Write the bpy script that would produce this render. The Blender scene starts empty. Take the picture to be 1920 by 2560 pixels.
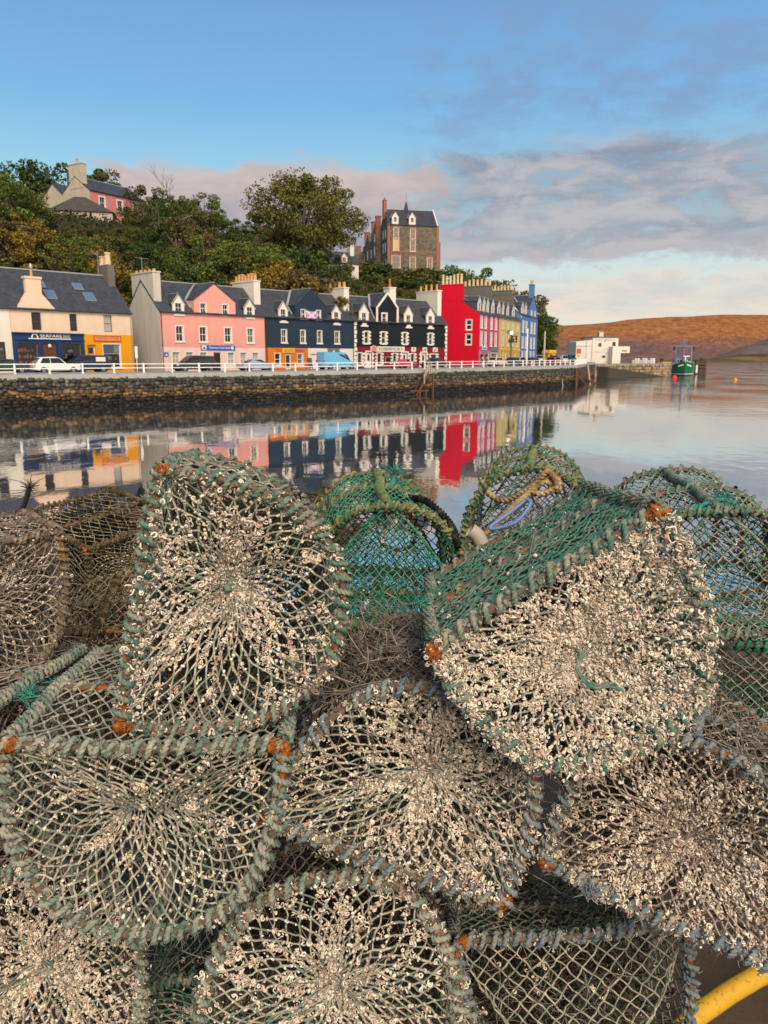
import bpy, bmesh, math, random
import numpy as np
from mathutils import Vector, Matrix
rnd = random.Random(7)
rng = np.random.default_rng(11)
S = bpy.context.scene
COL = S.collection
PI = math.pi
R = math.radians

# ------------------------------------------------------------------ camera
EYE = Vector((0, 0, 4.5))
PITCH = R(11.17)
FPX = 1924.0
cam = bpy.data.cameras.new('camera')
cam.sensor_fit = 'VERTICAL'; cam.sensor_height = 36.0
cam.lens = FPX / 2560 * 36.0
cam.clip_start = 0.05; cam.clip_end = 30000
cam.dof.use_dof = True; cam.dof.focus_distance = 1.55; cam.dof.aperture_fstop = 16.0
cam_o = bpy.data.objects.new('camera', cam); COL.objects.link(cam_o)
cam_o.location = EYE; cam_o.rotation_euler = (PI/2 - PITCH, 0, 0)
S.camera = cam_o

def ray(px, py):
    cx, cy = (px - 960) / FPX, -(py - 1280) / FPX
    return Vector((cx, cy*math.sin(PITCH) + math.cos(PITCH), cy*math.cos(PITCH) - math.sin(PITCH)))
def at(px, py, Y):
    """real-world point at depth Y (metres) along a sight line: used to read positions off the survey"""
    r = ray(px, py); return EYE + r * (Y / r.y)
def ground_at(px, Y, z):
    # ground position at depth Y under picture column px (z gives the height for the pitch term)
    zc = Y*math.cos(PITCH) - (z - EYE.z)*math.sin(PITCH)
    return Vector(((px - 960)/FPX*zc, Y, z))

# ------------------------------------------------------------------ tagging
def tag(o, label=None, cat=None, group=None, kind=None):
    if label: o['label'] = label
    if cat: o['category'] = cat
    if group: o['group'] = group
    if kind: o['kind'] = kind
    return o
def thing(name, label, cat, loc=(0, 0, 0), rz=0, group=None):
    o = bpy.data.objects.new(name, None); COL.objects.link(o)
    o.empty_display_size = .1
    o.location = loc; o.rotation_euler = (0, 0, rz)
    return tag(o, label, cat, group)
def copy_tree(o, parent=None):
    c = o.copy(); COL.objects.link(c)
    if parent: c.parent = parent
    for ch in list(o.children): copy_tree(ch, c)
    return c

# ------------------------------------------------------------------ mesh builder (python lists)
class MB:
    def __init__(s): s.v = []; s.f = []; s.m = []; s.mat = 0
    def poly(s, pts, mat=None):
        b = len(s.v); s.v += [tuple(p) for p in pts]
        s.f.append(tuple(range(b, b+len(pts)))); s.m.append(s.mat if mat is None else mat)
    def faces(s, vs, fs, mat=None):
        b = len(s.v); s.v += [tuple(p) for p in vs]
        for f in fs: s.f.append(tuple(i+b for i in f)); s.m.append(s.mat if mat is None else mat)
    def box(s, x0, x1, y0, y1, z0, z1, mat=None, bev=0):
        if bev:
            bm = bmesh.new(); bmesh.ops.create_cube(bm, size=1)
            for v in bm.verts: v.co = ((x0+x1)/2+v.co.x*(x1-x0), (y0+y1)/2+v.co.y*(y1-y0), (z0+z1)/2+v.co.z*(z1-z0))
            bmesh.ops.bevel(bm, geom=list(bm.edges), offset=bev, segments=2, profile=.6, affect='EDGES')
            bm.verts.index_update()
            s.faces([v.co[:] for v in bm.verts], [[v.index for v in f.verts] for f in bm.faces], mat); bm.free(); return
        s.faces([(x0,y0,z0),(x1,y0,z0),(x1,y1,z0),(x0,y1,z0),(x0,y0,z1),(x1,y0,z1),(x1,y1,z1),(x0,y1,z1)],
                [(0,3,2,1),(4,5,6,7),(0,1,5,4),(1,2,6,5),(2,3,7,6),(3,0,4,7)], mat)
    def bar(s, p, q, w, h=None, mat=None, up=(0,0,1)):
        p, q = Vector(p), Vector(q); h = h or w; d = (q-p).normalized()
        a = d.cross(Vector(up))
        if a.length < 1e-4: a = d.cross(Vector((1,0,0)))
        a.normalize(); b = a.cross(d).normalized(); a = a*w/2; b = b*h/2
        s.faces([p-a-b,p+a-b,p+a+b,p-a+b,q-a-b,q+a-b,q+a+b,q-a+b],
                [(0,1,2,3),(7,6,5,4),(1,0,4,5),(2,1,5,6),(3,2,6,7),(0,3,7,4)], mat)
    def tube(s, pts, r, n=8, mat=None, cap=True):
        pts = [Vector(p) for p in pts]; m = len(pts)
        rr = r if isinstance(r, (list, tuple)) else [r]*m
        t0 = (pts[1]-pts[0]).normalized()
        a = t0.cross(Vector((0,0,1)))
        if a.length < 1e-3: a = t0.cross(Vector((1,0,0)))
        a.normalize(); vs = []
        for i in range(m):
            t = (pts[min(i+1,m-1)]-pts[max(i-1,0)]).normalized()
            a = (a - t*a.dot(t)).normalized(); b = t.cross(a)
            for k in range(n):
                an = 2*PI*k/n; vs.append(pts[i] + (a*math.cos(an)+b*math.sin(an))*rr[i])
        fs = [(i*n+k, i*n+(k+1)%n, (i+1)*n+(k+1)%n, (i+1)*n+k) for i in range(m-1) for k in range(n)]
        if cap: fs += [tuple(range(n-1,-1,-1)), tuple(range((m-1)*n, m*n))]
        s.faces(vs, fs, mat)
    def cyl(s, p, r, h, n=12, mat=None, r2=None):
        p = Vector(p); s.tube([p, p+Vector((0,0,h))], [r, r if r2 is None else r2], n, mat)
    def prism(s, pts, y0, y1, mat=None):
        # polygon in x,z extruded along y
        n = len(pts)
        vs = [(x,y0,z) for x,z in pts] + [(x,y1,z) for x,z in pts]
        fs = [tuple(range(n)), tuple(range(2*n-1,n-1,-1))] + [(i,i+n,(i+1)%n+n,(i+1)%n) for i in range(n)]
        s.faces(vs, fs, mat)
    def slab(s, pts, t, mat=None):
        # planar quad pts, thickened downward along its normal
        P = [Vector(p) for p in pts]; n = (P[1]-P[0]).cross(P[2]-P[0]).normalized()
        if n.z < 0: P.reverse(); n = -n
        k = len(P); vs = P + [p-n*t for p in P]
        fs = [tuple(range(k)), tuple(range(2*k-1,k-1,-1))] + [(i,i+k,(i+1)%k+k,(i+1)%k) for i in range(k)]
        s.faces(vs, fs, mat)
    def sphere(s, c, r, n=10, m=6, sc=(1,1,1), mat=None):
        vs = []
        for j in range(m+1):
            a = PI*j/m
            for k in range(n):
                b = 2*PI*k/n; vs.append((c[0]+r*sc[0]*math.sin(a)*math.cos(b), c[1]+r*sc[1]*math.sin(a)*math.sin(b), c[2]+r*sc[2]*math.cos(a)))
        s.faces(vs, [(j*n+k, (j+1)*n+k, (j+1)*n+(k+1)%n, j*n+(k+1)%n) for j in range(m) for k in range(n)], mat)
    def build(s, name, mats, parent=None, loc=None, smooth=False):
        me = bpy.data.meshes.new(name); me.from_pydata(s.v, [], s.f); me.validate(verbose=False)
        if not isinstance(mats, (list, tuple)): mats = [mats]
        for m in mats: me.materials.append(m)
        if len(mats) > 1 and len(me.polygons) == len(s.m): me.polygons.foreach_set('material_index', s.m)
        if smooth: me.polygons.foreach_set('use_smooth', [True]*len(me.polygons))
        me.update()
        o = bpy.data.objects.new(name, me); COL.objects.link(o)
        if parent: o.parent = parent
        if loc is not None: o.location = loc
        return o

# ------------------------------------------------------------------ numpy mesh builder for large counts
class NB:
    def __init__(s): s.V = []; s.F = []; s.n = 0; s.mi = []
    def add(s, V, F, mat=0):
        V = np.asarray(V, np.float32).reshape(-1,3); F = np.asarray(F, np.int64)
        s.V.append(V); s.F.append(F + s.n); s.n += len(V); s.mi.append((len(F), mat))
    def tubes(s, P0, P1, r0, r1=None, sides=4, mat=0):
        P0 = np.asarray(P0, float); P1 = np.asarray(P1, float); n = len(P0)
        if n == 0: return
        r0 = np.broadcast_to(np.asarray(r0, float), (n,)); r1 = r0 if r1 is None else np.broadcast_to(np.asarray(r1, float), (n,))
        d = P1-P0; d = d/(np.linalg.norm(d, axis=1, keepdims=True)+1e-12)
        ref = np.where(np.abs(d[:, 2:3]) > .9, np.array([[1.,0,0]]), np.array([[0,0,1.]]))
        a = np.cross(d, ref); a /= np.linalg.norm(a, axis=1, keepdims=True)+1e-12; b = np.cross(d, a)
        k = np.arange(sides); c, sn = np.cos(2*PI*k/sides), np.sin(2*PI*k/sides)
        ring = a[:, None]*c[None, :, None] + b[:, None]*sn[None, :, None]
        V = np.concatenate([P0[:, None]+ring*r0[:, None, None], P1[:, None]+ring*r1[:, None, None]], 1)
        base = (np.arange(n)*2*sides)[:, None]; k2 = (k+1) % sides
        F = np.stack([base+k, base+k2, base+k2+sides, base+k+sides], -1).reshape(-1, 4)
        s.add(V, F, mat)
    def sweep(s, P, r, sides=6, mat=0, lobes=0, twist=0., closed=False, N=None):
        # tube along polyline, optional lobed cross-section turning along the length (laid rope)
        P = np.asarray(P, float); m = len(P)
        T = np.gradient(P, axis=0); T /= np.linalg.norm(T, axis=1, keepdims=True)+1e-12
        if N is None:
            a = np.cross(T[0], [0,0,1.]);
            if np.linalg.norm(a) < 1e-3: a = np.cross(T[0], [1.,0,0])
            A = np.zeros_like(P)
            for i in range(m):
                a = a - T[i]*(a@T[i]); a /= np.linalg.norm(a)+1e-12; A[i] = a
        else:
            A = N - T*(N*T).sum(1, keepdims=True); A /= np.linalg.norm(A, axis=1, keepdims=True)+1e-12
        B = np.cross(T, A)
        r = np.broadcast_to(np.asarray(r, float), (m,))
        k = np.arange(sides); L = np.concatenate([[0], np.cumsum(np.linalg.norm(np.diff(P, axis=0), axis=1))])
        an = 2*PI*k[None]/sides + (L*twist)[:, None]
        rr = r[:, None]*np.ones((1, sides))
        if lobes: rr = rr*(1+.30*np.cos(lobes*2*PI*k[None]/sides))
        V = P[:, None] + A[:, None]*(np.cos(an)*rr)[..., None] + B[:, None]*(np.sin(an)*rr)[..., None]
        i = np.arange(m-1)[:, None]*sides; k2 = (k+1) % sides
        F = np.stack([i+k, i+k2, i+k2+sides, i+k+sides], -1).reshape(-1, 4)
        s.add(V.reshape(-1, 3), F, mat)
    def stamp(s, TV, TF, pos, rot, sc, mat=0):
        # template copied at pos (n,3) with rot (n,3,3) and scale (n,) or (n,3)
        n = len(pos)
        if n == 0: return
        sc = np.asarray(sc, float); sc = sc[:, None] if sc.ndim == 1 else sc
        V = np.einsum('nij,kj->nki', rot, TV) if sc.shape[1] == 1 else np.einsum('nij,nkj->nki', rot, TV[None]*sc[:, None])
        if sc.shape[1] == 1: V = V*sc[:, None]
        V = V + pos[:, None]
        F = (np.arange(n)*len(TV))[:, None, None] + np.asarray(TF)[None]
        s.add(V.reshape(-1, 3), F.reshape(-1, F.shape[-1]), mat)
    def build(s, name, mats, parent=None, smooth=False):
        me = bpy.data.meshes.new(name)
        V = np.concatenate(s.V); me.vertices.add(len(V)); me.vertices.foreach_set('co', V.ravel().astype(np.float32))
        nl = sum(f.size for f in s.F); me.loops.add(nl)
        me.loops.foreach_set('vertex_index', np.concatenate([f.ravel() for f in s.F]).astype(np.int32))
        tot = np.concatenate([np.full(len(f), f.shape[1]) for f in s.F]).astype(np.int32)
        me.polygons.add(len(tot)); st = np.concatenate([[0], np.cumsum(tot)[:-1]]).astype(np.int32)
        me.polygons.foreach_set('loop_start', st); me.polygons.foreach_set('loop_total', tot)
        if not isinstance(mats, (list, tuple)): mats = [mats]
        for m in mats: me.materials.append(m)
        if len(mats) > 1: me.polygons.foreach_set('material_index', np.concatenate([np.full(n, m) for n, m in s.mi]).astype(np.int32))
        if smooth: me.polygons.foreach_set('use_smooth', np.ones(len(tot), bool))
        me.update(calc_edges=True)
        o = bpy.data.objects.new(name, me); COL.objects.link(o)
        if parent: o.parent = parent
        return o
def rand_rot(n):
    q = rng.normal(size=(n, 4)); q /= np.linalg.norm(q, axis=1, keepdims=True); w, x, y, z = q.T
    return np.stack([np.stack([1-2*(y*y+z*z), 2*(x*y-z*w), 2*(x*z+y*w)], -1),
                     np.stack([2*(x*y+z*w), 1-2*(x*x+z*z), 2*(y*z-x*w)], -1),
                     np.stack([2*(x*z-y*w), 2*(y*z+x*w), 1-2*(x*x+y*y)], -1)], 1)

# ------------------------------------------------------------------ materials
class NT:
    def __init__(s, name):
        s.m = bpy.data.materials.new(name); s.m.use_nodes = True
        s.t = s.m.node_tree; s.n = s.t.nodes; s.bsdf = s.n['Principled BSDF']; s.out = s.n['Material Output']
    def add(s, typ, **kw):
        nd = s.n.new(typ)
        for k, v in kw.items():
            if k in nd.inputs.keys(): nd.inputs[k].default_value = v
            else: setattr(nd, k, v)
        return nd
    def link(s, a, b): s.t.links.new(a, b)
    def ramp(s, fac, stops, interp='LINEAR'):
        r = s.add('ShaderNodeValToRGB'); r.color_ramp.interpolation = interp
        el = r.color_ramp.elements
        while len(el) < len(stops): el.new(.5)
        for e, (p, c) in zip(el, stops): e.position = p; e.color = (*c, 1) if len(c) == 3 else c
        s.link(fac, r.inputs[0]); return r.outputs[0]
    def mix(s, fac, a, b, blend='MIX'):
        x = s.add('ShaderNodeMix', data_type='RGBA', blend_type=blend)
        for sock, val in ((x.inputs[0], fac), (x.inputs[6], a), (x.inputs[7], b)):
            if isinstance(val, bpy.types.NodeSocket): s.link(val, sock)
            elif isinstance(val, (int, float)): sock.default_value = val
            else: sock.default_value = (*val, 1) if len(val) == 3 else val
        return x.outputs[2]
    def math(s, op, a, b=0.):
        x = s.add('ShaderNodeMath', operation=op)
        for sock, val in ((x.inputs[0], a), (x.inputs[1], b)):
            if isinstance(val, bpy.types.NodeSocket): s.link(val, sock)
            else: sock.default_value = val
        return x.outputs[0]
    def coord(s, kind='Object', scale=(1,1,1)):
        c = s.add('ShaderNodeTexCoord'); mp = s.add('ShaderNodeMapping'); mp.inputs['Scale'].default_value = scale
        s.link(c.outputs[kind], mp.inputs[0]); return mp.outputs[0]
    def noise(s, vec, scale, detail=4, rough=.55, dist=0.):
        x = s.add('ShaderNodeTexNoise', Scale=scale, Detail=detail, Roughness=rough, Distortion=dist)
        if vec: s.link(vec, x.inputs['Vector'])
        return x.outputs['Fac']
    def bump(s, h, strength=.4, dist=.02):
        b = s.add('ShaderNodeBump', Strength=strength, Distance=dist); s.link(h, b.inputs['Height']); s.link(b.outputs[0], s.bsdf.inputs['Normal'])
    def set(s, col=None, rough=.7, metal=0, spec=.5):
        if col is not None:
            if isinstance(col, bpy.types.NodeSocket): s.link(col, s.bsdf.inputs['Base Color'])
            else: s.bsdf.inputs['Base Color'].default_value = (*col, 1)
        s.bsdf.inputs['Roughness'].default_value = rough; s.bsdf.inputs['Metallic'].default_value = metal
        s.bsdf.inputs['Specular IOR Level'].default_value = spec
        return s.m
def sc3(c, k): return tuple(min(1, x*k) for x in c)

_mc = {}
def paint(name, c, rough=.55, var=.18, scale=1.2, dirt=.25, metal=0, spec=.4):
    """painted or plain surface with uneven tone and some grime"""
    if name in _mc: return _mc[name]
    t = NT(name); v = t.coord()
    col = t.mix(t.noise(v, scale, 5), sc3(c, 1-var), sc3(c, 1+var))
    v2 = t.coord(scale=(2.2, 2.2, .35))
    st = t.ramp(t.noise(v2, 1.3, 6, .65), [(.5, (0,0,0)), (.78, (1,1,1))])
    col = t.mix(t.math('MULTIPLY', st, dirt), col, sc3(c, .45))
    _mc[name] = t.set(col, rough, metal, spec); return _mc[name]
def plain(name, c, rough=.6, metal=0, spec=.5):
    if name in _mc: return _mc[name]
    t = NT(name); col = t.mix(t.noise(t.coord(), 6, 3), sc3(c, .88), sc3(c, 1.1))
    _mc[name] = t.set(col, rough, metal, spec); return _mc[name]
def harl(name, c, dirt=.25):
    """roughcast house wall"""
    if name in _mc: return _mc[name]
    t = NT(name); v = t.coord()
    col = t.mix(t.noise(v, .5, 6, .6), sc3(c, .86), sc3(c, 1.1))
    v2 = t.coord(scale=(1.6, 1.6, .18))
    st = t.ramp(t.noise(v2, 1.1, 7, .7), [(.48, (0,0,0)), (.8, (1,1,1))])
    col = t.mix(t.math('MULTIPLY', st, dirt), col, tuple(x*.5+.02 for x in c))
    m = t.set(col, .88, 0, .2); t.bump(t.noise(v, 9, 4), .35, .03); _mc[name] = m; return m
def slate(name='slate', c=(.052,.057,.066)):
    if name in _mc: return _mc[name]
    t = NT(name); tc = t.add('ShaderNodeTexCoord'); sp = t.add('ShaderNodeSeparateXYZ'); t.link(tc.outputs['Object'], sp.inputs[0])
    cb = t.add('ShaderNodeCombineXYZ'); t.link(t.math('ADD', sp.outputs[0], t.math('MULTIPLY', sp.outputs[1], .9)), cb.inputs[0]); t.link(t.math('MULTIPLY', sp.outputs[2], 1.4), cb.inputs[1])
    br = t.add('ShaderNodeTexBrick', Scale=1.0); br.inputs['Color1'].default_value = (*sc3(c, .75), 1); br.inputs['Color2'].default_value = (*sc3(c, 1.3), 1)
    br.inputs['Mortar'].default_value = (*sc3(c, .45), 1); br.inputs['Brick Width'].default_value = .36; br.inputs['Row Height'].default_value = .24; br.inputs['Mortar Size'].default_value = .018
    t.link(cb.outputs[0], br.inputs['Vector'])
    v = t.coord(); lich = t.ramp(t.noise(v, .9, 8, .7), [(.52, (0,0,0)), (.75, (1,1,1))])
    col = t.mix(t.math('MULTIPLY', lich, .35), br.outputs['Color'], (.12,.115,.10))
    m = t.set(col, .62, 0, .35); t.bump(br.outputs['Fac'], -.25, .02); _mc[name] = m; return m
def island(name, stops, rough=.85, nscale=40, namp=.35, bump=0, spec=.2, interp='LINEAR', pos_mix=None):
    """many small pieces in one mesh, each with its own tone"""
    if name in _mc: return _mc[name]
    t = NT(name); g = t.add('ShaderNodeNewGeometry')
    v = t.coord(); nz = t.noise(v, nscale, 3)
    f = g.outputs['Random Per Island']
    if pos_mix: f = t.math('ADD', t.math('MULTIPLY', f, 1-pos_mix), t.math('MULTIPLY', t.ramp(t.noise(v, 7, 3), [(.3, (0,0,0)), (.7, (1,1,1))]), pos_mix))
    col = t.ramp(f, stops, interp)
    col = t.mix(namp, col, t.mix(nz, (.25,.25,.25), (1.6,1.6,1.6)), 'MULTIPLY')
    m = t.set(col, rough, 0, spec)
    if bump: t.bump(nz, bump, .004)
    _mc[name] = m; return m
def glass(name='window_glass', c=(.018,.022,.028)):
    if name in _mc: return _mc[name]
    t = NT(name); col = t.mix(t.noise(t.coord(), 1.5, 2), sc3(c, .5), sc3(c, 1.8))
    _mc[name] = t.set(col, .06, 0, .5); return _mc[name]
def clear_glass():
    if 'shop_glass' in _mc: return _mc['shop_glass']
    t = NT('shop_glass'); tr = t.add('ShaderNodeBsdfTransparent'); gl = t.add('ShaderNodeBsdfGlossy', Roughness=.03)
    fr = t.add('ShaderNodeFresnel', IOR=1.5); mx = t.add('ShaderNodeMixShader')
    t.link(fr.outputs[0], mx.inputs[0]); t.link(tr.outputs[0], mx.inputs[1]); t.link(gl.outputs[0], mx.inputs[2]); t.link(mx.outputs[0], t.out.inputs['Surface'])
    _mc['shop_glass'] = t.m; return t.m

WHITE = paint('white_paint', (.74,.70,.62), .5, .06, 2, .2)
CREAMW = paint('warm_white_paint', (.70,.64,.54), .55, .08, 2, .22)
SLATE = slate()
LEAD = plain('lead_flashing', (.30,.31,.32), .5)
GLASS = glass()
CURTAIN = plain('window_curtain', (.36,.34,.30), .25)
POT = paint('clay_pot', (.55,.30,.12), .8, .25, 4, .2)
POTB = paint('buff_pot', (.60,.46,.26), .8, .25, 4, .25)
BLACKP = plain('black_paint', (.018,.018,.02), .4)
METAL = plain('galvanised_metal', (.32,.33,.34), .45, .6)

def text_mesh(body, size, mat, parent, loc, rot=(PI/2, 0, 0), name='lettering', ext=.01, align='CENTER', width=None):
    cu = bpy.data.curves.new(name, 'FONT'); cu.body = body; cu.size = size; cu.extrude = ext; cu.align_x = align; cu.align_y = 'CENTER'
    tmp = bpy.data.objects.new(name, cu); COL.objects.link(tmp)
    bpy.context.view_layer.update()
    me = bpy.data.meshes.new_from_object(tmp.evaluated_get(bpy.context.evaluated_depsgraph_get()))
    bpy.data.objects.remove(tmp)
    if width:
        xs = [v.co.x for v in me.vertices]; k = width/(max(xs)-min(xs))
        for v in me.vertices: v.co.x *= k
    me.materials.clear(); me.materials.append(mat)
    o = bpy.data.objects.new(name, me); COL.objects.link(o); o.parent = parent; o.location = loc; o.rotation_euler = rot
    return o

# ------------------------------------------------------------------ world and sun
SUN_EL, SUN_AZ = R(40), R(165)      # azimuth clockwise from +Y; the sun stands behind the camera, to the right
w = bpy.data.worlds.new('World'); S.world = w; w.use_nodes = True
wt = NT.__new__(NT); wt.t = w.node_tree; wt.n = w.node_tree.nodes
bg = wt.n['Background']
sky = wt.add('ShaderNodeTexSky', sky_type='NISHITA', sun_disc=False)
sky.sun_elevation = SUN_EL; sky.sun_rotation = SUN_AZ; sky.air_density = 1.0; sky.dust_density = .6; sky.ozone_density = 2.0
tc = wt.add('ShaderNodeTexCoord'); sp = wt.add('ShaderNodeSeparateXYZ'); wt.link(tc.outputs['Generated'], sp.inputs[0])
X, Y, Z = sp.outputs
mth = wt.math
el = mth('ARCTAN2', Z, mth('SQRT', mth('ADD', mth('MULTIPLY', X, X), mth('MULTIPLY', Y, Y))))  # elevation
az = mth('ARCTAN2', X, Y)                                                                       # azimuth from view axis
def sm(x, a, b):
    n = wt.add('ShaderNodeMapRange', interpolation_type='SMOOTHSTEP'); wt.link(x, n.inputs[0])
    n.inputs[1].default_value = a; n.inputs[2].default_value = b; return n.outputs[0]
def band(x, c, hw, soft):   # 1 inside c +- hw
    return mth('MULTIPLY', sm(x, c-hw-soft, c-hw+soft), mth('SUBTRACT', 1., sm(x, c+hw-soft, c+hw+soft)))
elp = mth('MULTIPLY', mth('ABSOLUTE', el), 1.)
# clear sky tone by elevation, blended with the physical sky
tone = wt.ramp(mth('MULTIPLY', elp, 1/1.2), [(0., (.80,.74,.60)), (.05, (.82,.82,.70)), (.11, (.60,.77,.79)), (.18, (.34,.65,.84)), (.24, (.22,.50,.82)), (.33, (.18,.385,.70)), (.50, (.09,.25,.58)), (1., (.08,.20,.48))])
nish = wt.mix(1., sky.outputs[0], (.10,.10,.10), 'MULTIPLY')
base = wt.mix(.92, nish, tone)
# cloud layers: noise on a stretched direction so the banks lie flat
cb = wt.add('ShaderNodeCombineXYZ'); wt.link(mth('MULTIPLY', az, 2.2), cb.inputs[0]); wt.link(mth('MULTIPLY', el, 7.5), cb.inputs[1])
n1 = wt.noise(cb.outputs[0], 1.5, 8, .58, .5)
cb2 = wt.add('ShaderNodeCombineXYZ'); wt.link(mth('ADD', mth('MULTIPLY', az, 3.0), mth('MULTIPLY', el, 2.0)), cb2.inputs[0]); wt.link(mth('MULTIPLY', el, 17.), cb2.inputs[1]); cb2.inputs[2].default_value = 3.7
n2 = wt.noise(cb2.outputs[0], 1.9, 9, .6, .6)
cb3 = wt.add('ShaderNodeCombineXYZ'); wt.link(mth('MULTIPLY', az, 8.), cb3.inputs[0]); wt.link(mth('MULTIPLY', el, 19.), cb3.inputs[1]); cb3.inputs[2].default_value = 8.1
n3 = wt.noise(cb3.outputs[0], 1.7, 8, .6, .3)
dn = mth('SUBTRACT', n1, .5); dn3 = mth('SUBTRACT', n3, .5)
elw = mth('ADD', mth('ADD', el, mth('MULTIPLY', dn, .09)), mth('MULTIPLY', dn3, .07))
azw = mth('ADD', mth('ADD', az, mth('MULTIPLY', dn, .35)), mth('MULTIPLY', dn3, .25))
deg = math.radians
m_left = mth('MULTIPLY', band(elw, deg(9.6), deg(3.3), deg(.7)), band(azw, deg(-8.0), deg(11.0), deg(1.6)))
m_right = mth('MULTIPLY', band(elw, deg(10.4), deg(3.6), deg(.8)), sm(azw, deg(0.), deg(6.)))
m_right = mth('MULTIPLY', m_right, mth('ADD', .55, mth('MULTIPLY', sm(n3, .36, .52), .45)))
m_low = mth('MULTIPLY', band(elw, deg(4.2), deg(1.3), deg(.5)), sm(n2, .34, .5))
m_low2 = mth('MULTIPLY', band(elw, deg(6.9), deg(.55), deg(.4)), sm(n2, .42, .56))
m_wisp = mth('MULTIPLY', mth('MULTIPLY', band(elw, deg(18.5), deg(3.6), deg(2.2)), sm(azw, deg(0.), deg(7.))), mth('MULTIPLY', sm(n3, .34, .6), .62))
m_back = mth('MULTIPLY', mth('SUBTRACT', 1., sm(Y, -.1, .35)), .45)
shade = mth('ADD', mth('MULTIPLY', n3, .6), mth('MULTIPLY', n2, .4))
ccol = wt.mix(sm(shade, .40, .60), (.25,.275,.35), (.52,.49,.51))
lcol = wt.mix(sm(elw, deg(8.), deg(12.8)), (.44,.42,.46), (.66,.55,.51))
lcol = wt.mix(sm(shade, .38, .62), wt.mix(1., lcol, (.86,.88,.94), 'MULTIPLY'), lcol)
lowc = wt.mix(sm(shade, .42, .6), (.62,.58,.58), (.92,.71,.57))
c = wt.mix(m_wisp, base, (.235,.34,.54))
c = wt.mix(m_left, c, lcol)
c = wt.mix(mth('MULTIPLY', m_low, .6), c, lowc)
c = wt.mix(m_low2, c, (.52,.53,.56))
c = wt.mix(mth('MULTIPLY', m_right, .88), c, ccol)
c = wt.mix(m_back, c, (.55,.52,.50))
bgs = wt.mix(1., c, (10.,10.,10.), 'MULTIPLY')
wt.link(bgs, bg.inputs['Color']); bg.inputs['Strength'].default_value = .1
sun = bpy.data.lights.new('sun', 'SUN'); sun.energy = 4.3; sun.angle = R(36); sun.color = (1., .83, .64)
sun_o = bpy.data.objects.new('sun', sun); COL.objects.link(sun_o)
sd = Vector((math.sin(SUN_AZ)*math.cos(SUN_EL), math.cos(SUN_AZ)*math.cos(SUN_EL), math.sin(SUN_EL)))
sun_o.rotation_euler = (-sd).to_track_quat('-Z', 'Y').to_euler(); sun_o.location = sd*50
S.view_settings.view_transform = 'Standard'; S.view_settings.look = 'None'; S.view_settings.exposure = 0
S.render.engine = 'CYCLES'; S.cycles.max_bounces = 6; S.cycles.diffuse_bounces = 3; S.cycles.glossy_bounces = 3; S.cycles.transparent_max_bounces = 8
S.cycles.use_denoising = True
# ================================================================== the setting
def zs(Y): return 3.2 + max(0., Y-92)*.0075          # street level rises slowly along the front
FRONT = [(-72,45), (-38.2,79.7), (-26.1,92.4), (10.1,126.6), (16.3,135), (34.3,176.7), (52,215), (66,240)]
QUAY = [(-76,36), (-31.8,73.6), (5.1,105), (35,142), (53.6,199)]
FS = [(Vector(a), Vector(b)) for a, b in zip(FRONT, FRONT[1:])]
def behind(x, y):
    """distance behind the line of house fronts (negative on the water side) and the length along it"""
    best = None; acc = 0
    p = Vector((x, y))
    for a, b in FS:
        d = b-a; L = d.length; d /= L; t = (p-a).dot(d); tt = min(max(t, 0), L)
        q = a+d*tt; dist = (p-q).length; nrm = Vector((-d.y, d.x)); sgn = 1 if (p-a).dot(nrm) >= 0 else -1
        if best is None or dist < best[0]: best = (dist, sgn, acc+tt)
        acc += L
    return best[0]*best[1], best[2]
def sstep(a, b, x): t = min(max((x-a)/(b-a), 0), 1); return t*t*(3-2*t)
def terrain(x, y):
    s, a = behind(x, y)
    A = 1-.93*sstep(150, 192, a)
    h = min(.66*max(0, s-8.5), 23.4+.03*max(0, s-46))
    gx = sstep(-26,-6,x)*(1-sstep(24,40,x))*sstep(158,196,y); h = max(h, 25.0*gx) if s > 12 else h
    n = math.sin(x*.13+y*.07)*.8+math.sin(x*.05-y*.11+1)*1.2
    return zs(y) - .06 + A*h + (n*.7 if s > 14 else 0)*sstep(14, 26, s)*A*(1-.8*sstep(40,50,s))

# water
t = NT('sea_water'); v = t.coord('Object', (1,1,1))
wv = t.noise(t.coord('Object', (1.0, .55, 1)), .95, 4, .5, .4); w2 = t.noise(t.coord('Object', (.12,.05,1)), 1., 3)
w3 = t.noise(t.coord('Object', (1.0, .7, 1)), 5.5, 3, .5)
sw = t.add('ShaderNodeSeparateXYZ'); t.link(t.add('ShaderNodeNewGeometry').outputs['Position'], sw.inputs[0]); opn = t.add('ShaderNodeMapRange', interpolation_type='SMOOTHSTEP'); t.link(t.math('SUBTRACT', sw.outputs[0], t.math('MULTIPLY', sw.outputs[1], .10)), opn.inputs[0]); opn.inputs[1].default_value = 4.; opn.inputs[2].default_value = 42.
farw = t.add('ShaderNodeMapRange', interpolation_type='SMOOTHSTEP'); t.link(sw.outputs[1], farw.inputs[0]); farw.inputs[1].default_value = 110.; farw.inputs[2].default_value = 300.
w4 = t.noise(t.coord('Object', (.16, .62, 1)), 1., 4, .55, .6)
hgt = t.math('ADD', t.math('ADD', t.math('MULTIPLY', wv, .036), t.math('MULTIPLY', t.math('MULTIPLY', w4, .06), t.math('ADD', opn.outputs[0], .12))), t.math('MULTIPLY', w3, .0028))
patch = t.ramp(w2, [(.40, (.25,.25,.25)), (.66, (1,1,1))])
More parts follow.
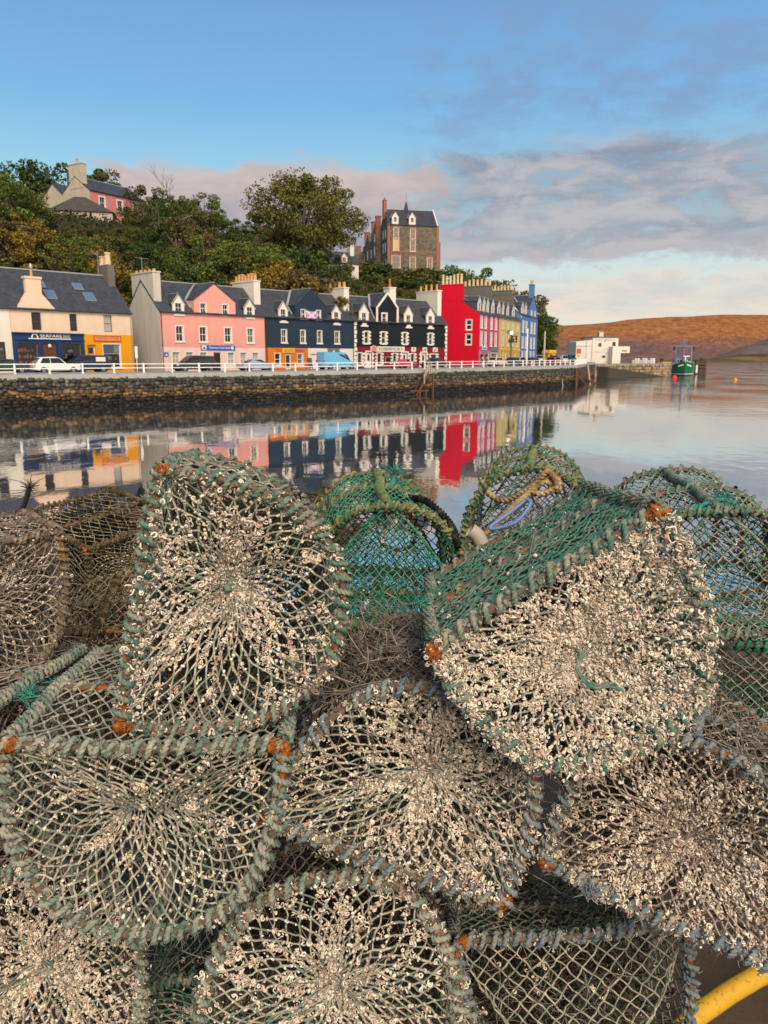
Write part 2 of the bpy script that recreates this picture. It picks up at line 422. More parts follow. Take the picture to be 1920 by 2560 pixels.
bp = t.add('ShaderNodeBump', Distance=1.); t.link(t.math('ADD', t.math('MULTIPLY', patch, .42), t.math('MULTIPLY', opn.outputs[0], t.math('MULTIPLY', patch, t.math('ADD', .30, t.math('MULTIPLY', farw.outputs[0], 1.1))))), bp.inputs['Strength']); t.link(hgt, bp.inputs['Height']); t.link(bp.outputs[0], t.bsdf.inputs['Normal'])
t.set((.03,.042,.048), .025, 0, .5); t.link(t.math('ADD', .022, t.math('MULTIPLY', t.math('MULTIPLY', opn.outputs[0], patch), .09)), t.bsdf.inputs['Roughness']); t.bsdf.inputs['IOR'].default_value = 14.0
WATER = t.m
mb = MB(); mb.poly([(-9000,-60,0),(9000,-60,0),(9000,14000,0),(-9000,14000,0)])
tag(mb.build('sea_water', WATER), 'calm harbour water reflecting the painted houses and sky', kind='structure')
t = NT('sea_bed'); mb = MB(); mb.poly([(-9000,-60,-4),(9000,-60,-4),(9000,14000,-4),(-9000,14000,-4)])
tag(mb.build('sea_bed', t.set(t.mix(t.noise(t.coord(), .3), (.02,.02,.015), (.05,.045,.03)), .9)), kind='structure')

# street and pavement
t = NT('street_asphalt'); v = t.coord(); c = t.mix(t.noise(v, .6, 6, .65), (.055,.055,.057), (.12,.118,.112)); t.set(c, .85); t.bump(t.noise(v, 30, 3), .3, .01)
ASPH = t.m
def offs(poly, d):
    out = []
    for i, p in enumerate(poly):
        a = Vector(poly[max(i-1,0)]); b = Vector(poly[min(i+1,len(poly)-1)]); n = (b-a).normalized(); out.append((p[0]-n.y*d, p[1]+n.x*d))
    return out
def dense(poly, step):
    out = []
    for a, b in zip(poly, poly[1:]):
        a, b = Vector(a), Vector(b); n = max(1, int((b-a).length/step))
        out += [tuple(a+(b-a)*i/n) for i in range(n)]
    return out+[tuple(poly[-1])]
QD = dense(QUAY, 4.)
mb = MB(); in0 = offs(QD, .45); in1 = offs(QD, 2.2); in2 = offs(QD, 34.)
for i in range(len(QD)-1):
    mb.poly([(*in1[i], zs(in1[i][1])), (*in1[i+1], zs(in1[i+1][1])), (*in2[i+1], zs(in1[i+1][1])), (*in2[i], zs(in1[i][1]))])
tag(mb.build('street', ASPH), kind='structure')
CONC = harl('pale_concrete', (.33,.32,.30), .45)
mb = MB()
for i in range(len(QD)-1):
    a0, a1, b0, b1 = QD[i], QD[i+1], in0[i], in0[i+1]; c0, c1 = in1[i], in1[i+1]
    z0, z1 = zs(a0[1]), zs(a1[1])
    mb.poly([(*a0, z0-.52), (*a1, z1-.52), (*a1, z1-.04), (*a0, z0-.04)])       # coping face
    mb.poly([(*a0, z0-.04), (*a1, z1-.04), (*c1, z1+.11), (*c0, z0+.11)])       # pavement top
    mb.poly([(*c0, z0+.11), (*c1, z1+.11), (*c1, z1-.05), (*c0, z0-.05)])       # kerb
    mb.poly([(*a0, z0-.52), (*b0, z0-.6), (*b1, z1-.6), (*a1, z1-.52)])
tag(mb.build('quay_pavement', CONC), 'pale concrete pavement and coping along the quay', kind='structure')

# quay wall of rough stones: real lumps, laid in courses
t = NT('quay_stone'); g = t.add('ShaderNodeNewGeometry'); sep = t.add('ShaderNodeSeparateXYZ'); t.link(g.outputs['Position'], sep.inputs[0])
hz = t.math('ADD', sep.outputs[2], t.math('MULTIPLY', t.math('SUBTRACT', t.noise(t.coord(), .5, 4), .5), 1.0))
isl = g.outputs['Random Per Island']
grey = t.ramp(isl, [(0, (.025,.024,.022)), (.5, (.06,.053,.045)), (1, (.13,.11,.085))])
och = t.ramp(isl, [(0, (.05,.04,.025)), (.55, (.11,.07,.033)), (1, (.30,.16,.055))])
blk = t.ramp(isl, [(0, (.008,.008,.007)), (.8, (.02,.018,.014)), (1, (.05,.04,.03))])
c = t.mix(t.ramp(hz, [(.0, (0,0,0)), (1., (1,1,1))]), blk, och)
def stepr(x, a, b):
    n = t.add('ShaderNodeMapRange', interpolation_type='SMOOTHSTEP'); t.link(x, n.inputs[0]); n.inputs[1].default_value = a; n.inputs[2].default_value = b; return n.outputs[0]
c = t.mix(stepr(hz, .75, 1.15), blk, och); c = t.mix(stepr(hz, 1.35, 1.75), c, grey)
c = t.mix(t.math('MULTIPLY', stepr(hz, 2.2, 2.6), .6), c, (.05,.055,.03))
lime = t.ramp(t.noise(t.coord('Object', (1.1,1.1,.06)), 1., 5, .7), [(.63,(0,0,0)),(.70,(1,1,1))]); c = t.mix(t.math('MULTIPLY', t.math('MULTIPLY', lime, stepr(hz, 1.0, 1.6)), .7), c, (.34,.31,.25))
c = t.mix(.45, c, t.mix(t.noise(t.coord(), 6, 5), (.3,.3,.3), (1.5,1.5,1.5)), 'MULTIPLY')
STONE = t.set(c, .8, 0, .3); t.bump(t.noise(t.coord(), 12, 4), .5, .03)
t = NT('wall_mortar'); t.set(t.mix(t.noise(t.coord(), 2), (.012,.011,.01), (.04,.036,.03)), .9); MORTAR = t.m
t = NT('pale_pier_stone'); g = t.add('ShaderNodeNewGeometry'); t.set(t.mix(.4, t.ramp(g.outputs['Random Per Island'], [(0,(.12,.09,.055)),(.5,(.27,.20,.12)),(1,(.42,.32,.20))]), t.mix(t.noise(t.coord(), 2, 4), (.3,.3,.3), (1.5,1.5,1.5)), 'MULTIPLY'), .85, 0, .2); PALEST = t.m
bm = bmesh.new(); bmesh.ops.create_cube(bm, size=1); bmesh.ops.subdivide_edges(bm, edges=bm.edges[:], cuts=1, use_grid_fill=True)
for vv in bm.verts:
    n = vv.co.normalized()*.62; vv.co = vv.co*.45+n*.55
bm.verts.index_update(); CV = np.array([vv.co[:] for vv in bm.verts]); CF = np.array([[vv.index for vv in f.verts] for f in bm.faces]); bm.free()
def stone_wall(name, poly, z0, ztop, label, hmin=.22, hmax=.42, mat=None):
    nb = NB(); mb = MB(); D = dense(poly, 3.)
    root = thing(name, label, 'wall', (poly[0][0], poly[0][1], 0))
    off = Vector((poly[0][0], poly[0][1], 0))
    bk = offs(D, .16)
    for i in range(len(D)-1):
        za, zb = ztop(D[i][1]), ztop(D[i+1][1])
        mb.poly([Vector((*bk[i], z0))-off, Vector((*bk[i+1], z0))-off, Vector((*bk[i+1], zb))-off, Vector((*bk[i], za))-off])
    P = []; Rr = []; Sc = []
    for a, b in zip(poly, poly[1:]):
        a, b = Vector(a), Vector(b); L = (b-a).length; d = (b-a)/L; nrm = Vector((-d.y, d.x)); z = z0
        while z < ztop(max(a.y, b.y)):
            h = rnd.uniform(hmin, hmax); u = rnd.uniform(-.3, 0)
            while u < L:
                l = rnd.uniform(.28, .72)*(1 if z > 1 else 1.15); p = a+d*(u+l/2)
                if 0 <= u+l/2 <= L and z+h*.5 < ztop(p.y)-.02 and p.y > 55:
                    P.append((p.x+nrm.x*.16-off.x, p.y+nrm.y*.16-off.y, z+h/2+rnd.uniform(-.09,.09)))
                    an = math.atan2(d.y, d.x); tl = rnd.uniform(-.15,.15)
                    Rr.append(np.array(Matrix.Rotation(an, 3, 'Z') @ Matrix.Rotation(tl, 3, 'Y')))
                    Sc.append((l*rnd.uniform(.88,1.02), rnd.uniform(.3,.62), h*rnd.uniform(.85,1.15)))
                u += l
            z += h
    jit = rng.normal(0, .045, (len(P), len(CV), 3))
    V = np.einsum('nij,nkj->nki', np.array(Rr), (CV[None]+jit)*np.array(Sc)[:, None]) + np.array(P)[:, None]
    F = (np.arange(len(P))*len(CV))[:, None, None]+CF[None]
    nb.add(V.reshape(-1,3), F.reshape(-1,4))
    o = nb.build('stone_face', mat or STONE, root); mb.build('backing', MORTAR, root)
    return root
stone_wall('quay_wall', QUAY, -.5, lambda y: zs(y)-.5, 'long dark stone quay wall with a black tidal band below the street')

# hillside behind the houses
t = NT('hillside_soil'); v = t.coord(); c = t.mix(t.noise(v, .25, 6, .65), (.018,.026,.010), (.07,.06,.026)); t.set(c, .95, 0, .1); t.bump(t.noise(v, 1.5, 4), .7, .4); SOIL = t.m
mb = MB(); nx, ny = 84, 84; xs = np.linspace(-190, 110, nx); ys = np.linspace(30, 330, ny)
vs = [(x, y, terrain(x, y)) for y in ys for x in xs]; keep = []
for j in range(ny-1):
    for i in range(nx-1):
        if min(behind(xs[i+a], ys[j+b])[0] for a in (0,1) for b in (0,1)) > 4: keep.append((j*nx+i, j*nx+i+1, (j+1)*nx+i+1, (j+1)*nx+i))
mb.faces(vs, keep)
tag(mb.build('wooded_hillside', SOIL, smooth=True), kind='structure')

# far shore: moorland ridge and nearer headland
def far_hill(name, prof, Y0, depth, mat, rough, seed, zlow=-2):
    rs = np.random.default_rng(seed); nu, nv = 150, 34; mb = MB(); vs = []
    ph = rs.uniform(0, 6.28, (7,)); fq = np.array([.9, 1.7, 3.1, 5.3, 9.1, 15., 26.])
    for j in range(nv):
        tt = j/(nv-1)
        for i in range(nu):
            px = prof[0][0] + (prof[-1][0]-prof[0][0])*i/(nu-1)
            for (p0, h0), (p1, h1) in zip(prof, prof[1:]):
                if p0 <= px <= p1: H = h0+(h1-h0)*(px-p0)/(p1-p0); break
            Yd = Y0+depth*tt; H *= 1+depth/Y0
            nz = sum(math.sin(fq[k]*px*.012+ph[k]+tt*fq[k]*2.3+math.sin(tt*7+ph[(k+3)%7]))/fq[k]**.8 for k in range(7))
            z = zlow + (H-zlow)*(math.sin(tt*PI/2)**1.1) + rough*H*nz*(tt*(1-tt*.55))
            if tt == 1: z = H+rough*H*nz*.35
            vs.append(((px-960)/FPX*Y0*.985*(1+tt*depth/Y0), Yd, max(z, zlow)))
    mb.faces(vs, [(j*nu+i, j*nu+i+1, (j+1)*nu+i+1, (j+1)*nu+i) for j in range(nv-1) for i in range(nu-1)])
    return tag(mb.build(name, mat, smooth=True), kind='structure')
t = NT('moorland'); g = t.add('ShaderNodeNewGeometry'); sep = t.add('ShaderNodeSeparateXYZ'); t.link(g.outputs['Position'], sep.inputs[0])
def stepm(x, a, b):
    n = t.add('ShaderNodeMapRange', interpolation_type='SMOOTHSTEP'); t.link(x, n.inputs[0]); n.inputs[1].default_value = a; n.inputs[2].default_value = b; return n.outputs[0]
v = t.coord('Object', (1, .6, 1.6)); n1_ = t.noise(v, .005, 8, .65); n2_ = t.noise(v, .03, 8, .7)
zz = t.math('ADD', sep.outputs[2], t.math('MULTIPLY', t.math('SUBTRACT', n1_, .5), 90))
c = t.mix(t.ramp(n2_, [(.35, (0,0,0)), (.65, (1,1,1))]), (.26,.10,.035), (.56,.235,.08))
c = t.mix(stepm(zz, 45, 125), t.mix(t.ramp(n2_, [(.4, (0,0,0)), (.62, (1,1,1))]), (.15,.105,.10), (.27,.14,.10)), c)  # shade and haze of the lower slopes painted into the colour by height
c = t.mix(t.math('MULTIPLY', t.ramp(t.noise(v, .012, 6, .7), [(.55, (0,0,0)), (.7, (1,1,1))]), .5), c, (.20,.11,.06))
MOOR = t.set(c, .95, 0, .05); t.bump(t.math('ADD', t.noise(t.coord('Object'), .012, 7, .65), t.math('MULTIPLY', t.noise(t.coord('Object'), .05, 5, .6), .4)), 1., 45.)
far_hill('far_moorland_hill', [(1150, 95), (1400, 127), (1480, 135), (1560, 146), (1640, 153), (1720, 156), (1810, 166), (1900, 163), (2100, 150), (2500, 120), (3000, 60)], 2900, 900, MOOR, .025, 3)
t = NT('headland_grass'); v = t.coord('Object', (1,.4,3)); c = t.mix(t.ramp(t.noise(v, .015, 6, .6), [(.35, (0,0,0)), (.65, (1,1,1))]), (.07,.055,.03), (.20,.135,.055)); HEAD = t.set(c, .95, 0, .05)
far_hill('low_headland', [(1640, 2), (1720, 6), (1780, 10), (1850, 18), (1930, 24), (2100, 32), (2600, 40)], 1950, 250, HEAD, .05, 8)
t = NT('shore_wood'); c = t.mix(t.ramp(t.noise(t.coord('Object', (1,.4,2)), .02, 6, .6), [(.4, (0,0,0)), (.6, (1,1,1))]), (.10,.085,.085), (.17,.12,.10)); SHW = t.set(c, .95, 0, .05)
far_hill('wooded_far_slope', [(1700, 3), (1780, 12), (1850, 44), (1930, 80), (2100, 95), (2600, 80)], 2500, 300, SHW, .05, 12)
# ================================================================== houses
class House:
    def __init__(s, name, label, P, Q, z, D, cat='house', group=None):
        P, Q = Vector(P), Vector(Q); s.L = (Q-P).length; d = (Q-P)/s.L; s.D = D
        s.o = thing(name, label, cat, (P.x, P.y, z), math.atan2(d.y, d.x), group)
    def facade(s, name, u0, u1, z0, z1, holes, mat, y=0., rev=.24, tri=None, revmat=None, extra=None, parent=None):
        """front wall with real openings; tri=(u apex, z apex) closes a gable above z1"""
        mb = MB(); us = sorted({u0, u1, *[h[0] for h in holes], *[h[1] for h in holes]}); zz = sorted({z0, z1, *[h[2] for h in holes], *[h[3] for h in holes]})
        us = [u for u in us if u0 <= u <= u1]; zz = [a for a in zz if z0 <= a <= z1]
        for a, b in zip(us, us[1:]):
            for c, d in zip(zz, zz[1:]):
                if not any(h[0] <= a and b <= h[1] and h[2] <= c and d <= h[3] for h in holes):
                    mb.poly([(a,y,c),(b,y,c),(b,y,d),(a,y,d)])
        if tri: mb.poly([(u0,y,z1),(u1,y,z1),(tri[0],y,tri[1])])
        for h in holes:
            a, b, c, d = h[:4]; r = y+rev
            mb.poly([(a,y,c),(a,y,d),(a,r,d),(a,r,c)]); mb.poly([(b,y,c),(b,r,c),(b,r,d),(b,y,d)])
            mb.poly([(a,y,d),(b,y,d),(b,r,d),(a,r,d)]); mb.poly([(a,y,c),(a,r,c),(b,r,c),(b,y,c)])
        if extra: extra(mb)
        return mb.build(name, mat, parent or s.o)
    def shell(s, eave, rise, mat, name='side_wall', u0=0., u1=None, d0=.02):
        """gable ends and back"""
        u1 = s.L if u1 is None else u1; D = s.D; mb = MB()
        for u in (u0, u1):
            mb.poly([(u,d0,0),(u,D,0),(u,D,eave),(u,D/2,eave+rise),(u,d0,eave)])
        mb.poly([(u0,D,0),(u1,D,0),(u1,D,eave),(u0,D,eave)])
        return mb.build(name, mat, s.o)
    def roof(s, eave, rise, over=.14, u0=-.05, u1=None, mat=None, ridge=True):
        u1 = s.L+.05 if u1 is None else u1; D = s.D; k = rise/(D/2); mb = MB(); e = eave-over*k+.12
        mb.slab([(u0,-over,e),(u1,-over,e),(u1,D/2,eave+rise+.12),(u0,D/2,eave+rise+.12)], .14)
        mb.slab([(u0,D+over,e),(u1,D+over,e),(u1,D/2,eave+rise+.12),(u0,D/2,eave+rise+.12)], .14)
        r = mb.build('roof', mat or SLATE, s.o)
        if ridge:
            mb = MB(); mb.bar((u0,D/2,eave+rise+.15),(u1,D/2,eave+rise+.15),.26,.14); mb.build('ridge_tiles', LEAD, r)
        mb = MB(); mb.bar((u0,-over-.05,e-.06),(u1,-over-.05,e-.06),.12,.11); mb.build('gutter', BLACKP, r)
        s.rf = r; return r
    def gable_roof(s, g0, g1, zsh, uap, zap, ydeep, wallmat, eave, lead=True, y0=None):
        mb = MB(); ov = .1; yf = -ov if y0 is None else y0; ov = ov if y0 is None else 0.
        for a in (g0, g1):
            k = (zap-zsh)/(uap-a); aa = a + (-ov if a < uap else ov); za = zsh+k*(aa-a)
            mb.slab([(aa,yf,za+.1),(aa,ydeep,za+.1),(uap,ydeep,zap+.1),(uap,yf,zap+.1)], .12)
        o = mb.build('gable_roof', SLATE, s.o)
        for a in (g0, g1): mb = MB(); mb.poly([(a,0,eave-.3),(a,2.2,eave-.3),(a,2.2,zsh),(a,0,zsh)]); mb.build('gable_cheek', wallmat, s.o)
        if lead:
            mb = MB(); ysh = 1.55
            for a in (g0, g1):
                sg = -1 if a < uap else 1
                mb.bar((a+sg*.1,ysh,zsh+.14),(uap+sg*.25,ydeep,zap+.12),.3,.08)
                mb.bar((a+sg*.12,.1,eave+.1),(a+sg*.12,ysh+.1,zsh+.12),.2,.08)
            mb.bar((uap,-.1,zap+.13),(uap,ydeep,zap+.13),.2,.1)
            mb.build('flashing', LEAD, o)
        return o
    def window(s, u0, u1, z0, z1, y=0., frame=None, sur=None, sill=True, mull=(1,1), pane=None, rev=.24, par=None, label=None, fw=.06, quoin=False, plain_rev=False, sw=.12):
        frame = frame or WHITE; mb = MB(); e = .004
        yf = y+rev-.10
        def ring(a,b,c,d,t,y0,y1):
            mb.box(a,a+t,y0,y1,c,d); mb.box(b-t,b,y0,y1,c,d); mb.box(a+t,b-t,y0,y1,d-t,d); mb.box(a+t,b-t,y0,y1,c,c+t)
        ring(u0+e, u1-e, z0+e, z1-e, fw, yf, yf+.07)
        for i in range(mull[0]):
            u = u0+(u1-u0)*(i+1)/(mull[0]+1); mb.box(u-.022,u+.022,yf+.01,yf+.06,z0+fw,z1-fw)
        for i in range(mull[1]):
            zc = z0+(z1-z0)*(i+1)/(mull[1]+1); mb.box(u0+fw,u1-fw,yf+.005,yf+.065,zc-.035,zc+.035)
        if not plain_rev:   # painted reveal lining
            for a, b in ((u0+e, u0+e+.015), (u1-e-.015, u1-e)): mb.box(a,b,y+.004,yf,z0+e,z1-e)
        if sur is not None:
            w_ = sw
            mb.box(u0-w_,u0,y-.035,y+.02,z0,z1); mb.box(u1,u1+w_,y-.035,y+.02,z0,z1); mb.box(u0-w_,u1+w_,y-.035,y+.02,z1,z1+w_)
        if quoin:
            n = 4; h = (z1-z0+.3)/(2*n)
            for i in range(n):
                zc = z0-.1+h*(2*i+.2)
                for a, b in ((u0-.42,u0-sw-.002), (u1+sw+.002,u1+.42)): mb.box(a,b,y-.05,y+.02,zc,zc+h*1.15,bev=.03)
        if sill: mb.box(u0-.2,u1+.2,y-.1,y+.1,z0-.17,z0-.004)
        o = mb.build('window', frame, par or s.o)
        if label: o['label'] = label
        mb = MB(); mb.box(u0+fw*.5,u1-fw*.5,yf+.028,yf+.04,z0+fw*.5,z1-fw*.5); mb.build('pane', pane or (GLASS if rnd.random() < .66 else plain('half_curtain', (.13,.125,.115), .15)), o)
        return o
    def dormer(s, u0, u1, zb, zsh, zpk, y0=.05, deep=2.6, win=None, mat=None, sill=None, eave=6.85):
        mat = mat or CREAMW; mb = MB(); um = (u0+u1)/2; w0, w1, wz0, wz1 = win
        for a, b, c, d in ((u0,w0,zb,zsh),(w1,u1,zb,zsh),(w0,w1,zb,wz0),(w0,w1,wz1,zsh)):
            if d > c+.01: mb.box(a,b,y0,y0+.15,c,d)
        mb.prism([(u0,zsh),(u1,zsh),(um,zpk-.06)], y0, y0+.15)
        if sill: mb.box(w0-.28,w1+.28,-.12,.1,sill-.22,sill); mb.box(w0-.02,w1+.02,-.04,.08,sill,wz0+.02)
        d = mb.build('dormer', mat, s.o)
        mb = MB()
        for a in (u0+.03, u1-.03): mb.poly([(a,y0+.1,zb-.4),(a,deep,zb-.4),(a,deep,zsh),(a,y0+.1,zsh)])
        mb.build('dormer_cheek', SLATE, d)
        mb = MB(); ov = .1; k = (zpk-zsh)/(um-u0)
        for sg, a in ((1,u0),(-1,u1)):
            mb.slab([(a-sg*ov,y0-.08,zsh-k*ov+.06),(a-sg*ov,deep+.4,zsh-k*ov+.06),(um,deep+.4,zpk+.06),(um,y0-.08,zpk+.06)], .07)
        rf = mb.build('dormer_roof', SLATE, d)
        mb = MB(); mb.bar((um,y0-.06,zpk+.09),(um,deep+.2,zpk+.09),.16,.06)
        for sg, a in ((-1,u0),(1,u1)): mb.bar((a+sg*.12,deep*.62,zsh+.06),(um+sg*.1,deep+.1,zpk+.06),.16,.06)
        for a, b in ((u0-.1,um),(u1+.1,um)): mb.bar((a,y0-.02,zsh-k*.1-.02),(b,y0-.02,zpk-.02),.07,.16,1)
        mb.build('dormer_trim', [LEAD, mat], d)
        fr = MB(); e = .01; yf = y0+.06; fw = .06
        fr.box(w0+e,w0+fw,yf,yf+.06,wz0,wz1); fr.box(w1-fw,w1-e,yf,yf+.06,wz0,wz1); fr.box(w0+fw,w1-fw,yf,yf+.06,wz1-fw,wz1-e); fr.box(w0+fw,w1-fw,yf,yf+.06,wz0,wz0+fw)
        zc = (wz0+wz1)/2; fr.box(w0+fw,w1-fw,yf,yf+.055,zc-.03,zc+.03); uc = (w0+w1)/2; fr.box(uc-.02,uc+.02,yf+.005,yf+.05,wz0+fw,zc-.03); fr.box(uc-.02,uc+.02,yf+.005,yf+.05,zc+.03,wz1-fw)
        fr.mat = 1; fr.box(w0+fw*.5,w1-fw*.5,yf+.02,yf+.03,wz0+fw*.5,wz1-fw*.5)
        fr.build('window', [mat, GLASS], d)
        return d
    def chimney(s, u0, u1, y0, y1, zb, zt, mat, pots, potmat=POT, ph=.75, pr=.14, along='u', cap=True):
        mb = MB(); mb.box(u0,u1,y0,y1,zb,zt)
        if cap: mb.box(u0-.08,u1+.08,y0-.08,y1+.08,zt,zt+.16)
        c = mb.build('chimney', mat, s.o); zt2 = zt+(.16 if cap else 0)
        for i in range(pots):
            f = (i+.5)/pots; mb = MB()
            x, y = ((u0+(u1-u0)*f, (y0+y1)/2) if along == 'u' else ((u0+u1)/2, y0+(y1-y0)*f)); h = ph*rnd.uniform(.8,1.1)
            mb.tube([(x,y,zt2),(x,y,zt2+h*.1),(x,y,zt2+h*.85),(x,y,zt2+h*.88),(x,y,zt2+h)], [pr*1.15,pr,pr*.85,pr*1.05,pr*1.05], 9)
            mb.build('chimney_pot', potmat, c, smooth=False)
        return c
    def door(s, u0, u1, z0, z1, mat, y=.16, frame=None, lite=None):
        mb = MB(); mb.box(u0+.07,u1-.07,y,y+.06,z0,z1-.07)
        for a in (.18,.56):
            mb.box(u0+.16,u1-.16,y-.015,y,z0+(z1-z0)*a,z0+(z1-z0)*(a+.3))
        d = mb.build('door', mat, s.o)
        mb = MB(); mb.box(u0+.005,u0+.07,y-.02,y+.08,z0,z1-.005); mb.box(u1-.07,u1-.005,y-.02,y+.08,z0,z1-.005); mb.box(u0+.07,u1-.07,y-.02,y+.08,z1-.07,z1-.005); mb.build('door_frame', frame or WHITE, d)
        if lite:
            mb = MB(); mb.box(u0+lite[0],u1-lite[0],y-.03,y-.017,z0+lite[1],z1-lite[2]); mb.build('door_glass', GLASS, d)
        mb = MB(); mb.sphere((u1-.15,y-.05,z0+1.0),.035); mb.build('handle', METAL, d)
        return d
    def sign(s, u0, u1, z0, z1, mat, y=-.07, t=.06, border=None):
        mb = MB(); mb.box(u0,u1,y,y+t,z0,z1); o = mb.build('shop_sign', mat, s.o)
        if border:
            mb = MB(); b = .09
            mb.box(u0,u1,y-.03,y-.002,z0,z0+b); mb.box(u0,u1,y-.03,y-.002,z1-b,z1); mb.box(u0,u0+b,y-.03,y-.002,z0+b,z1-b); mb.box(u1-b,u1,y-.03,y-.002,z0+b,z1-b)
            mb.build('sign_border', border, o)
        return o
    def downpipe(s, u, z0, z1, mat=None, y=-.08):
        mb = MB(); mb.tube([(u,y,z0),(u,y,z1)], .05, 6); mb.build('downpipe', mat or METAL, s.o)
def room(h, u0, u1, z0, z1, depth=1.6, goods=(), n=18, seed=1, back=(.03,.028,.026), y=.24):
    """shop window: real recess with goods on shelves behind a pane"""
    rs = random.Random(seed); mb = MB(); y1 = y+depth
    mb.poly([(u0,y1,z0),(u1,y1,z0),(u1,y1,z1),(u0,y1,z1)]); mb.poly([(u0,y,z0),(u0,y1,z0),(u0,y1,z1),(u0,y,z1)]); mb.poly([(u1,y,z0),(u1,y,z1),(u1,y1,z1),(u1,y1,z0)])
    mb.poly([(u0,y,z1),(u0,y1,z1),(u1,y1,z1),(u1,y,z1)]); mb.poly([(u0,y,z0),(u1,y,z0),(u1,y1,z0),(u0,y1,z0)])
    r = mb.build('shop_interior', plain('interior_%.3f_%.3f' % back[:2], back, .9), h.o)
    if goods:
        mats = [plain('goods_%d_%d_%d' % tuple(int(c*99) for c in g), g, .7) for g in goods]; mb = MB()
        for q in range(n):
            u = rs.uniform(u0+.12, u1-.12); z = z0+rs.choice([.05,.34,.62])*(z1-z0); yy = y+rs.uniform(.15,.7); hh = rs.uniform(.15,.42); ww = rs.uniform(.1,.3)
            if rs.random() < .5: mb.box(u-ww/2,u+ww/2,yy,yy+.12,z,min(z+hh,z1-.03),rs.randrange(len(mats)),bev=.02)
            else: mb.tube([(u,yy,z),(u,yy,z+hh*.6),(u,yy,z+hh)],[ww*.4,ww*.5,ww*.2],8,rs.randrange(len(mats)))
        mb.build('display', mats, r)
    return r

ROWG = 'painted houses along the harbour front'
P0, P1, P2, P3 = (-26.1,92.4), (-15.5,103.3), (-4.3,114.3), (10.1,126.6)
# ---------------------------------------------------------------- pink house
SALM = harl('salmon_harling', (.72,.325,.265), .26); PALE = harl('pale_pink_harling', (.76,.54,.47), .28); GREYH = harl('grey_roughcast', (.52,.48,.41), .6)
h = House('pink_house', 'salmon and pale pink harbour house with a central gable and blue hostel sign', P0, P1, 3.2, 8, group=ROWG)
EV, RI = 6.85, 3.7
W1 = [(2.0,2.95,3.5,5.25), (5.25,6.2,3.5,5.25), (8.87,9.82,3.5,5.25), (12.32,13.27,3.5,5.25)]
GW = [(1.36,2.3,.72,2.22), (3.2,4.15,.72,2.22), (5.15,6.1,.72,2.22), (9.2,10.15,.66,2.22), (11.1,12.05,.66,2.22), (13.0,13.95,.66,2.22)]
h.facade('upper_wall', 0, h.L, 2.8, EV, W1+[], SALM)
h.facade('lower_wall', 0, h.L, 0, 2.8, GW+[(7.1,8.2,0,2.24)], PALE, y=-.012)
G = [(5.5,6.28,6.86,8.06), (8.7,9.48,6.86,8.06)]
h.facade('gable_wall', 4.6, 10.62, EV, 8.45, G, SALM, tri=(7.5,10.5), y=-.004)
for q in W1: h.window(*q, sur=1, sw=.13)
for q in G: h.window(*q, sur=1, sw=.1)
for q in GW: h.window(*q, sur=1, sw=.1, pane=CURTAIN, y=-.012)
h.door(7.1, 8.2, 0, 2.24, BLACKP, y=.1)
h.shell(EV, RI, GREYH); h.roof(EV, RI); h.gable_roof(4.6, 10.62, 8.45, 7.5, 10.5, 4.0, SALM, EV)
h.dormer(1.75, 3.3, 6.75, 7.9, 8.95, win=(2.1,2.95,6.72,8.05), sill=6.66)
h.dormer(12.0, 13.6, 6.75, 7.9, 8.95, win=(12.4,13.25,6.72,8.05), sill=6.66)
h.chimney(.02, 1.0, 1.2, 6.2, 6.0, 11.35, GREYH, 5, POT, .35, .2, 'y')
h.chimney(14.75, 15.75, 1.6, 6.4, 6.0, 11.35, CREAMW, 7, POT, .95, .25, 'y')
sg = h.sign(5.3, 10.3, 2.48, 3.1, plain('sign_blue', (.02,.10,.42), .4), y=-.09)
text_mesh('Tobermory Youth Hostel', .44, WHITE, sg, (7.95,-.1,2.8), width=3.1)
mb = MB(); mb.box(5.42,6.05,-.105,-.092,2.52,3.06); mb.build('sign_emblem', WHITE, sg)
mb = MB(); mb.prism([(5.5,2.6),(5.97,2.6),(5.73,2.96)], -.115, -.107); mb.build('sign_triangle', plain('sign_blue', (.02,.10,.42)), sg)
mb = MB(); mb.tube([(9.85,-.105,2.79),(9.85,-.092,2.79)], .22, 16); mb.build('sign_roundel', WHITE, sg)
s2 = h.sign(.25, .8, 1.7, 2.2, plain('sign_blue', (.02,.10,.42)), y=-.08); mb = MB(); mb.prism([(.35,1.8),(.7,1.8),(.52,2.1)], -.09, -.081); mb.build('sign_triangle', WHITE, s2)
h.downpipe(15.1, 0, EV, BLACKP); h.downpipe(.1, 0, EV, BLACKP)
mb = MB(); mb.tube([(.5,4.4,11.3),(.5,4.4,13.3)],.03,6); mb.bar((-.3,4.4,13.2),(1.4,4.4,13.2),.04); mb.build('aerial', METAL, h.o)
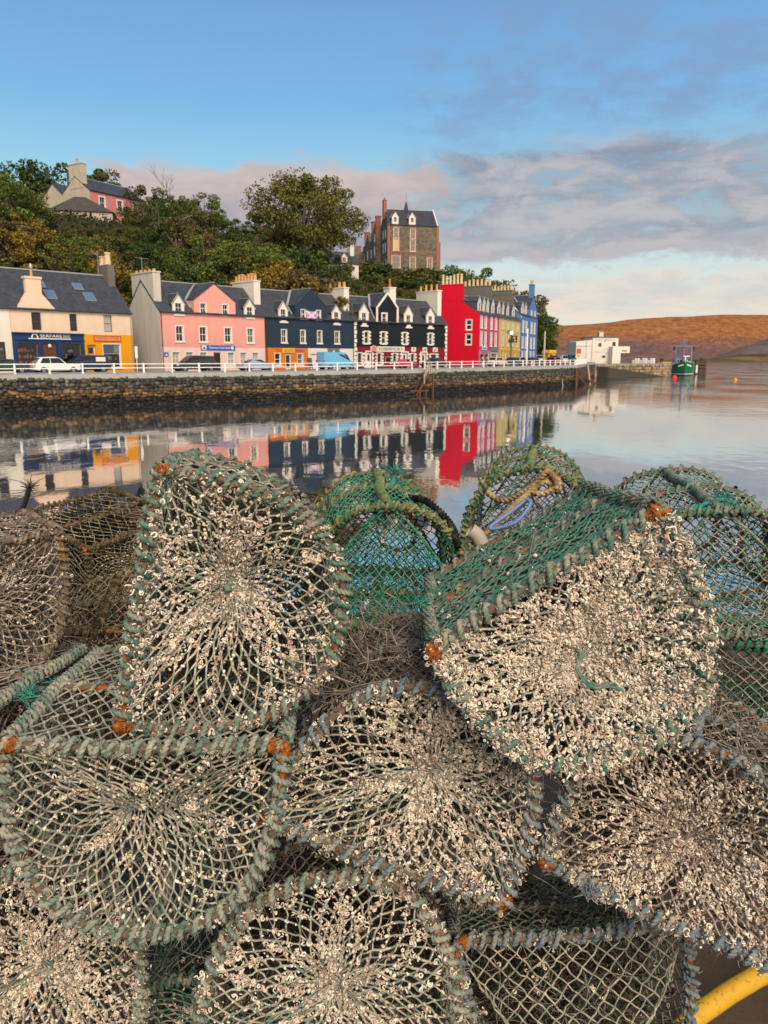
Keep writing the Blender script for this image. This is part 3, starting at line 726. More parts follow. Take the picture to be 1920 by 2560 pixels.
# ---------------------------------------------------------------- navy house
NAVY = harl('navy_harling', (.022,.038,.062), .3); ORNG = harl('orange_shopfront', (.66,.17,.025), .12); WHH = harl('white_harling', (.70,.66,.58), .2)
h = House('navy_house', 'dark navy harbour house with a flag between its gable windows above an orange shop', P1, P2, 3.2, 8, group=ROWG)
W1 = [(2.62,3.42,3.62,5.25), (5.83,6.6,3.62,5.25), (8.8,9.55,3.62,5.25), (12.0,12.8,3.62,5.25)]
h.facade('upper_wall', 0, h.L, 2.9, EV, W1, NAVY)
G = [(5.98,6.72,6.55,8.0), (8.65,9.4,6.55,8.0)]
G2 = [(a,b,EV,d) for a,b,c,d in G]; 
h.facade('gable_wall', 4.95, 10.58, EV, 8.5, G2, NAVY, tri=(7.6,10.75), y=-.004)
for q in G2: h.window(*q, sur=1, sw=.08, y=-.004)
for q in W1: h.window(*q, sur=1, sw=.1)
for q in W1:
    pass
OW = [(1.4,2.3,.66,2.15), (5.2,6.1,.66,2.1)]
h.facade('orange_shopfront', 0, 7.05, 0, 2.9, OW+[(3.15,4.15,0,2.2)], ORNG, y=-.01)
for q in OW: h.window(*q, sur=1, sw=.08, mull=(0,1), y=-.01)
h.door(3.15, 4.15, 0, 2.2, WHITE, lite=(.2,.3,.25))
h.facade('white_shopfront', 7.06, h.L, 0, 2.9, [(9.3,14.0,.75,2.1), (7.5,8.6,0,2.15)], WHH, y=-.008)
h.door(7.5, 8.6, 0, 2.15, CREAMW); room(h, 9.3, 14., .75, 2.1, 1.2, [(.5,.5,.5),(.3,.3,.35),(.4,.2,.1)], 14, 4)
h.window(9.3, 14.0, .75, 2.1, mull=(3,0), pane=clear_glass(), y=-.008, sill=False)
a = text_mesh('TO', .5, plain('sign_red', (.55,.03,.03)), h.o, (2.05,-.04,2.52), width=.95)
mb = MB(); mb.box(2.65,4.75,-.07,-.02,2.25,2.86); sb = mb.build('shop_sign', plain('sign_yellow', (.72,.42,.01)), h.o)
text_mesh('BER', .42, plain('sign_dull_yellow', (.50,.24,.01)), sb, (3.7,-.09,2.55), width=1.6)
text_mesh('MORY', .5, plain('sign_purple', (.13,.05,.28)), h.o, (5.6,-.04,2.52), width=1.6)
sg = h.sign(10.55, 12.8, 2.1, 2.88, plain('sign_grey', (.13,.14,.14)), y=-.08)
mb = MB(); mb.tube([(11.67,-.10,2.42),(11.67,-.082,2.42)], .2, 12); mb.prism([(11.6,2.6),(11.74,2.6),(11.67,2.76)], -.1, -.082); mb.build('sign_emblem', CREAMW, sg)
h.shell(EV, RI, NAVY); h.roof(EV, RI); h.gable_roof(4.95, 10.58, 8.5, 7.6, 10.75, 4.0, NAVY, EV)
h.dormer(2.25, 3.75, 6.6, 7.9, 8.95, win=(2.6,3.4,6.45,7.95), sill=6.35)
h.dormer(11.55, 13.15, 6.6, 7.9, 8.9, win=(11.95,12.75,6.45,7.95), sill=6.35)
h.chimney(15.0, 16.0, 1.4, 6.4, 6.0, 11.45, CREAMW, 5, POT, .8, .24, 'y')
mb = MB(); mb.slab([(9.6,2.0,9.0),(10.4,2.0,9.0),(10.4,2.6,9.6),(9.6,2.6,9.6)], .05); 
h.downpipe(.12, 0, EV, BLACKP); h.downpipe(15.45, 0, EV, BLACKP)
mb = MB(); mb.tube([(14.8,5.0,10.5),(14.8,5.0,12.9)],.03,6); mb.bar((13.6,5.0,12.7),(15.6,5.0,12.7),.03)
for i in range(7): mb.bar((13.8+i*.26,4.7,12.7),(13.8+i*.26,5.3,12.7),.018)
mb.build('aerial', METAL, h.o)
# flag draped between the gable windows
mb = MB(); N_ = 10
fl = lambda i, j: (6.85+1.85*i/N_, -.06-.03*math.sin(i*1.1+j), 6.75+1.08*j/6+.10*(abs(i-N_/2)/(N_/2))**2*(1 if j > 3 else -1))
for i in range(N_):
    for j in range(6):
        a = abs((i+.5)/N_-(j+.5)/6) < .12 or abs((i+.5)/N_-1+(j+.5)/6) < .12; b = abs((i+.5)/N_-.5) < .09 or abs((j+.5)/6-.5) < .12
        mb.poly([fl(i,j),fl(i+1,j),fl(i+1,j+1),fl(i,j+1)], 1 if a else (2 if b else 0))
tag(mb.build('flag', [plain('flag_lilac', (.42,.36,.58)), plain('flag_white', (.68,.62,.68)), plain('flag_pink', (.55,.25,.36))], None), 'faded flag with a diagonal cross hung between the navy gable windows', 'flag')
f_o = COL.objects['flag']; f_o.location = h.o.location; f_o.rotation_euler = h.o.rotation_euler
# ---------------------------------------------------------------- black house
BLK = harl('black_harling', (.013,.016,.02), .05); MAR = harl('maroon_shopfront', (.20,.012,.03), .15)
h = House('black_house', 'black harbour house with white quoins above a maroon hotel ground floor', P2, P3, 3.3, 8, group=ROWG)
EV = 6.75
W1 = [(1.9,2.7,3.62,5.28), (5.2,6.0,3.62,5.28), (9.5,10.25,3.62,5.28), (14.95,15.7,3.62,5.28)]
h.facade('upper_wall', 0, h.L, 3.1, EV, W1, BLK)
G = [(5.3,6.15,EV+.0,7.95)]
h.facade('gable_wall', 4.25, 8.3, EV, 8.9, G, BLK, tri=(6.28,10.9), y=-.004)
for q in W1: h.window(*q, sur=1, quoin=True, mull=(0,1), sw=.14)
h.window(*G[0], sur=1, mull=(0,1), y=-.004, sw=.18)
GW = [(.6,1.4,.5,2.2), (4.35,5.15,.55,2.2), (7.45,8.2,.65,2.15), (11.1,11.9,.55,2.15), (15.4,16.7,.95,2.1)]
DW = [(2.2,3.3,0,2.35), (9.3,10.4,0,2.3), (13.3,14.4,0,2.3)]
h.facade('lower_wall', 0, h.L, 0, 3.1, GW+DW, MAR, y=-.01)
for q in GW: h.window(*q, sur=1, quoin=True, mull=(0,0), y=-.01)
for q in DW: h.door(*q, WHITE, lite=(.35,1.1,.35)); 
for a, b, c, d in DW:
    mb = MB()
    for e in (a-.2, b+.02): mb.box(e,e+.18,-.05,.02,0,d+.15)
    mb.box(a-.2,b+.2,-.055,.02,d+.02,d+.2)
    for i in range(4):
        for e in (a-.42, b+.21): mb.box(e,e+.21,-.05,.02,.1+i*.6,.42+i*.6,bev=.03)
    mb.build('door_surround', WHITE, h.o)
mb = MB()
for e, w_ in ((-.02,.36), (h.L-.36,.38)):
    for i in range(11):
        z = .05+i*.61; k = .0 if i % 2 else .14
        mb.box(e+(0 if e < 1 else -k), e+w_+(k if e < 1 else 0), -.06, .03, z, z+.5, bev=.03)
mb.build('quoins', WHITE, h.o)
sg = h.sign(3.0, 9.75, 2.42, 3.2, CREAMW, y=-.09); text_mesh('TOBERMORY', .62, plain('sign_dark', (.06,.05,.05)), sg, (6.9,-.1,2.8), width=4.9)
mb = MB(); mb.box(-.4,.4,-.02,.02,-.4,.4); fg = mb.build('hanging_sign', plain('sign_pale_red', (.62,.22,.22)), h.o, (3.55,-.3,2.9)); fg.rotation_euler = (0,R(14),R(-15))
text_mesh('H', .6, plain('sign_red', (.55,.03,.03)), fg, (0,-.03,0))
for a, b in ((11.15,12.1), (13.55,14.5), (15.8,16.8)):
    q = h.sign(a, b, 2.45, 3.15, CREAMW, y=-.08)
    mb = MB(); m_ = (a+b)/2
    if a < 12: mb.box(m_-.05,m_+.05,-.1,-.082,2.6,3.0); mb.box(m_-.18,m_+.18,-.1,-.082,2.9,3.0)
    elif a < 14: mb.tube([(m_-.35,-.09,2.7),(m_,-.09,2.85),(m_+.3,-.09,2.75)], [.02,.12,.03], 6)
    else: mb.tube([(m_-.2,-.09,2.6),(m_,-.09,2.85),(m_+.25,-.09,3.02)], [.1,.07,.02], 6)
    mb.build('sign_emblem', plain('sign_dark', (.06,.05,.05)), q)
mb = MB(); mb.box(5.9,6.98,-.06,-.02,.82,1.72); q = mb.build('notice_board', plain('notice_grey', (.32,.30,.28)), h.o)
mb = MB(); mb.box(6.0,6.88,-.075,-.062,.92,1.62); mb.build('pane', GLASS, q)
h.shell(EV, RI, BLK); h.roof(EV, RI); h.gable_roof(4.25, 8.3, 8.9, 6.28, 10.9, 4.0, BLK, EV)
mb = MB()
for a, k in ((4.25,1),(8.3,-1)):
    mb.bar((a,-.14,8.82),(6.28,-.14,10.98),.1,.3); mb.box(a-.17,a+.17,-.1,-.006,EV-.1,8.9)
mb.build('bargeboard', CREAMW, h.o)
for d0 in (1.0, 9.75, 14.4):
    h.dormer(d0, d0+1.75, 6.7, 8.1, 9.25, win=(d0+.48,d0+1.27,6.5,7.95), sill=6.2, eave=EV)
h.chimney(9.6, 10.9, 3.3, 4.7, 9.3, 12.1, CREAMW, 1, paint('red_pot', (.45,.12,.05)), 1.3, .2)
h.chimney(18.1, 18.95, 1.4, 6.4, 6.0, 12.0, CREAMW, 4, POT, 1.0, .2, 'y')
# ---------------------------------------------------------------- cream house with two shops
C0, C1 = (-38.2,79.9), (-28.6,89.8); EV = 6.45
CRM = harl('cream_harling', (.70,.53,.38), .26)
h = House('cream_house', 'cream harbour house with a chimney gablet above blue and orange shop fronts', C0, C1, 3.2, 9, group=ROWG)
W1 = [(2.62,3.6,4.34,6.15), (6.62,7.42,4.34,6.15), (10.45,11.4,4.36,6.15)]
h.facade('upper_wall', .5, h.L, 4.05, EV, W1, CRM)
BRN = plain('brown_frame', (.09,.035,.02), .5)
for i, q in enumerate(W1): h.window(*q, frame=BRN, sur=None, sill=False, mull=(0,1), pane=CURTAIN if i == 2 else GLASS, plain_rev=True)
NB_ = paint('shop_navy', (.008,.035,.11), .5, .15, 2, .2)
h.facade('blue_shopfront', .5, 8.05, 0, 4.05, [(.95,2.98,.7,3.02), (3.5,5.02,0,3.02), (5.58,7.6,.7,3.02)], NB_, y=-.015)
mb = MB(); mb.box(.5,8.05,-.12,-.02,3.32,3.45); mb.box(.5,8.05,-.2,-.02,3.98,4.1)
for u in (.5,3.05,5.1,7.68): mb.box(u,u+.34,-.07,-.018,0,3.3)
mb.build('shopfront_trim', NB_, h.o)
room(h, .95, 2.98, .7, 3.02, 1.3, [(.62,.25,.02),(.5,.08,.08),(.55,.5,.42),(.3,.35,.4),(.6,.12,.1),(.05,.06,.1),(.5,.35,.1)], 46, 3)
room(h, 5.58, 7.6, .7, 3.02, 1.3, [(.5,.5,.45),(.06,.06,.06),(.3,.3,.25),(.6,.45,.1)], 16, 5, back=(.012,.012,.012))
for q in ((.95,2.98,.7,3.02), (5.58,7.6,.7,3.02)): h.window(*q, frame=plain('timber_frame', (.22,.10,.05)), sur=None, sill=False, mull=(0,0), pane=clear_glass(), y=-.015)
h.door(3.5, 5.02, 0, 3.02, plain('brown_door', (.11,.038,.022), .5), y=.12, frame=NB_)
mb = MB(); mb.box(4.1,4.4,-.1,.05,2.6,2.95,bev=.05); mb.build('wall_lamp', plain('lamp_cream', (.75,.68,.5)), h.o)
sg = text_mesh('SEAFARE', .5, WHITE, h.o, (4.45,-.1,3.76), name='shop_lettering', width=2.3, ext=.02)
mb = MB()
for i in range(10):
    a, b = PI*i/10, PI*(i+1)/10; mb.bar((2.75-.3*math.cos(a),-.1,3.55+.42*math.sin(a)),(2.75-.3*math.cos(b),-.1,3.55+.42*math.sin(b)),.06,.12)
mb.box(2.1,6.55,-.13,-.03,3.44,3.54); mb.build('sign_emblem', WHITE, h.o)
mb = MB()
for r_ in range(3):
    for q in range(7): mb.box(5.72+q*.11,5.72+q*.11+.08,-.11,-.03,3.62+r_*.12,3.69+r_*.12)
mb.build('small_lettering', plain('letter_grey', (.45,.48,.52)), h.o)
OR2 = harl('amber_shopfront', (.72,.30,.008), .10)
h.facade('orange_shopfront', 8.06, h.L, 0, 4.05, [(8.35,9.3,0,2.95), (10.15,12.15,.5,3.02)], OR2, y=-.012, rev=.3)
h.door(8.35, 9.3, 0, 2.95, OR2, y=.25, lite=(.2,2.0,.3)); h.window(10.15, 12.15, .5, 3.02, frame=WHITE, sur=1, sw=.08, mull=(0,0), pane=clear_glass(), y=-.012)
room(h, 10.15, 12.15, .5, 3.02, 1.4, [(.4,.35,.3),(.2,.06,.05),(.5,.5,.5),(.12,.1,.08)], 30, 9, y=.3)
mb = MB(); mb.box(10.22,12.08,.2,.22,1.95,2.05); mb.box(10.25,11.5,.22,.235,2.1,2.92,1); mb.box(11.52,12.05,.22,.235,2.1,2.92,2); mb.build('window_poster', [WHITE, plain('poster_blue', (.10,.17,.28)), plain('poster_grey', (.45,.46,.47))], h.o)
sg = h.sign(9.1, 12.3, 3.34, 3.95, plain('sign_amber', (.62,.32,.06)), y=-.09, border=plain('sign_red', (.55,.03,.03)))
text_mesh('TOBERMORY GIFT SHOP', .34, plain('sign_red', (.55,.03,.03)), sg, (10.7,-.1,3.645), width=2.75)
mb = MB(); mb.prism([(1.18,EV),(5.25,EV),(3.9,8.05),(3.9,9.5),(2.3,9.5),(2.3,8.05)], -.005, .5); mb.box(2.2,4.0,-.08,.75,9.5,9.72); mb.build('chimney_gablet', CRM, h.o)
mb = MB(); mb.tube([(3.1,.3,9.72),(3.1,.3,10.45),(3.1,.3,10.5)], [.14,.12,.12], 8); mb.tube([(3.1,.3,10.5),(3.1,.3,10.7),(3.1,.3,11.0)], [.2,.24,.1], 8, 1); mb.build('chimney_pot', [POT, METAL], h.o)
h.shell(EV, 4.25, WHH, u0=.5); h.roof(EV, 4.25, u0=-3.2); 
h.gable_roof(1.18, 5.25, EV, 3.15, 8.95, 2.7, CRM, EV, lead=False, y0=.3)
for a, b, c, d in ((4.4,5.4,8.78,9.45), (4.9,6.0,7.54,8.47), (8.55,9.6,8.79,9.48), (9.2,10.35,7.55,8.47)):
    k = 4.25/4.5; y0_, y1_ = (c-EV)/k, (d-EV)/k; mb = MB()
    n = Vector((0,-k,1)).normalized()*.1
    pts = [Vector((a,y0_,c+.12))+n, Vector((b,y0_,c+.12))+n, Vector((b,y1_,d+.12))+n, Vector((a,y1_,d+.12))+n]
    mb.slab(pts, .16); mb.slab([p+n*.25+(Vector((.09,0,0)) if i in (0,3) else Vector((-.09,0,0))) for i, p in enumerate(pts)], .02, 1)
    mb.bar(pts[0]-n*.3, pts[1]-n*.3, .14, .12)
    mb.build('skylight', [plain('skylight_frame', (.20,.21,.20)), plain('skylight_glass', (.10,.16,.26), .1)], h.o)
DKST = harl('dark_stone_stack', (.14,.125,.11), .3)
h.chimney(12.9, 13.75, 3.2, 5.8, 8.5, 12.0, DKST, 2, POTB, 1.25, .36, 'y', cap=False)
mb = MB(); mb.tube([(12.5,4.6,10.4),(12.5,4.6,13.4)], .03, 6); mb.bar((11.6,4.6,13.2),(13.3,4.6,13.2),.03)
for i in range(8): mb.bar((11.7+i*.2,4.35,13.2),(11.7+i*.2,4.85,13.2),.015)
mb.bar((11.6,4.3,13.55),(11.6,4.9,12.9),.03); mb.build('aerial', METAL, h.o)
h.downpipe(13.6, 0, EV)
# neighbour at the left edge
h2 = House('whitewashed_house', 'off white house with a big shop window at the left edge of the harbour row', (-45.2,72.7), (-37.85,80.25), 3.2, 9, group=ROWG)
h2.facade('front_wall', 0, h2.L-.02, 0, 6.45, [(h2.L-2.6,h2.L-1.6,4.3,6.1), (h2.L-4.2,h2.L-.75,.9,3.1)], harl('offwhite_harling', (.72,.66,.55), .25))
h2.window(h2.L-2.6, h2.L-1.6, 4.3, 6.1, frame=BRN, sur=None, mull=(0,1), plain_rev=True)
h2.window(h2.L-4.2, h2.L-.75, .9, 3.1, frame=BLACKP, sur=None, mull=(0,0), pane=clear_glass()); room(h2, h2.L-4.2, h2.L-.75, .9, 3.1, 1.2, [(.6,.6,.58),(.3,.4,.35),(.5,.45,.4)], 24, 21, back=(.28,.30,.27))
h2.shell(6.45, 4.25, WHH); h2.roof(6.45, 4.25, u1=h2.L-3.)
# ---------------------------------------------------------------- red, yellow and blue houses at the bend
R0, R1, R2, R3 = (16.3,135), (21.2,145.7), (27.9,161.8), (34.3,176.7)
RED = harl('scarlet_harling', (.60,.004,.024), .16); CRIM = harl('crimson_harling', (.50,.06,.15), .15)
h = House('red_house', 'scarlet house whose windowless broad gable and tall chimney face the harbour', R0, R1, 3.5, 10.5, group=ROWG)
EV, RI = 8.75, 3.5
WW = [(.55,1.6), (2.95,4.0), (6.4,7.45), (9.2,10.25)]
WA = [(a,b,z0,z1) for a,b in WW for z0,z1 in ((3.5,5.8),(6.45,8.5))]
h.facade('front_wall', 0, h.L, 2.7, EV, WA, CRIM, rev=.12)
for q in WA: h.window(*q, rev=.12, sur=1, sw=.12, pane=CURTAIN)
h.facade('shopfront', 0, h.L, 0, 2.7, [(1.9,3.1,0,2.3), (4.4,5.8,.5,2.3), (7.2,11,.6,2.2)], harl('mauve_shopfront', (.42,.22,.26), .2))
h.door(1.9,3.1,0,2.3,WHITE); h.window(4.4,5.8,.5,2.3); h.window(7.2,11,.6,2.2,mull=(3,1),sur=1)
mb = MB()
for u in (1.0,3.5):
    for z in (.9,1.8): mb.sphere((u,-.3,z),.28,7,5)
mb.build('hanging_plant', plain('plant_green', (.02,.05,.015)), h.o)
sg = h.sign(1.3,4.3,2.7,3.35,plain('sign_pale_blue', (.45,.56,.66)),y=-.12); mb = MB(); mb.box(1.6,4.0,-.14,-.122,2.95,3.1); mb.build('faded_lettering', plain('letter_blue', (.1,.18,.4)), sg)
h.sign(6.6,10.8,2.55,3.2,plain('sign_green_grey', (.14,.19,.19)),y=-.12)
# broad gable: local x=0 plane, seen from the harbour
gb = House('gable', None, (16.3-8.6*.909,135+8.6*.416), R0, 0, .3); D_ = 10.5
bpy.data.objects.remove(gb.o); gb.o = h.o
mb = MB(); u = lambda k: (0, D_*(1-k), 0)
HO = [(8.1,9.1,3.6,5.35), (8.1,9.1,6.1,7.75)]
def gy(y): return D_-y
cells_y = sorted({0, D_, *[a for q in HO for a in (D_-q[1], D_-q[0])]}); cells_z = sorted({0, EV, *[a for q in HO for a in q[2:]]})
for a, b in zip(cells_y, cells_y[1:]):
    for c_, d_ in zip(cells_z, cells_z[1:]):
        if not any(D_-q[1] <= a and b <= D_-q[0] and q[2] <= c_ and d_ <= q[3] for q in HO): mb.poly([(0,a,c_),(0,a,d_),(0,b,d_),(0,b,c_)])
mb.poly([(0,0,EV),(0,D_,EV),(0,D_/2+1.8,EV+RI-1.3),(0,D_/2+1.8,EV+RI+.1),(0,D_/2-1.8,EV+RI+.1),(0,D_/2-1.8,EV+RI-1.3)])
for q in HO:
    a, b = D_-q[1], D_-q[0]
    mb.poly([(0,a,q[2]),(.2,a,q[2]),(.2,a,q[3]),(0,a,q[3])]); mb.poly([(0,b,q[2]),(0,b,q[3]),(.2,b,q[3]),(.2,b,q[2])]); mb.poly([(0,a,q[3]),(.2,a,q[3]),(.2,b,q[3]),(0,b,q[3])]); mb.poly([(0,a,q[2]),(0,b,q[2]),(.2,b,q[2]),(.2,a,q[2])])
mb.build('gable_wall', RED, h.o)
for q in HO:
    a, b = D_-q[1], D_-q[0]; mb = MB(); zc = (q[2]+q[3])/2
    for y0_, y1_, z0_, z1_ in ((a-.12,a,q[2]-.12,q[3]+.12),(b,b+.12,q[2]-.12,q[3]+.12),(a,b,q[3],q[3]+.12),(a,b,q[2]-.14,q[2])): mb.box(-.05,.02,y0_,y1_,z0_,z1_)
    for y0_, y1_, z0_, z1_ in ((a,a+.13,q[2],q[3]),(b-.13,b,q[2],q[3]),(a+.13,b-.13,q[3]-.13,q[3]),(a+.13,b-.13,q[2],q[2]+.13),(a+.13,b-.13,zc-.09,zc+.09)): mb.box(.05,.12,y0_,y1_,z0_,z1_)
    o = mb.build('window', WHITE, h.o); mb = MB(); mb.box(.10,.11,a+.05,b-.05,q[2]+.05,q[3]-.05); mb.build('pane', GLASS, o)
mb = MB(); mb.poly([(h.L,0,0),(h.L,D_,0),(h.L,D_,EV),(h.L,D_/2,EV+RI),(h.L,0,EV)]); mb.poly([(0,D_,0),(h.L,D_,0),(h.L,D_,EV),(0,D_,EV)]); mb.build('side_wall', CRIM, h.o)
h.roof(EV, RI, u0=.02)
h.chimney(-.03, 1.1, D_/2-2.0, D_/2+2.0, EV+RI-1.3, EV+4.85, RED, 6, POTB, 1.7, .24, 'y')
DW = paint('dormer_white', (.60,.58,.54), .5, .06)
def longdormers(h, us, eave, n=1):
    for a, b in us: h.dormer(a, b, eave+.35, eave+2.2, eave+3.0, y0=.7, deep=4.0, win=((a+.35),(b-.35),eave+.6,eave+1.9), mat=DW)
longdormers(h, [(1.2,2.9),(4.0,5.2),(6.3,7.5),(9.2,10.9)], EV)
YEL = harl('yellow_harling', (.58,.45,.15), .2)
h = House('yellow_house', 'pale yellow house with a hanging pub sign between the red and blue houses', R1, R2, 3.55, 8.6, group=ROWG)
WW = [(2.4,3.6), (6.2,7.4), (10.3,11.5), (14.4,15.6)]
WA = [(a,b,z0,z1) for a,b in WW for z0,z1 in ((3.6,5.95),(6.7,8.6))]
h.facade('front_wall', 0, h.L, 3.3, EV, WA, YEL, rev=.12)
PYW = paint('pale_yellow_frame', (.66,.58,.38), .5)
for q in WA: h.window(*q, rev=.12, sur=1, sw=.12, pane=CURTAIN, frame=PYW)
h.facade('ground_wall', 0, h.L, 0, 3.3, [(2,3.6,.8,2.6),(5,6.2,0,2.5),(8,9.6,.8,2.6),(12,13.6,.8,2.6)], harl('amber_harling', (.62,.38,.07), .15), y=-.01)
for q in ((2,3.6,.8,2.6),(8,9.6,.8,2.6),(12,13.6,.8,2.6)): h.window(*q, sur=1, frame=PYW)
h.door(5,6.2,0,2.5,WHITE)
h.shell(EV, RI, YEL); h.roof(EV, RI); longdormers(h, [(1.5,3.4),(5.,6.3),(8.6,10.2),(13.2,15.)], EV)
h.chimney(-.4,.5, 1.6, 7.0, 9.0, 14.2, DKST, 7, POTB, 1.1, .24, 'y'); h.chimney(16.9,17.8, 1.6, 7.0, 9.0, 14.0, DKST, 7, POTB, 1.0, .24, 'y')
mb = MB(); mb.bar((8.6,0,5.9),(8.6,-1.7,5.9),.05); mb.bar((8.6,-.9,5.6),(8.6,-.9,5.9),.03); mb.box(8.55,8.65,-1.5,-.3,4.3,5.6); q = mb.build('pub_sign', BLACKP, h.o)
mb = MB(); mb.tube([(8.53,-.9,5.2),(8.545,-.9,5.2)],.28,10); mb.box(8.53,8.545,-1.3,-.5,4.5,4.8); mb.build('sign_emblem', plain('sign_amber', (.62,.32,.06)), q)
h.sign(6.2,9.8,6.05,6.6,plain('sign_green_grey', (.14,.19,.19)),y=-.14)
mb = MB()
for i in range(18): mb.sphere((.5+i*.95,-.25,3.1-.14*math.sin(i*PI/3)**2),.09,6,4)
mb.build('string_lights', plain('bulb_cream', (.8,.66,.35)), h.o)
BLU = harl('blue_harling', (.085,.19,.38), .14)
h = House('blue_house', 'tall blue house with a chimney topped gable at the far end of the row', R2, R3, 3.7, 9, group=ROWG)
EV, RI = 10.0, 3.2
WW = [(1.8,3.0), (4.7,5.9), (9.6,10.8), (12.6,13.8)]
WA = [(a,b,z0,z1) for a,b in WW for z0,z1 in ((.7,2.6),(3.3,5.5),(6.5,8.7))]
h.facade('front_wall', 0, h.L, 0, EV, WA, BLU, rev=.12)
for q in WA: h.window(*q, rev=.12, sur=1, sw=.14, pane=CURTAIN)
GA = [(9.2,10.2,10.0,11.2), (12.4,13.4,10.0,11.2)]
h.facade('gable_wall', 7.0, 15.3, EV, 11.5, GA, BLU, y=-.004, rev=.12, tri=(11.2,14.4))
for q in GA: h.window(*q, rev=.12, y=-.004, sur=1)
h.shell(EV, RI, BLU); h.roof(EV, RI); h.gable_roof(7.0, 15.3, 11.5, 11.2, 14.4, 4.5, BLU, EV)
h.chimney(10.4,12.0,-.02,.9,13.2,16.6,BLU,2,POT,.9,.24)
h.chimney(-.6,.4,1.8,7.2,9.5,14.6,DKST,8,POTB,1.0,.24,'y')
h.dormer(1.5,3.3,10.2,11.7,12.5,y0=.2,deep=3,win=(1.9,2.9,10.3,11.5),mat=DW); h.dormer(4.4,6.2,10.2,11.7,12.5,y0=.2,deep=3,win=(4.8,5.8,10.3,11.5),mat=DW)
mb = MB(); mb.bar((.2,-.05,9.3),(.2,1.9,11.9),.12,.5); mb.build('skew', CREAMW, h.o)

# ---------------------------------------------------------------- buildings on the hill
HPK = harl('hill_pink_harling', (.60,.22,.19), .15); CRG = harl('weathered_cream_harling', (.52,.45,.33), .55)
a = at(690/2.592, 360+420/2.592, 158)  # reading of its front corner
Pc = Vector((-56.8,157.5)); dd = Vector((.52,.854)); zb = 29.3
h = House('pink_hill_house', 'pink house with a cream gable high among the trees on the hill', Pc, Pc+dd*13.2, zb, 8)
WA = [(2.3,3.5,4.5,6.5), (6.6,7.8,4.5,6.5), (10.6,11.7,4.5,6.5), (3.0,4.0,-.4,1.9), (6.2,7.4,.3,2.4), (10,11.2,.3,2.4)]
h.facade('front_wall', 0, h.L, -4, 7.4, WA, HPK); [h.window(*q, sur=1, sw=.24) for q in WA]
mb = MB(); D_ = 8
for u in (0, h.L): mb.poly([(u,.0,-4),(u,D_,-4),(u,D_,7.4),(u,D_/2,10.2),(u,.0,7.4)])
mb.poly([(0,D_,-4),(h.L,D_,-4),(h.L,D_,7.4),(0,D_,7.4)]); mb.build('gable_wall', CRG, h.o)
h.roof(7.4, 2.8); h.chimney(-.05,1.1,D_/2-2.2,D_/2+1.6,8.0,12.4,CRG,1,POT,.9,.25,'y')
mb = MB(); mb.box(.6,8,D_+.01,D_+7.4,-4,7.2); mb.poly([(.6,D_+.01,7.2),(.6,D_+7.4,7.2),(.6,D_+3.7,10.0)]); mb.poly([(8,D_+.01,7.2),(8,D_+7.4,7.2),(8,D_+3.7,10.0)]); mb.build('rear_wing', CRG, h.o)
mb = MB(); mb.slab([(.4,D_,7.2),(8.2,D_,7.2),(8.2,D_+3.7,10.1),(.4,D_+3.7,10.1)],.12); mb.slab([(.4,D_+7.6,7.1),(8.2,D_+7.6,7.1),(8.2,D_+3.7,10.1),(.4,D_+3.7,10.1)],.12); mb.build('rear_roof', SLATE, h.o)
h2 = House('hillside_outbuilding', 'low cream outbuilding with a brown hipped roof below the pink hill house', (-61.5,149.5), (-50.8,152.0), 28.6, 7, cat='outbuilding')
mb = MB(); mb.box(0,h2.L,0,7,-4,3.0); mb.build('wall', CRG, h2.o)
mb = MB(); L_ = h2.L; mb.poly([(-.3,-.3,2.95),(L_+.3,-.3,2.95),(L_-5,3.5,6.1),(4.,3.5,6.1)]); mb.poly([(L_+.3,7.3,2.95),(-.3,7.3,2.95),(4.,3.5,6.1),(L_-5,3.5,6.1)]); mb.poly([(-.3,7.3,2.95),(-.3,-.3,2.95),(4.,3.5,6.1)]); mb.poly([(L_+.3,-.3,2.95),(L_+.3,7.3,2.95),(L_-5,3.5,6.1)])
mb.build('roof', slate('brown_slate', (.075,.06,.05)), h2.o)
mb = MB(); mb.box(5.5,9.5,-.04,-.01,-.2,.9); mb.build('window', GLASS, h2.o)
# hotel
t = NT('dark_whinstone'); v = t.coord(); tcn = t.add('ShaderNodeTexCoord'); sp_ = t.add('ShaderNodeSeparateXYZ'); t.link(tcn.outputs['Object'], sp_.inputs[0]); cb_ = t.add('ShaderNodeCombineXYZ'); t.link(t.math('ADD', sp_.outputs[0], sp_.outputs[1]), cb_.inputs[0]); t.link(sp_.outputs[2], cb_.inputs[1])
bk = t.add('ShaderNodeTexBrick', Scale=1.); bk.inputs['Color1'].default_value = (.12,.10,.078,1); bk.inputs['Color2'].default_value = (.26,.21,.16,1); bk.inputs['Mortar'].default_value = (.07,.062,.052,1); bk.inputs['Brick Width'].default_value = .8; bk.inputs['Row Height'].default_value = .36; bk.inputs['Mortar Size'].default_value = .05; t.link(cb_.outputs[0], bk.inputs['Vector'])
c = t.mix(.5, bk.outputs[0], t.mix(t.noise(v, .7, 6, .7), (.35,.33,.3), (1.5,1.45,1.35)), 'MULTIPLY'); WHIN = t.set(c, .9, 0, .2)
SAND = paint('red_sandstone', (.30,.125,.075), .85, .2, 1.5, .3); PNKW = paint('hotel_window_paint', (.62,.44,.36), .5)
HB = ground_at(968, 210, 30); H_d = Vector((.975,.22))
zb = 29.0
h = House('hotel', 'dark stone hotel with red sandstone trim standing above the town', (HB.x+.2,HB.y), Vector((HB.x+.2,HB.y))+H_d*14.3, zb, 9.5, cat='hotel'); h.o.scale = (.93,.93,.94)
EV, RI = 10.6, 4.7; sc = 14.3/128/6.9*6.9
px = lambda q: (q-600)/860*14.3
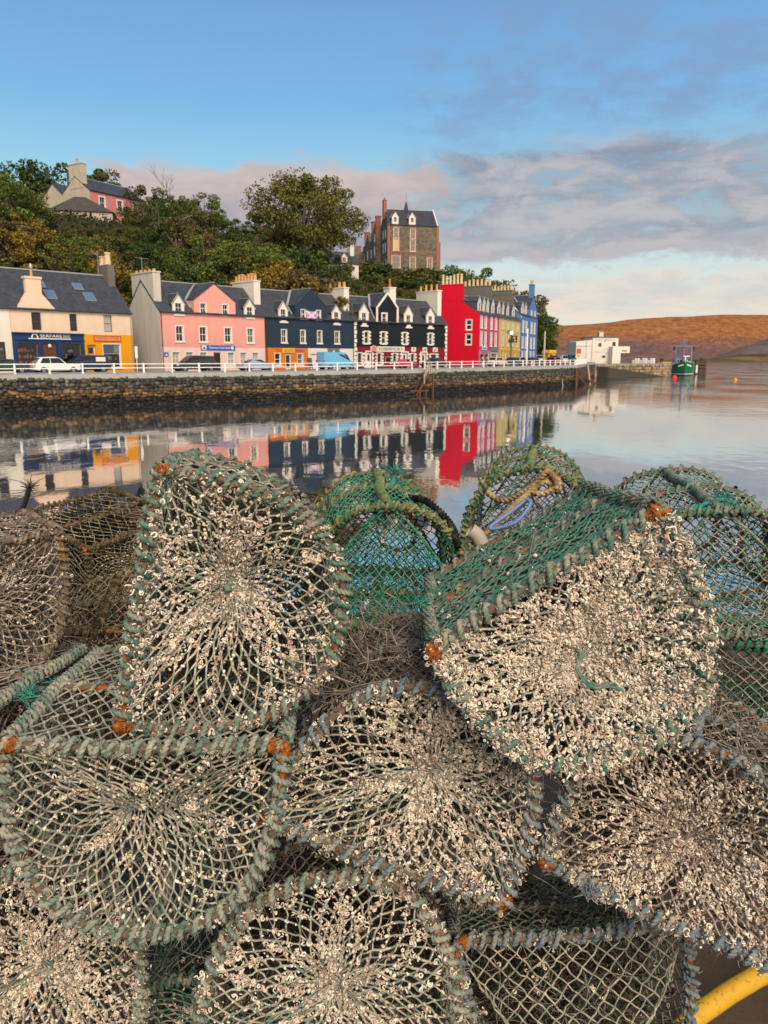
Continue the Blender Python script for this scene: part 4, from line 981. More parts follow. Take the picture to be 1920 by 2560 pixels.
WA = [(px(700),px(780),7.35,9.75), (px(990),px(1075),7.2,9.6), (px(695),px(785),3.75,6.9), (px(990),px(1075),3.75,6.7), (px(985),px(1080),-1.0,2.1), (px(1290),px(1375),-1.0,2.0), (px(668),px(812),-.8,2.3)]
h.facade('front_wall', 0, h.L, -6, EV, WA, WHIN, rev=.2)
for i, q in enumerate(WA):
    h.window(*q, frame=PNKW, sur=1, sw=.16, sill=True, rev=.2, mull=(3 if i == 6 else 1, 1), pane=plain('amber_blind', (.62,.40,.13)) if i == 2 else plain('hotel_pane', (.20,.17,.135), .25), fw=.13)  # one amber blind among grey-brown panes
mb = MB()
for q in WA: mb.box(q[0]-.35,q[1]+.35,-.06,.02,q[3]+.17,q[3]+.62)
for i in range(12):
    a, b = PI*i/12, PI*(i+1)/12; m_ = (WA[6][0]+WA[6][1])/2; mb.bar((m_-1.3*math.cos(a),-.06,2.9+.7*math.sin(a)),(m_-1.3*math.cos(b),-.06,2.9+.7*math.sin(b)),.1,.3)
mb.box(-.15,.55,-.1,.1,-6,EV+.2); mb.box(h.L-.12,h.L+.5,-.1,.2,-6,EV+.1); mb.box(.6,h.L-.2,-.05,.02,3.45,3.68)
mb.box(h.L+.5,h.L+1.2,.5,1.5,-6,6.5); mb.build('sandstone_trim', SAND, h.o)
h.shell(EV, RI, WHIN); h.roof(EV, RI, mat=slate('dark_slate', (.04,.045,.055)))
mb = MB(); mb.bar((h.L,-.2,EV+.1),(h.L,4.75,EV+RI+.4),.3,.3); mb.bar((h.L,9.7,EV+.1),(h.L,4.75,EV+RI+.4),.3,.3); mb.build('skew', CREAMW, h.o)
for u in (2.1,7.0): h.dormer(u-.95,u+.95,EV+.2,EV+2.1,EV+3.4,y0=.1,deep=3.2,win=(u-.4,u+.4,EV+.8,EV+2.0),mat=CREAMW,eave=EV)
h.chimney(-.35,.55,3.9,5.6,EV+2,EV+RI+2.3,SAND,1,SAND,.6,.25)
mb = MB(); mb.tube([(6.4,4.75,EV+RI-.3),(6.4,4.75,EV+RI+.5),(6.4,4.75,EV+RI+2.6)],[.75,.6,.05],8); mb.tube([(6.4,4.75,EV+RI+2.5),(6.4,4.75,EV+RI+4.6)],.04,5); mb.build('spire', slate('dark_slate'), h.o)
# long side range running back, stepped gables and stacks
mb = MB(); mb.box(-1.2,8,9.5,30,-6,8.5); mb.prism([(-1.2,8.5),(8,8.5),(3.4,12)],9.5,30); mb.box(-3.5,6,30,46,-6,6.0); mb.prism([(-3.5,6),(6,6),(1.2,9)],30,46); mb.build('side_range', WHIN, h.o)
mb = MB()
for y0_, y1_, zt in ((10,14.5,12.6),(20,25,11.6),(33,38,9.6)):
    u0_ = -1.35 if y0_ < 30 else -3.65
    P_ = [(u0_,y0_,-6),(u0_,y1_,-6),(u0_,y1_,zt-3),(u0_,(y0_+y1_)/2,zt),(u0_,y0_,zt-3)]; mb.poly(P_); mb.poly([(x+2,y,z) for x,y,z in reversed(P_)])
    for i in range(5): mb.poly([P_[i],P_[(i+1)%5],tuple(np.add(P_[(i+1)%5],(2,0,0))),tuple(np.add(P_[i],(2,0,0)))])
mb.build('side_gables', WHIN, h.o); mb = MB()
for y_, zt in ((9.8,14.2),(15.5,13.6),(26,12.2),(40,10.0)): mb = MB(); mb.box(-1.2,.2,y_,y_+1.4,4,zt); mb.box(-1.35,.35,y_-.12,y_+1.52,zt,zt+.3); mb.build('chimney', SAND, h.o)
for y_ in (3,6,11.5,17,22,28,32,35,41):
    x_ = 0 if y_ < 9.4 else (-1.36 if y_ in (11.5,22) else (-1.2 if y_ < 30 else (-3.66 if y_ == 35 else -3.5)))
    for z0_, z1_ in ((-.8,1.8),(3.6,6.2)) + (((7.4,9.6),) if y_ < 14 else ()):
        mb = MB(); mb.box(x_-.06,x_+.02,y_-.6,y_+.6,z0_,z1_); o = mb.build('window', PNKW, h.o); mb = MB(); mb.box(x_-.085,x_-.062,y_-.4,y_+.4,z0_+.15,z1_-.15); mb.build('pane', CURTAIN, o)
# white cottage half hidden by the big tree, grey house right of the hotel
p = ground_at(800, 168, 22); h = House('white_cottage', 'white cottage with a slate roof half hidden behind the big tree', (p.x,p.y), (p.x+8,p.y+3.5), 21.0, 6, cat='cottage')
h.facade('front_wall', 0, h.L, -3, 3.6, [(1.5,2.6,1,2.4),(5.8,6.9,1,2.4)], WHH); h.window(1.5,2.6,1,2.4); h.window(5.8,6.9,1,2.4); h.shell(3.6,2.6,WHH); h.roof(3.6,2.6); h.chimney(7.6,8.5,2,4,4.5,8.0,WHH,2); h.dormer(4.8,6.2,3.8,4.9,5.7,win=(5.1,5.9,3.9,4.8),mat=WHH,deep=2)
p = ground_at(1112, 172, 22); h = House('grey_stone_house', 'low grey stone house in trees right of the hotel', (p.x,p.y), (p.x+8,p.y+4), 14.6, 6)
h.facade('front_wall', 0, h.L, -4, 4, [(1.5,2.6,1,2.6),(5.8,6.9,1,2.6)], harl('hill_grey_stone', (.20,.185,.165), .3)); h.window(1.5,2.6,1,2.6); h.window(5.8,6.9,1,2.6); h.shell(4,2.6,GREYH); h.roof(4,2.6)
# ================================================================== waterfront furniture, vehicles, pier
QV = [Vector(p) for p in QUAY]
def quay_pt(d, inset=.3):
    for a, b in zip(QV, QV[1:]):
        L = (b-a).length
        if d <= L: break
        d -= L
    u = (b-a).normalized(); n = Vector((-u.y, u.x)); p = a+u*d+n*inset
    return Vector((p.x, p.y, zs(p.y))), u
def quay_dist(px, inset=.3):
    """distance along the quay that lies under picture column px"""
    best = None
    for i in range(0, 2000):
        p, u = quay_pt(i*.1, inset); zc = p.y*math.cos(PITCH)-(p.z-4.5)*math.sin(PITCH); x = 960+FPX*p.x/zc
        if best is None or abs(x-px) < best[0]: best = (abs(x-px), i*.1)
    return best[1]
RAILP = paint('railing_white', (.78,.76,.70), .45, .08, 3, .25)
def railing(d0, d1, label, step=3.0):
    p0, u0 = quay_pt(d0); root = thing('railing', label, 'railing', p0); n = int((d1-d0)/step); prev = None; rl = {k: MB() for k in (.52,.92)}
    for i in range(n+1):
        p, u = quay_pt(d0+(d1-d0)*i/n); p = p-p0; mb = MB(); mb.box(-.075,.075,-.075,.075,-.02,1.0,bev=.015); mb.box(-.1,.1,-.1,.1,0,.12)
        o = mb.build('post', RAILP, root, p+Vector((0,0,.0))); o.rotation_euler = (0,0,math.atan2(u.y,u.x))
        if prev is not None:
            for k in rl: rl[k].bar(prev+Vector((0,0,k)), p+Vector((0,0,k)), .055, .075)
        prev = p
    for k in rl: rl[k].build('rail', RAILP, root)
dS0, dS1 = quay_dist(1030), quay_dist(1062)
railing(12, dS0, 'white two bar quay railing left of the harbour steps'); railing(dS1, quay_dist(1330), 'white two bar quay railing from the steps to the bend')
railing(quay_dist(1335), quay_dist(1466), 'close posted white railing on the far stretch of quay', 1.9)
# timber harbour steps let into the wall
WOODL = paint('bleached_timber', (.36,.30,.22), .8, .2, 3, .3); RUSTW = paint('rusty_timber', (.10,.045,.028), .85, .3, 3, .3)
p, u = quay_pt(dS0, -.5); q, _ = quay_pt(dS1, -.5); root = thing('harbour_steps', 'timber stairs with pale handrails going down the quay wall to the water', 'stairs', (p.x,p.y,0), math.atan2(u.y,u.x)); Ls = (q-p).length
mb = MB(); top, bot = Vector((Ls*.75,0,2.9)), Vector((Ls*.1,0,.55))
for y in (-.45,.35): mb.bar(top+Vector((0,y,0)), bot+Vector((0,y,0)), .09, .28)
mb.build('stringer', RUSTW, root)
for i in range(10):
    c = bot+(top-bot)*(i+.5)/10; mb = MB(); mb.box(c.x-.16,c.x+.16,-.42,.32,c.z-.03,c.z+.03); mb.build('tread', RUSTW, root)
mb = MB()
for y in (-.5,):
    for k in (.55,1.0): mb.bar(top+Vector((0,y,k)), bot+(top-bot)*.45+Vector((0,y,k)), .08, .1)
    for f in (.45,.98): c = bot+(top-bot)*f; mb.bar(c+Vector((0,y,-.2)), c+Vector((0,y,1.1)), .13)
c = Vector((Ls*.9,-.4,2.7))
mb.bar(c, c+Vector((0,0,1.5)), .14); mb.bar(c+Vector((.9,0,0)), c+Vector((.9,0,1.4)), .14); mb.build('handrail', WOODL, root)
mb = MB()
for x in (Ls*.08, Ls*.5, Ls*.98): mb.bar((x,-.55,-1.2),(x,-.55,2.7 if x > 2 else .7),.2)
mb.bar((-1.5,-.5,.5),(Ls*.7,-.5,.5),.18); mb.bar((-1.2,-.5,-.8),(.2,-.5,.5),.14); mb.build('frame', RUSTW, root)
# street lamp, poles, signs
def pole(px, inset, hgt, r, mat, name, label, cat, lamp=False):
    p, u = quay_pt(quay_dist(px, inset), inset); root = thing(name, label, cat, p); mb = MB(); mb.tube([(0,0,0),(0,0,hgt)], [r*1.3,r], 8); mb.build('pole', mat, root)
    if lamp:
        mb = MB(); mb.sphere((0,0,hgt+.25),.3,10,7); mb.build('lamp_globe', LAMPG, root); mb = MB(); mb.bar((-.45,0,hgt-.6),(.45,0,hgt-.6),.06); mb.box(-.5,-.1,-.05,.05,hgt-1.35,hgt-.8); mb.box(.1,.5,-.05,.05,hgt-1.35,hgt-.8); mb.build('bracket', BLACKP, root)
    return root
t = NT('lamp_globe'); t.set((.85,.8,.68), .3); t.bsdf.inputs['Emission Color'].default_value = (1,.9,.68,1); t.bsdf.inputs['Emission Strength'].default_value = 1.4; LAMPG = t.m
pole(1276, 4.5, 5.2, .08, BLACKP, 'street_lamp', 'lit globe street lamp on a dark post before the yellow house', 'street lamp', True)
pole(1316, 3.0, 6.2, .11, RAILP, 'flag_pole', 'short white post standing by the railing in front of the blue house', 'post')
pole(1359, 5.0, 6.0, .15, paint('grey_pole', (.42,.38,.32)), 'utility_pole', 'tall bare grey pole beside the dark tree at the end of the row', 'pole')
p, u = quay_pt(quay_dist(345, 2.5), 2.5); mb = MB(); mb.bar((0,0,0),(0,0,2.6),.07); mb.box(-.14,.14,-.05,-.02,1.5,2.7); tag(mb.build('direction_post', CREAMW, None, p), 'slim pale signpost standing in the gap left of the pink house', 'signpost')
p, u = quay_pt(quay_dist(774, 6.5), 6.5); root = thing('sandwich_board', 'dark folding board on the pavement between orange and white shops', 'sandwich board', p, R(44)); mb = MB(); mb.bar((-.3,-.3,0),(-.3,0,1.5),.06); mb.bar((.3,-.3,0),(.3,0,1.5),.06); mb.slab([(-.34,-.3,.25),(.34,-.3,.25),(.34,-.02,1.5),(-.34,-.02,1.5)],.04); mb.bar((-.3,.3,0),(-.3,0,1.5),.06); mb.bar((.3,.3,0),(.3,0,1.5),.06); mb.build('board', plain('board_plum', (.10,.05,.09)), root)

TYRE = plain('tyre_rubber', (.012,.012,.012), .85); RIM = plain('alloy', (.34,.34,.35), .35, .7); CGL = plain('car_glass', (.012,.02,.024), .06); HLT = plain('headlamp', (.7,.7,.68), .15); TLT = plain('tail_lamp', (.45,.02,.01), .25); UND = plain('car_black_trim', (.012,.012,.013), .6)  # near-black trim serves wheel arches, seats and open cabin
PROF = {   # side outlines (length, height fractions): lower body, then glasshouse
 'hatch': ([(0,.20),(.0,.42),(.03,.56),(.30,.60),(.34,.62),(.96,.62),(1,.52),(1,.22),(.93,.17),(.07,.17)], [(.30,.60),(.44,.93),(.55,1.0),(.86,.97),(.955,.62)], 4.0, 1.75, 1.5),
 'saloon': ([(0,.22),(.0,.42),(.04,.56),(.28,.63),(.8,.66),(.98,.64),(1,.5),(1,.25),(.93,.18),(.07,.18)], [(.27,.62),(.42,.95),(.52,1.0),(.66,.97),(.83,.66)], 4.5, 1.75, 1.42),
 'mpv': ([(0,.18),(.0,.36),(.04,.48),(.20,.56),(.98,.58),(1,.5),(1,.2),(.93,.15),(.07,.15)], [(.17,.55),(.36,.95),(.46,1.0),(.94,.97),(.985,.58)], 4.9, 1.9, 1.8),
 'van': ([(0,.15),(.0,.30),(.03,.40),(.17,.47),(.22,.5),(1,.52),(1,.15),(.93,.11),(.07,.11)], [(.17,.46),(.31,.92),(.36,.97),(.98,1.0),(1,.52)], 5.3, 2.0, 2.25),
 'open': ([(0,.22),(.0,.5),(.04,.62),(.34,.72),(.72,.76),(.98,.74),(1,.55),(1,.25),(.93,.18),(.07,.18)], [(.33,.72),(.44,1.0),(.46,1.0),(.42,.72)], 4.1, 1.75, 1.3),
}
def vehicle(kind, name, label, cat, pos, rz, col, seed=0, windows=True, group=None, size=1.0, rear_mark=False):
    low, up, L, W, H = PROF[kind]; L, W, H = L*size, W*size, H*size
    root = thing(name, label, cat, pos, rz, group); pm = 'car_paint_%d_%d_%d' % tuple(int(c*255) for c in col)
    t_ = paint(pm, col, .22, .04, .6, .08, 0, .6)
    def loft(P, secs):
        mb = MB(); n = len(P); vs = []
        cx = sum(p[0] for p in P)/n; cz = sum(p[1] for p in P)/n
        for y, sx, sz, dz in secs:
            for a, b in P: vs.append(((cx+(a-cx)*sx-.5)*L, y*W/2, (cz+(b-cz)*sz+dz)*H))
        m = len(secs); fs = [(k*n+i, k*n+(i+1)%n, (k+1)*n+(i+1)%n, (k+1)*n+i) for k in range(m-1) for i in range(n)]+[tuple(range(n-1,-1,-1)), tuple(range((m-1)*n,m*n))]
        mb.faces(vs, fs); return mb
    b = loft(low, [(-1,.95,.80,0),(-.97,.985,.93,0),(-.8,1,1,0),(.8,1,1,0),(.97,.985,.93,0),(1,.95,.80,0)])
    tp = .80 if kind != 'van' else .93
    P2 = [(a,z) for a,z in up]; g = loft(P2, [(-tp*.98,.97,.97,-.005),(-tp*.9,1,1,0),(tp*.9,1,1,0),(tp*.98,.97,.97,-.005)])
    b.faces(g.v, g.f); body = b.build('body', t_, root, smooth=False)
    for p in body.data.polygons: p.use_smooth = True
    try: body.data.set_sharp_from_angle(angle=R(35))
    except Exception: pass
    # glass: side panes inset in the glasshouse outline, windscreen and rear screen
    zb = up[0][1]+.02; ztop = .92 if kind != 'van' else .86
    def xs_at(z, side):
        pts = up if side == 'f' else up[::-1]
        for (a, za), (b_, zb_) in zip(pts, pts[1:]):
            if min(za,zb_) <= z <= max(za,zb_): return a+(b_-a)*(z-za)/(zb_-za+1e-9)
        return pts[0][0]
    if kind != 'open':
        spans = {'hatch':[(0,.5),(.53,.9)], 'saloon':[(0,.5),(.53,.97)], 'mpv':[(0,.36),(.39,.66),(.69,.97)], 'van':[(0,.16)] + ([(.22,.42)] if windows else [])}[kind]
        for sg in (-1, 1):
            for a, b_ in spans:
                mb = MB(); y = sg*(W/2*tp*.98+.012); pts = []
                f0, f1 = xs_at(zb,'f')+.035, xs_at(zb,'r')-.02; g0, g1 = xs_at(ztop,'f')+.025, xs_at(ztop,'r')-.02
                q = [((f0+(f1-f0)*a-.5)*L, zb*H), ((f0+(f1-f0)*b_-.5)*L, zb*H), ((g0+(g1-g0)*b_-.5)*L, ztop*H), ((g0+(g1-g0)*a-.5)*L, ztop*H)]
                mb.poly([(x, y, z) for x, z in q]); mb.poly([(x, y-sg*.006, z) for x, z in q][::-1]); mb.build('side_window', CGL, root)
        for nm, sd in (('windscreen','f'),('rear_window','r')):
            if kind == 'van' and sd == 'r': continue
            z0, z1 = zb+.03, .93 if kind != 'van' else .88; mb = MB(); o_ = -.012 if sd == 'f' else .012; w_ = W/2*tp*.9
            mb.poly([((xs_at(z0,sd)-.5)*L+o_,-w_,z0*H),((xs_at(z0,sd)-.5)*L+o_,w_,z0*H),((xs_at(z1,sd)-.5)*L+o_,w_*.93,z1*H+.01),((xs_at(z1,sd)-.5)*L+o_,-w_*.93,z1*H+.01)]); mb.build(nm, CGL, root)
    else:
        mb = MB(); mb.box(-.15*L,.2*L,-W*.38,W*.38,.70*H,.775*H); mb.build('cabin', UND, root)
        for s_ in (-.35,.35):
            mb = MB(); mb.box(.05*L,.1*L,s_*W-.22,s_*W+.22,.7*H,.98*H,bev=.05); mb.build('seat', UND, root)
    for sg in (-1,1):
        for f in (.17,.82):
            x = (f-.5)*L; r = .31*size*(1.1 if kind in ('van','mpv') else 1); y = sg*W/2; mb = MB()
            mb.tube([(x,y-sg*.2,r),(x,y-sg*.02,r),(x,y+sg*.012,r)],[r,r,r*.94],16); wl = mb.build('wheel', TYRE, root)
            mb = MB(); mb.tube([(x,y+sg*.008,r),(x,y+sg*.022,r)],[r*.62,r*.55],10); mb.build('rim', RIM, wl)
            mb = MB(); mb.tube([(x,y-sg*.25,r+.03),(x,y-sg*.006+sg*.0,r+.03)],[r*1.18,r*1.18],16); mb.build('wheel_arch', UND, wl)
    for sg in (-1,1):
        zl = low[2][1]*H-.10; y0_, y1_ = sorted((sg*W*.30, sg*W*.45)); mb = MB(); mb.box(-.5*L-.012,-.5*L+.2,y0_,y1_,zl-.09,zl+.06,bev=.02); mb.build('headlight', HLT, root)
        y0_, y1_ = sorted((sg*W*.36, sg*W*.465)); mb = MB(); zt_ = .52*H if kind not in ('van','mpv') else .42*H; mb.box(.5*L-.10,.5*L+.014,y0_,y1_,zt_,zt_+.26,bev=.02); mb.build('tail_light', TLT, root)
    mb = MB(); mb.box(.5*L-.02,.5*L+.02,-.26,.26,.33*H,.33*H+.12); mb.build('number_plate', plain('plate_yellow', (.6,.45,.06)), root)
    return root
def park(px, inset, kind, name, label, cat, col, flip=False, yaw=0., **kw):
    p, u = quay_pt(quay_dist(px, inset), inset); rz = math.atan2(u.y,u.x)+(PI if flip else 0)+yaw
    return vehicle(kind, name, label, cat, p+Vector((0,0,.0)), rz, col, **kw)
CG = 'vehicles parked along the harbour street'
# vehicle noses point to local -x; flip makes them face along the quay away from us
park(10, 4.2, 'saloon', 'parked_car', 'dark teal car cut off by the left edge behind the railing', 'car', (.03,.05,.055), group=CG)
park(140, 3.4, 'hatch', 'parked_car', 'white hatchback parked before the blue Seafare front'.replace(' Seafare',' shop'), 'car', (.72,.71,.67), flip=True, group=CG, size=1.08)
v_ = park(214, 6.0, 'mpv', 'parked_van', 'navy blue van with a pale side panel behind the white hatchback', 'van', (.02,.035,.085), group=CG, size=1.02)
mb = MB(); mb.box(.9,1.9,-1.93/2*.82-.09,-1.93/2*.82-.05,1.15,1.6); mb.build('side_panel', WHITE, v_)
park(487, 4.2, 'mpv', 'parked_car', 'dark grey people carrier in front of the pink house', 'car', (.035,.038,.042), group=CG)
park(642, 4.2, 'saloon', 'parked_car', 'pale blue saloon at the right end of the pink house', 'car', (.28,.36,.48), flip=True, group=CG)
park(842, 5.2, 'van', 'parked_van', 'sky blue van with one side window in front of the white shop', 'van', (.13,.42,.64), flip=True, group=CG)
park(1008, 5.2, 'open', 'parked_car', 'pinkish red open topped car before the maroon hotel front', 'car', (.55,.05,.09), group=CG)
park(1083, 5.6, 'saloon', 'parked_car', 'dark blue saloon beside the harbour steps near the red gable', 'car', (.02,.03,.045), group=CG)
for px, ins, kd, col, lb in ((1243,7,'hatch',(.62,.58,.5),'cream hatchback before the crimson front of the red house'),(1281,8,'saloon',(.012,.016,.035),'near black saloon before the yellow house'),(1302,9,'hatch',(.35,.42,.48),'grey blue hatchback just right of the near black saloon'),
     (1333,7,'saloon',(.03,.035,.04),'charcoal saloon before the blue house'),(1352,10,'mpv',(.5,.53,.56),'silver people carrier at the foot of the utility pole')):
    park(px, ins, kd, 'parked_car', lb, 'car', col, flip=True, group=CG)
k = 0
for px, ins, kd, col, lb in ((1378,5,'hatch',(.33,.12,.12),'dull red'),(1393,6,'mpv',(.45,.52,.56),'silver'),(1407,8,'hatch',(.36,.45,.52),'light blue'),(1420,7,'saloon',(.62,.64,.66),'white'),(1432,6,'mpv',(.16,.26,.34),'slate blue'),(1443,9,'hatch',(.5,.56,.6),'pale grey'),(1452,6,'mpv',(.10,.20,.26),'dark blue'),(1462,8,'saloon',(.66,.66,.66),'bright white')):
    park(px, ins, kd, 'parked_car', lb+' car in the tight row before the cafe, '+['first','second','third','fourth','fifth','sixth','seventh','last'][k]+' from the left', 'car', col, flip=True, group='cars parked tight by the pier', yaw=R(50)); k += 1
p, u = quay_pt(quay_dist(1372, 9), 9); root = thing('kiosk', 'small bright yellow kiosk among the parked cars', 'kiosk', p, .6); mb = MB(); mb.box(-1.1,1.1,-.9,.9,0,2.2); mb.prism([(-1.3,2.2),(1.3,2.2),(.9,2.9),(-.9,2.9)],-1.1,1.1); mb.build('booth', plain('kiosk_yellow', (.70,.40,.02)), root); mb = MB(); mb.box(-.7,.1,-.95,-.9,1.0,1.9); mb.build('hatch', BLACKP, root)

# ---------------------------------------------------------------- pier, cafe, boat
JT = 3.55
J0, J1 = Vector((53.6,199)), Vector((84.4,230))
stone_wall('pier_wall', [tuple(J0), tuple(J1)], -.5, lambda y: JT-.12, 'pale stone pier wall under the white cafe', .5, .9, PALEST)
u = (J1-J0).normalized(); n = Vector((-u.y,u.x))
mb = MB(); q = [J0, J1, J1+n*26, J0+n*30]
mb.poly([(*p,JT) for p in q]); 
for a, b in ((q[1],q[2]),(q[3],q[0]),(q[2],q[3])): mb.poly([(*a,-1),(*b,-1),(*b,JT),(*a,JT)])
mb.poly([(*(J0+n*.1),-1),(*(J1+n*.1),-1),(*(J1+n*.1),JT),(*(J0+n*.1),JT)])
tag(mb.build('pier', CONC), 'concrete topped stone pier', kind='structure')
mb = MB(); s0 = J0+u*1-n*3.2; s1 = J0+u*36-n*3.6     # sloping slipway in front of the wall
mb.poly([(*(J0+u*1),2.9),(*s0,2.7),(*s1,-.3),(*(J0+u*36),-.2)]); mb.poly([(*s0,2.7),(*s0,-1),(*s1,-1),(*s1,-.3)]); mb.poly([(*(J0+u*1),2.9),(*(J0+u*1),-1),(*s0,-1),(*s0,2.7)])
tag(mb.build('slipway', harl('wet_slip', (.055,.047,.036), .5)), 'dark sloping slipway running down along the pier wall', kind='structure')
CW = harl('cafe_white_wall', (.66,.60,.52), .18)
cp = ground_at(1479, 214, JT); h = House('cafe', 'white flat roofed two storey cafe standing on the pier', (cp.x,cp.y), (cp.x+7.2,cp.y+.8), JT, 9, cat='cafe')
k = 7.25/590  # zoom pixels to metres
fx = lambda q: (q-550)*k; fz = lambda q: (815-q)*k
WA = [(fx(680),fx(755),fz(450),fz(370)), (fx(1005),fx(1080),fz(440),fz(345)), (fx(1055),fx(1090),fz(690),fz(630))]
h.facade('front_wall', 0, h.L, -.3, fz(255), WA, CW)
for q in WA: h.window(*q, frame=plain('grey_frame', (.25,.25,.25)), sill=False, mull=(1,1) if q[1] < 5 else (1,0))
h.shell(fz(255), .02, CW); mb = MB(); mb.box(-.15,h.L+.15,-.15,9.1,fz(255),fz(235)); mb.build('roof', plain('flat_roof_edge', (.10,.09,.08)), h.o)
h.chimney(fx(790),fx(890),3,4.3,fz(240),fz(140),CW,2,POT,.5,.2)
mb = MB(); mb.box(fx(930),fx(1320),-2.6,-.02,fz(585),fz(445)); mb.box(fx(930),fx(1120),-2.58,-.02,-.3,fz(586)); mb.build('porch', CW, h.o)
mb = MB(); mb.box(fx(1140),fx(1270),-2.64,-2.6,fz(555),fz(525)); mb.build('shop_sign', plain('sign_brown', (.22,.15,.10)), h.o)
text_mesh('CAFE', .62, plain('cafe_letter', (.26,.25,.25)), h.o, (fx(690),-.03,fz(310)), width=fx(775)-fx(610)); text_mesh('FISH', .62, plain('cafe_letter', (.26,.25,.25)), h.o, (fx(965),-.03,fz(310)), width=fx(1050)-fx(880))
mb = MB(); mb.tube([(fx(810),-.04,fz(355)),(fx(840),-.04,fz(310)),(fx(850),-.04,fz(270))],[.03,.16,.03],6); mb.bar((fx(790),-.04,fz(300)),(fx(880),-.04,fz(315)),.05); mb.build('fish_emblem', plain('cafe_letter', (.26,.25,.25)), h.o)
mb = MB(); mb.prism([(fx(775),fz(665)),(fx(800),fz(640)),(fx(845),fz(640)),(fx(860),fz(660)),(fx(835),fz(690)),(fx(790),fz(690))],-.06,-.02); mb.build('wall_plaque', BLACKP, h.o)
for a, b, c, d in ((600,780,560,572),(860,1000,580,606),(790,910,490,505)):
    mb = MB(); mb.box(fx(a),fx(b) if a != 860 else fx(925),-.04,-.01,fz(d),fz(c)); mb.build('faded_sign', plain('faded_grey', (.44,.41,.37)), h.o)
mb = MB(); mb.poly([(fx(170),-.2,-.3),(0,.3,-.3),(0,.3,fz(300)),(fx(170),-.2,fz(345))]); mb.poly([(fx(170),-.2,-.3),(fx(170),-.2,fz(345)),(fx(170),7,fz(345)),(fx(170),7,-.3)]); mb.poly([(fx(170),-.2,fz(345)),(0,.3,fz(300)),(0,7,fz(300)),(fx(170),7,fz(345))])
mb.build('side_wing', CW, h.o)
mb = MB(); mb.bar((fx(410),0,-.3),(fx(410),0,fz(325)),.08); mb.bar((fx(172),-.28,fz(440)),(fx(530),.2,fz(430)),.06,.1); mb.build('downpipe', METAL, h.o)
mb = MB(); mb.box(fx(190),fx(285),-.32,-.26,fz(595),fz(490)); mb.box(fx(195),fx(275),-.33,-.27,fz(650),fz(597),1); mb.build('poster', [plain('poster_red', (.58,.05,.05)), plain('poster_yellow', (.68,.48,.02))], h.o)
# low white fence and stacked gear along the pier
for px0, px1, Y0_, zt, lb in ((1580,1626,222,1.5,'row of pale grey boxes stacked on the pier right of the cafe'),):
    a, b = ground_at(px0,Y0_,JT), ground_at(px1,Y0_+4,JT); root = thing('fish_boxes', lb, 'boxes', a); rs = random.Random(4); w_ = (b.x-a.x)/9
    for i in range(9):
        for j in range(3 if i % 3 else 2): mb = MB(); mb.box(i*w_,i*w_+w_*.92,0,1.2,j*.5,j*.5+.46,bev=.03); mb.build('box', plain('box_grey_%d' % (i % 3), (.4+.07*(i % 3),.39+.07*(i % 3),.38+.06*(i % 3))), root)
b_ = J1+n*.2-u*8; mb = MB(); mb.bar((b_.x,b_.y,JT+.25),((b_+u*8).x,(b_+u*8).y,JT+.25),.3,.35); tag(mb.build('kerb_beam', plain('kerb_yellow', (.52,.33,.04))), 'yellow edge beam on the end of the pier', 'edge beam')
# two people standing on the pier (small in the picture)
def person(px, Y, z, label, coat, legs, h_=1.74, rz=0):
    p = ground_at(px, Y, z); k = h_/1.74; vs = [(0,0,.92),(0,0,1.15),(0,0,1.42),(0,.01,1.52),(0,0,1.64),(.10,0,.88),(.11,.02,.48),(.11,0,.08),(.11,-.12,.04),(-.10,0,.88),(-.11,-.03,.48),(-.11,.02,.08),(-.11,-.10,.04),(.19,0,1.40),(.24,.02,1.12),(.22,-.10,.90),(-.19,0,1.40),(-.24,.03,1.12),(-.21,-.06,.88)]
    es = [(0,1),(1,2),(2,3),(3,4),(0,5),(5,6),(6,7),(7,8),(0,9),(9,10),(10,11),(11,12),(2,13),(13,14),(14,15),(2,16),(16,17),(17,18)]
    rr = [.15,.15,.16,.06,.105,.10,.07,.05,.045,.10,.07,.05,.045,.075,.055,.04,.075,.055,.04]
    me = bpy.data.meshes.new('person'); me.from_pydata([Vector(v)*k for v in vs], es, []); o = bpy.data.objects.new('person', me); COL.objects.link(o); o.location = p; o.rotation_euler = (0,0,rz)
    m = o.modifiers.new('skin','SKIN'); 
    for sv, r_ in zip(me.skin_vertices[0].data, rr): sv.radius = (r_*k, r_*.8*k)
    me.skin_vertices[0].data[0].use_root = True; s_ = o.modifiers.new('sub','SUBSURF'); s_.levels = s_.render_levels = 1
    t_ = NT('clothes_'+label[:12]); tcx = t_.add('ShaderNodeTexCoord'); sx = t_.add('ShaderNodeSeparateXYZ'); t_.link(tcx.outputs['Object'], sx.inputs[0])
    c = t_.mix(t_.math('GREATER_THAN', sx.outputs[2], .9*k), legs, coat); c = t_.mix(t_.math('GREATER_THAN', sx.outputs[2], 1.50*k), c, (.45,.27,.19)); t_.set(c, .8); me.materials.append(t_.m)
    hr = MB(); hr.sphere((0,.02*k,1.69*k),.105*k,8,6,(1,1.05,.75)); hr.build('hair', plain('dark_hair', (.02,.014,.01)), o)
    return tag(o, label, 'person')
person(1651, 224, JT, 'person in dark clothes on the pier end, left of a pair', (.012,.013,.016), (.015,.015,.02), rz=.4)
person(1656, 224.6, JT, 'person in dark clothes on the pier end, right of a pair', (.02,.016,.016), (.012,.012,.015), 1.68, rz=-.6)
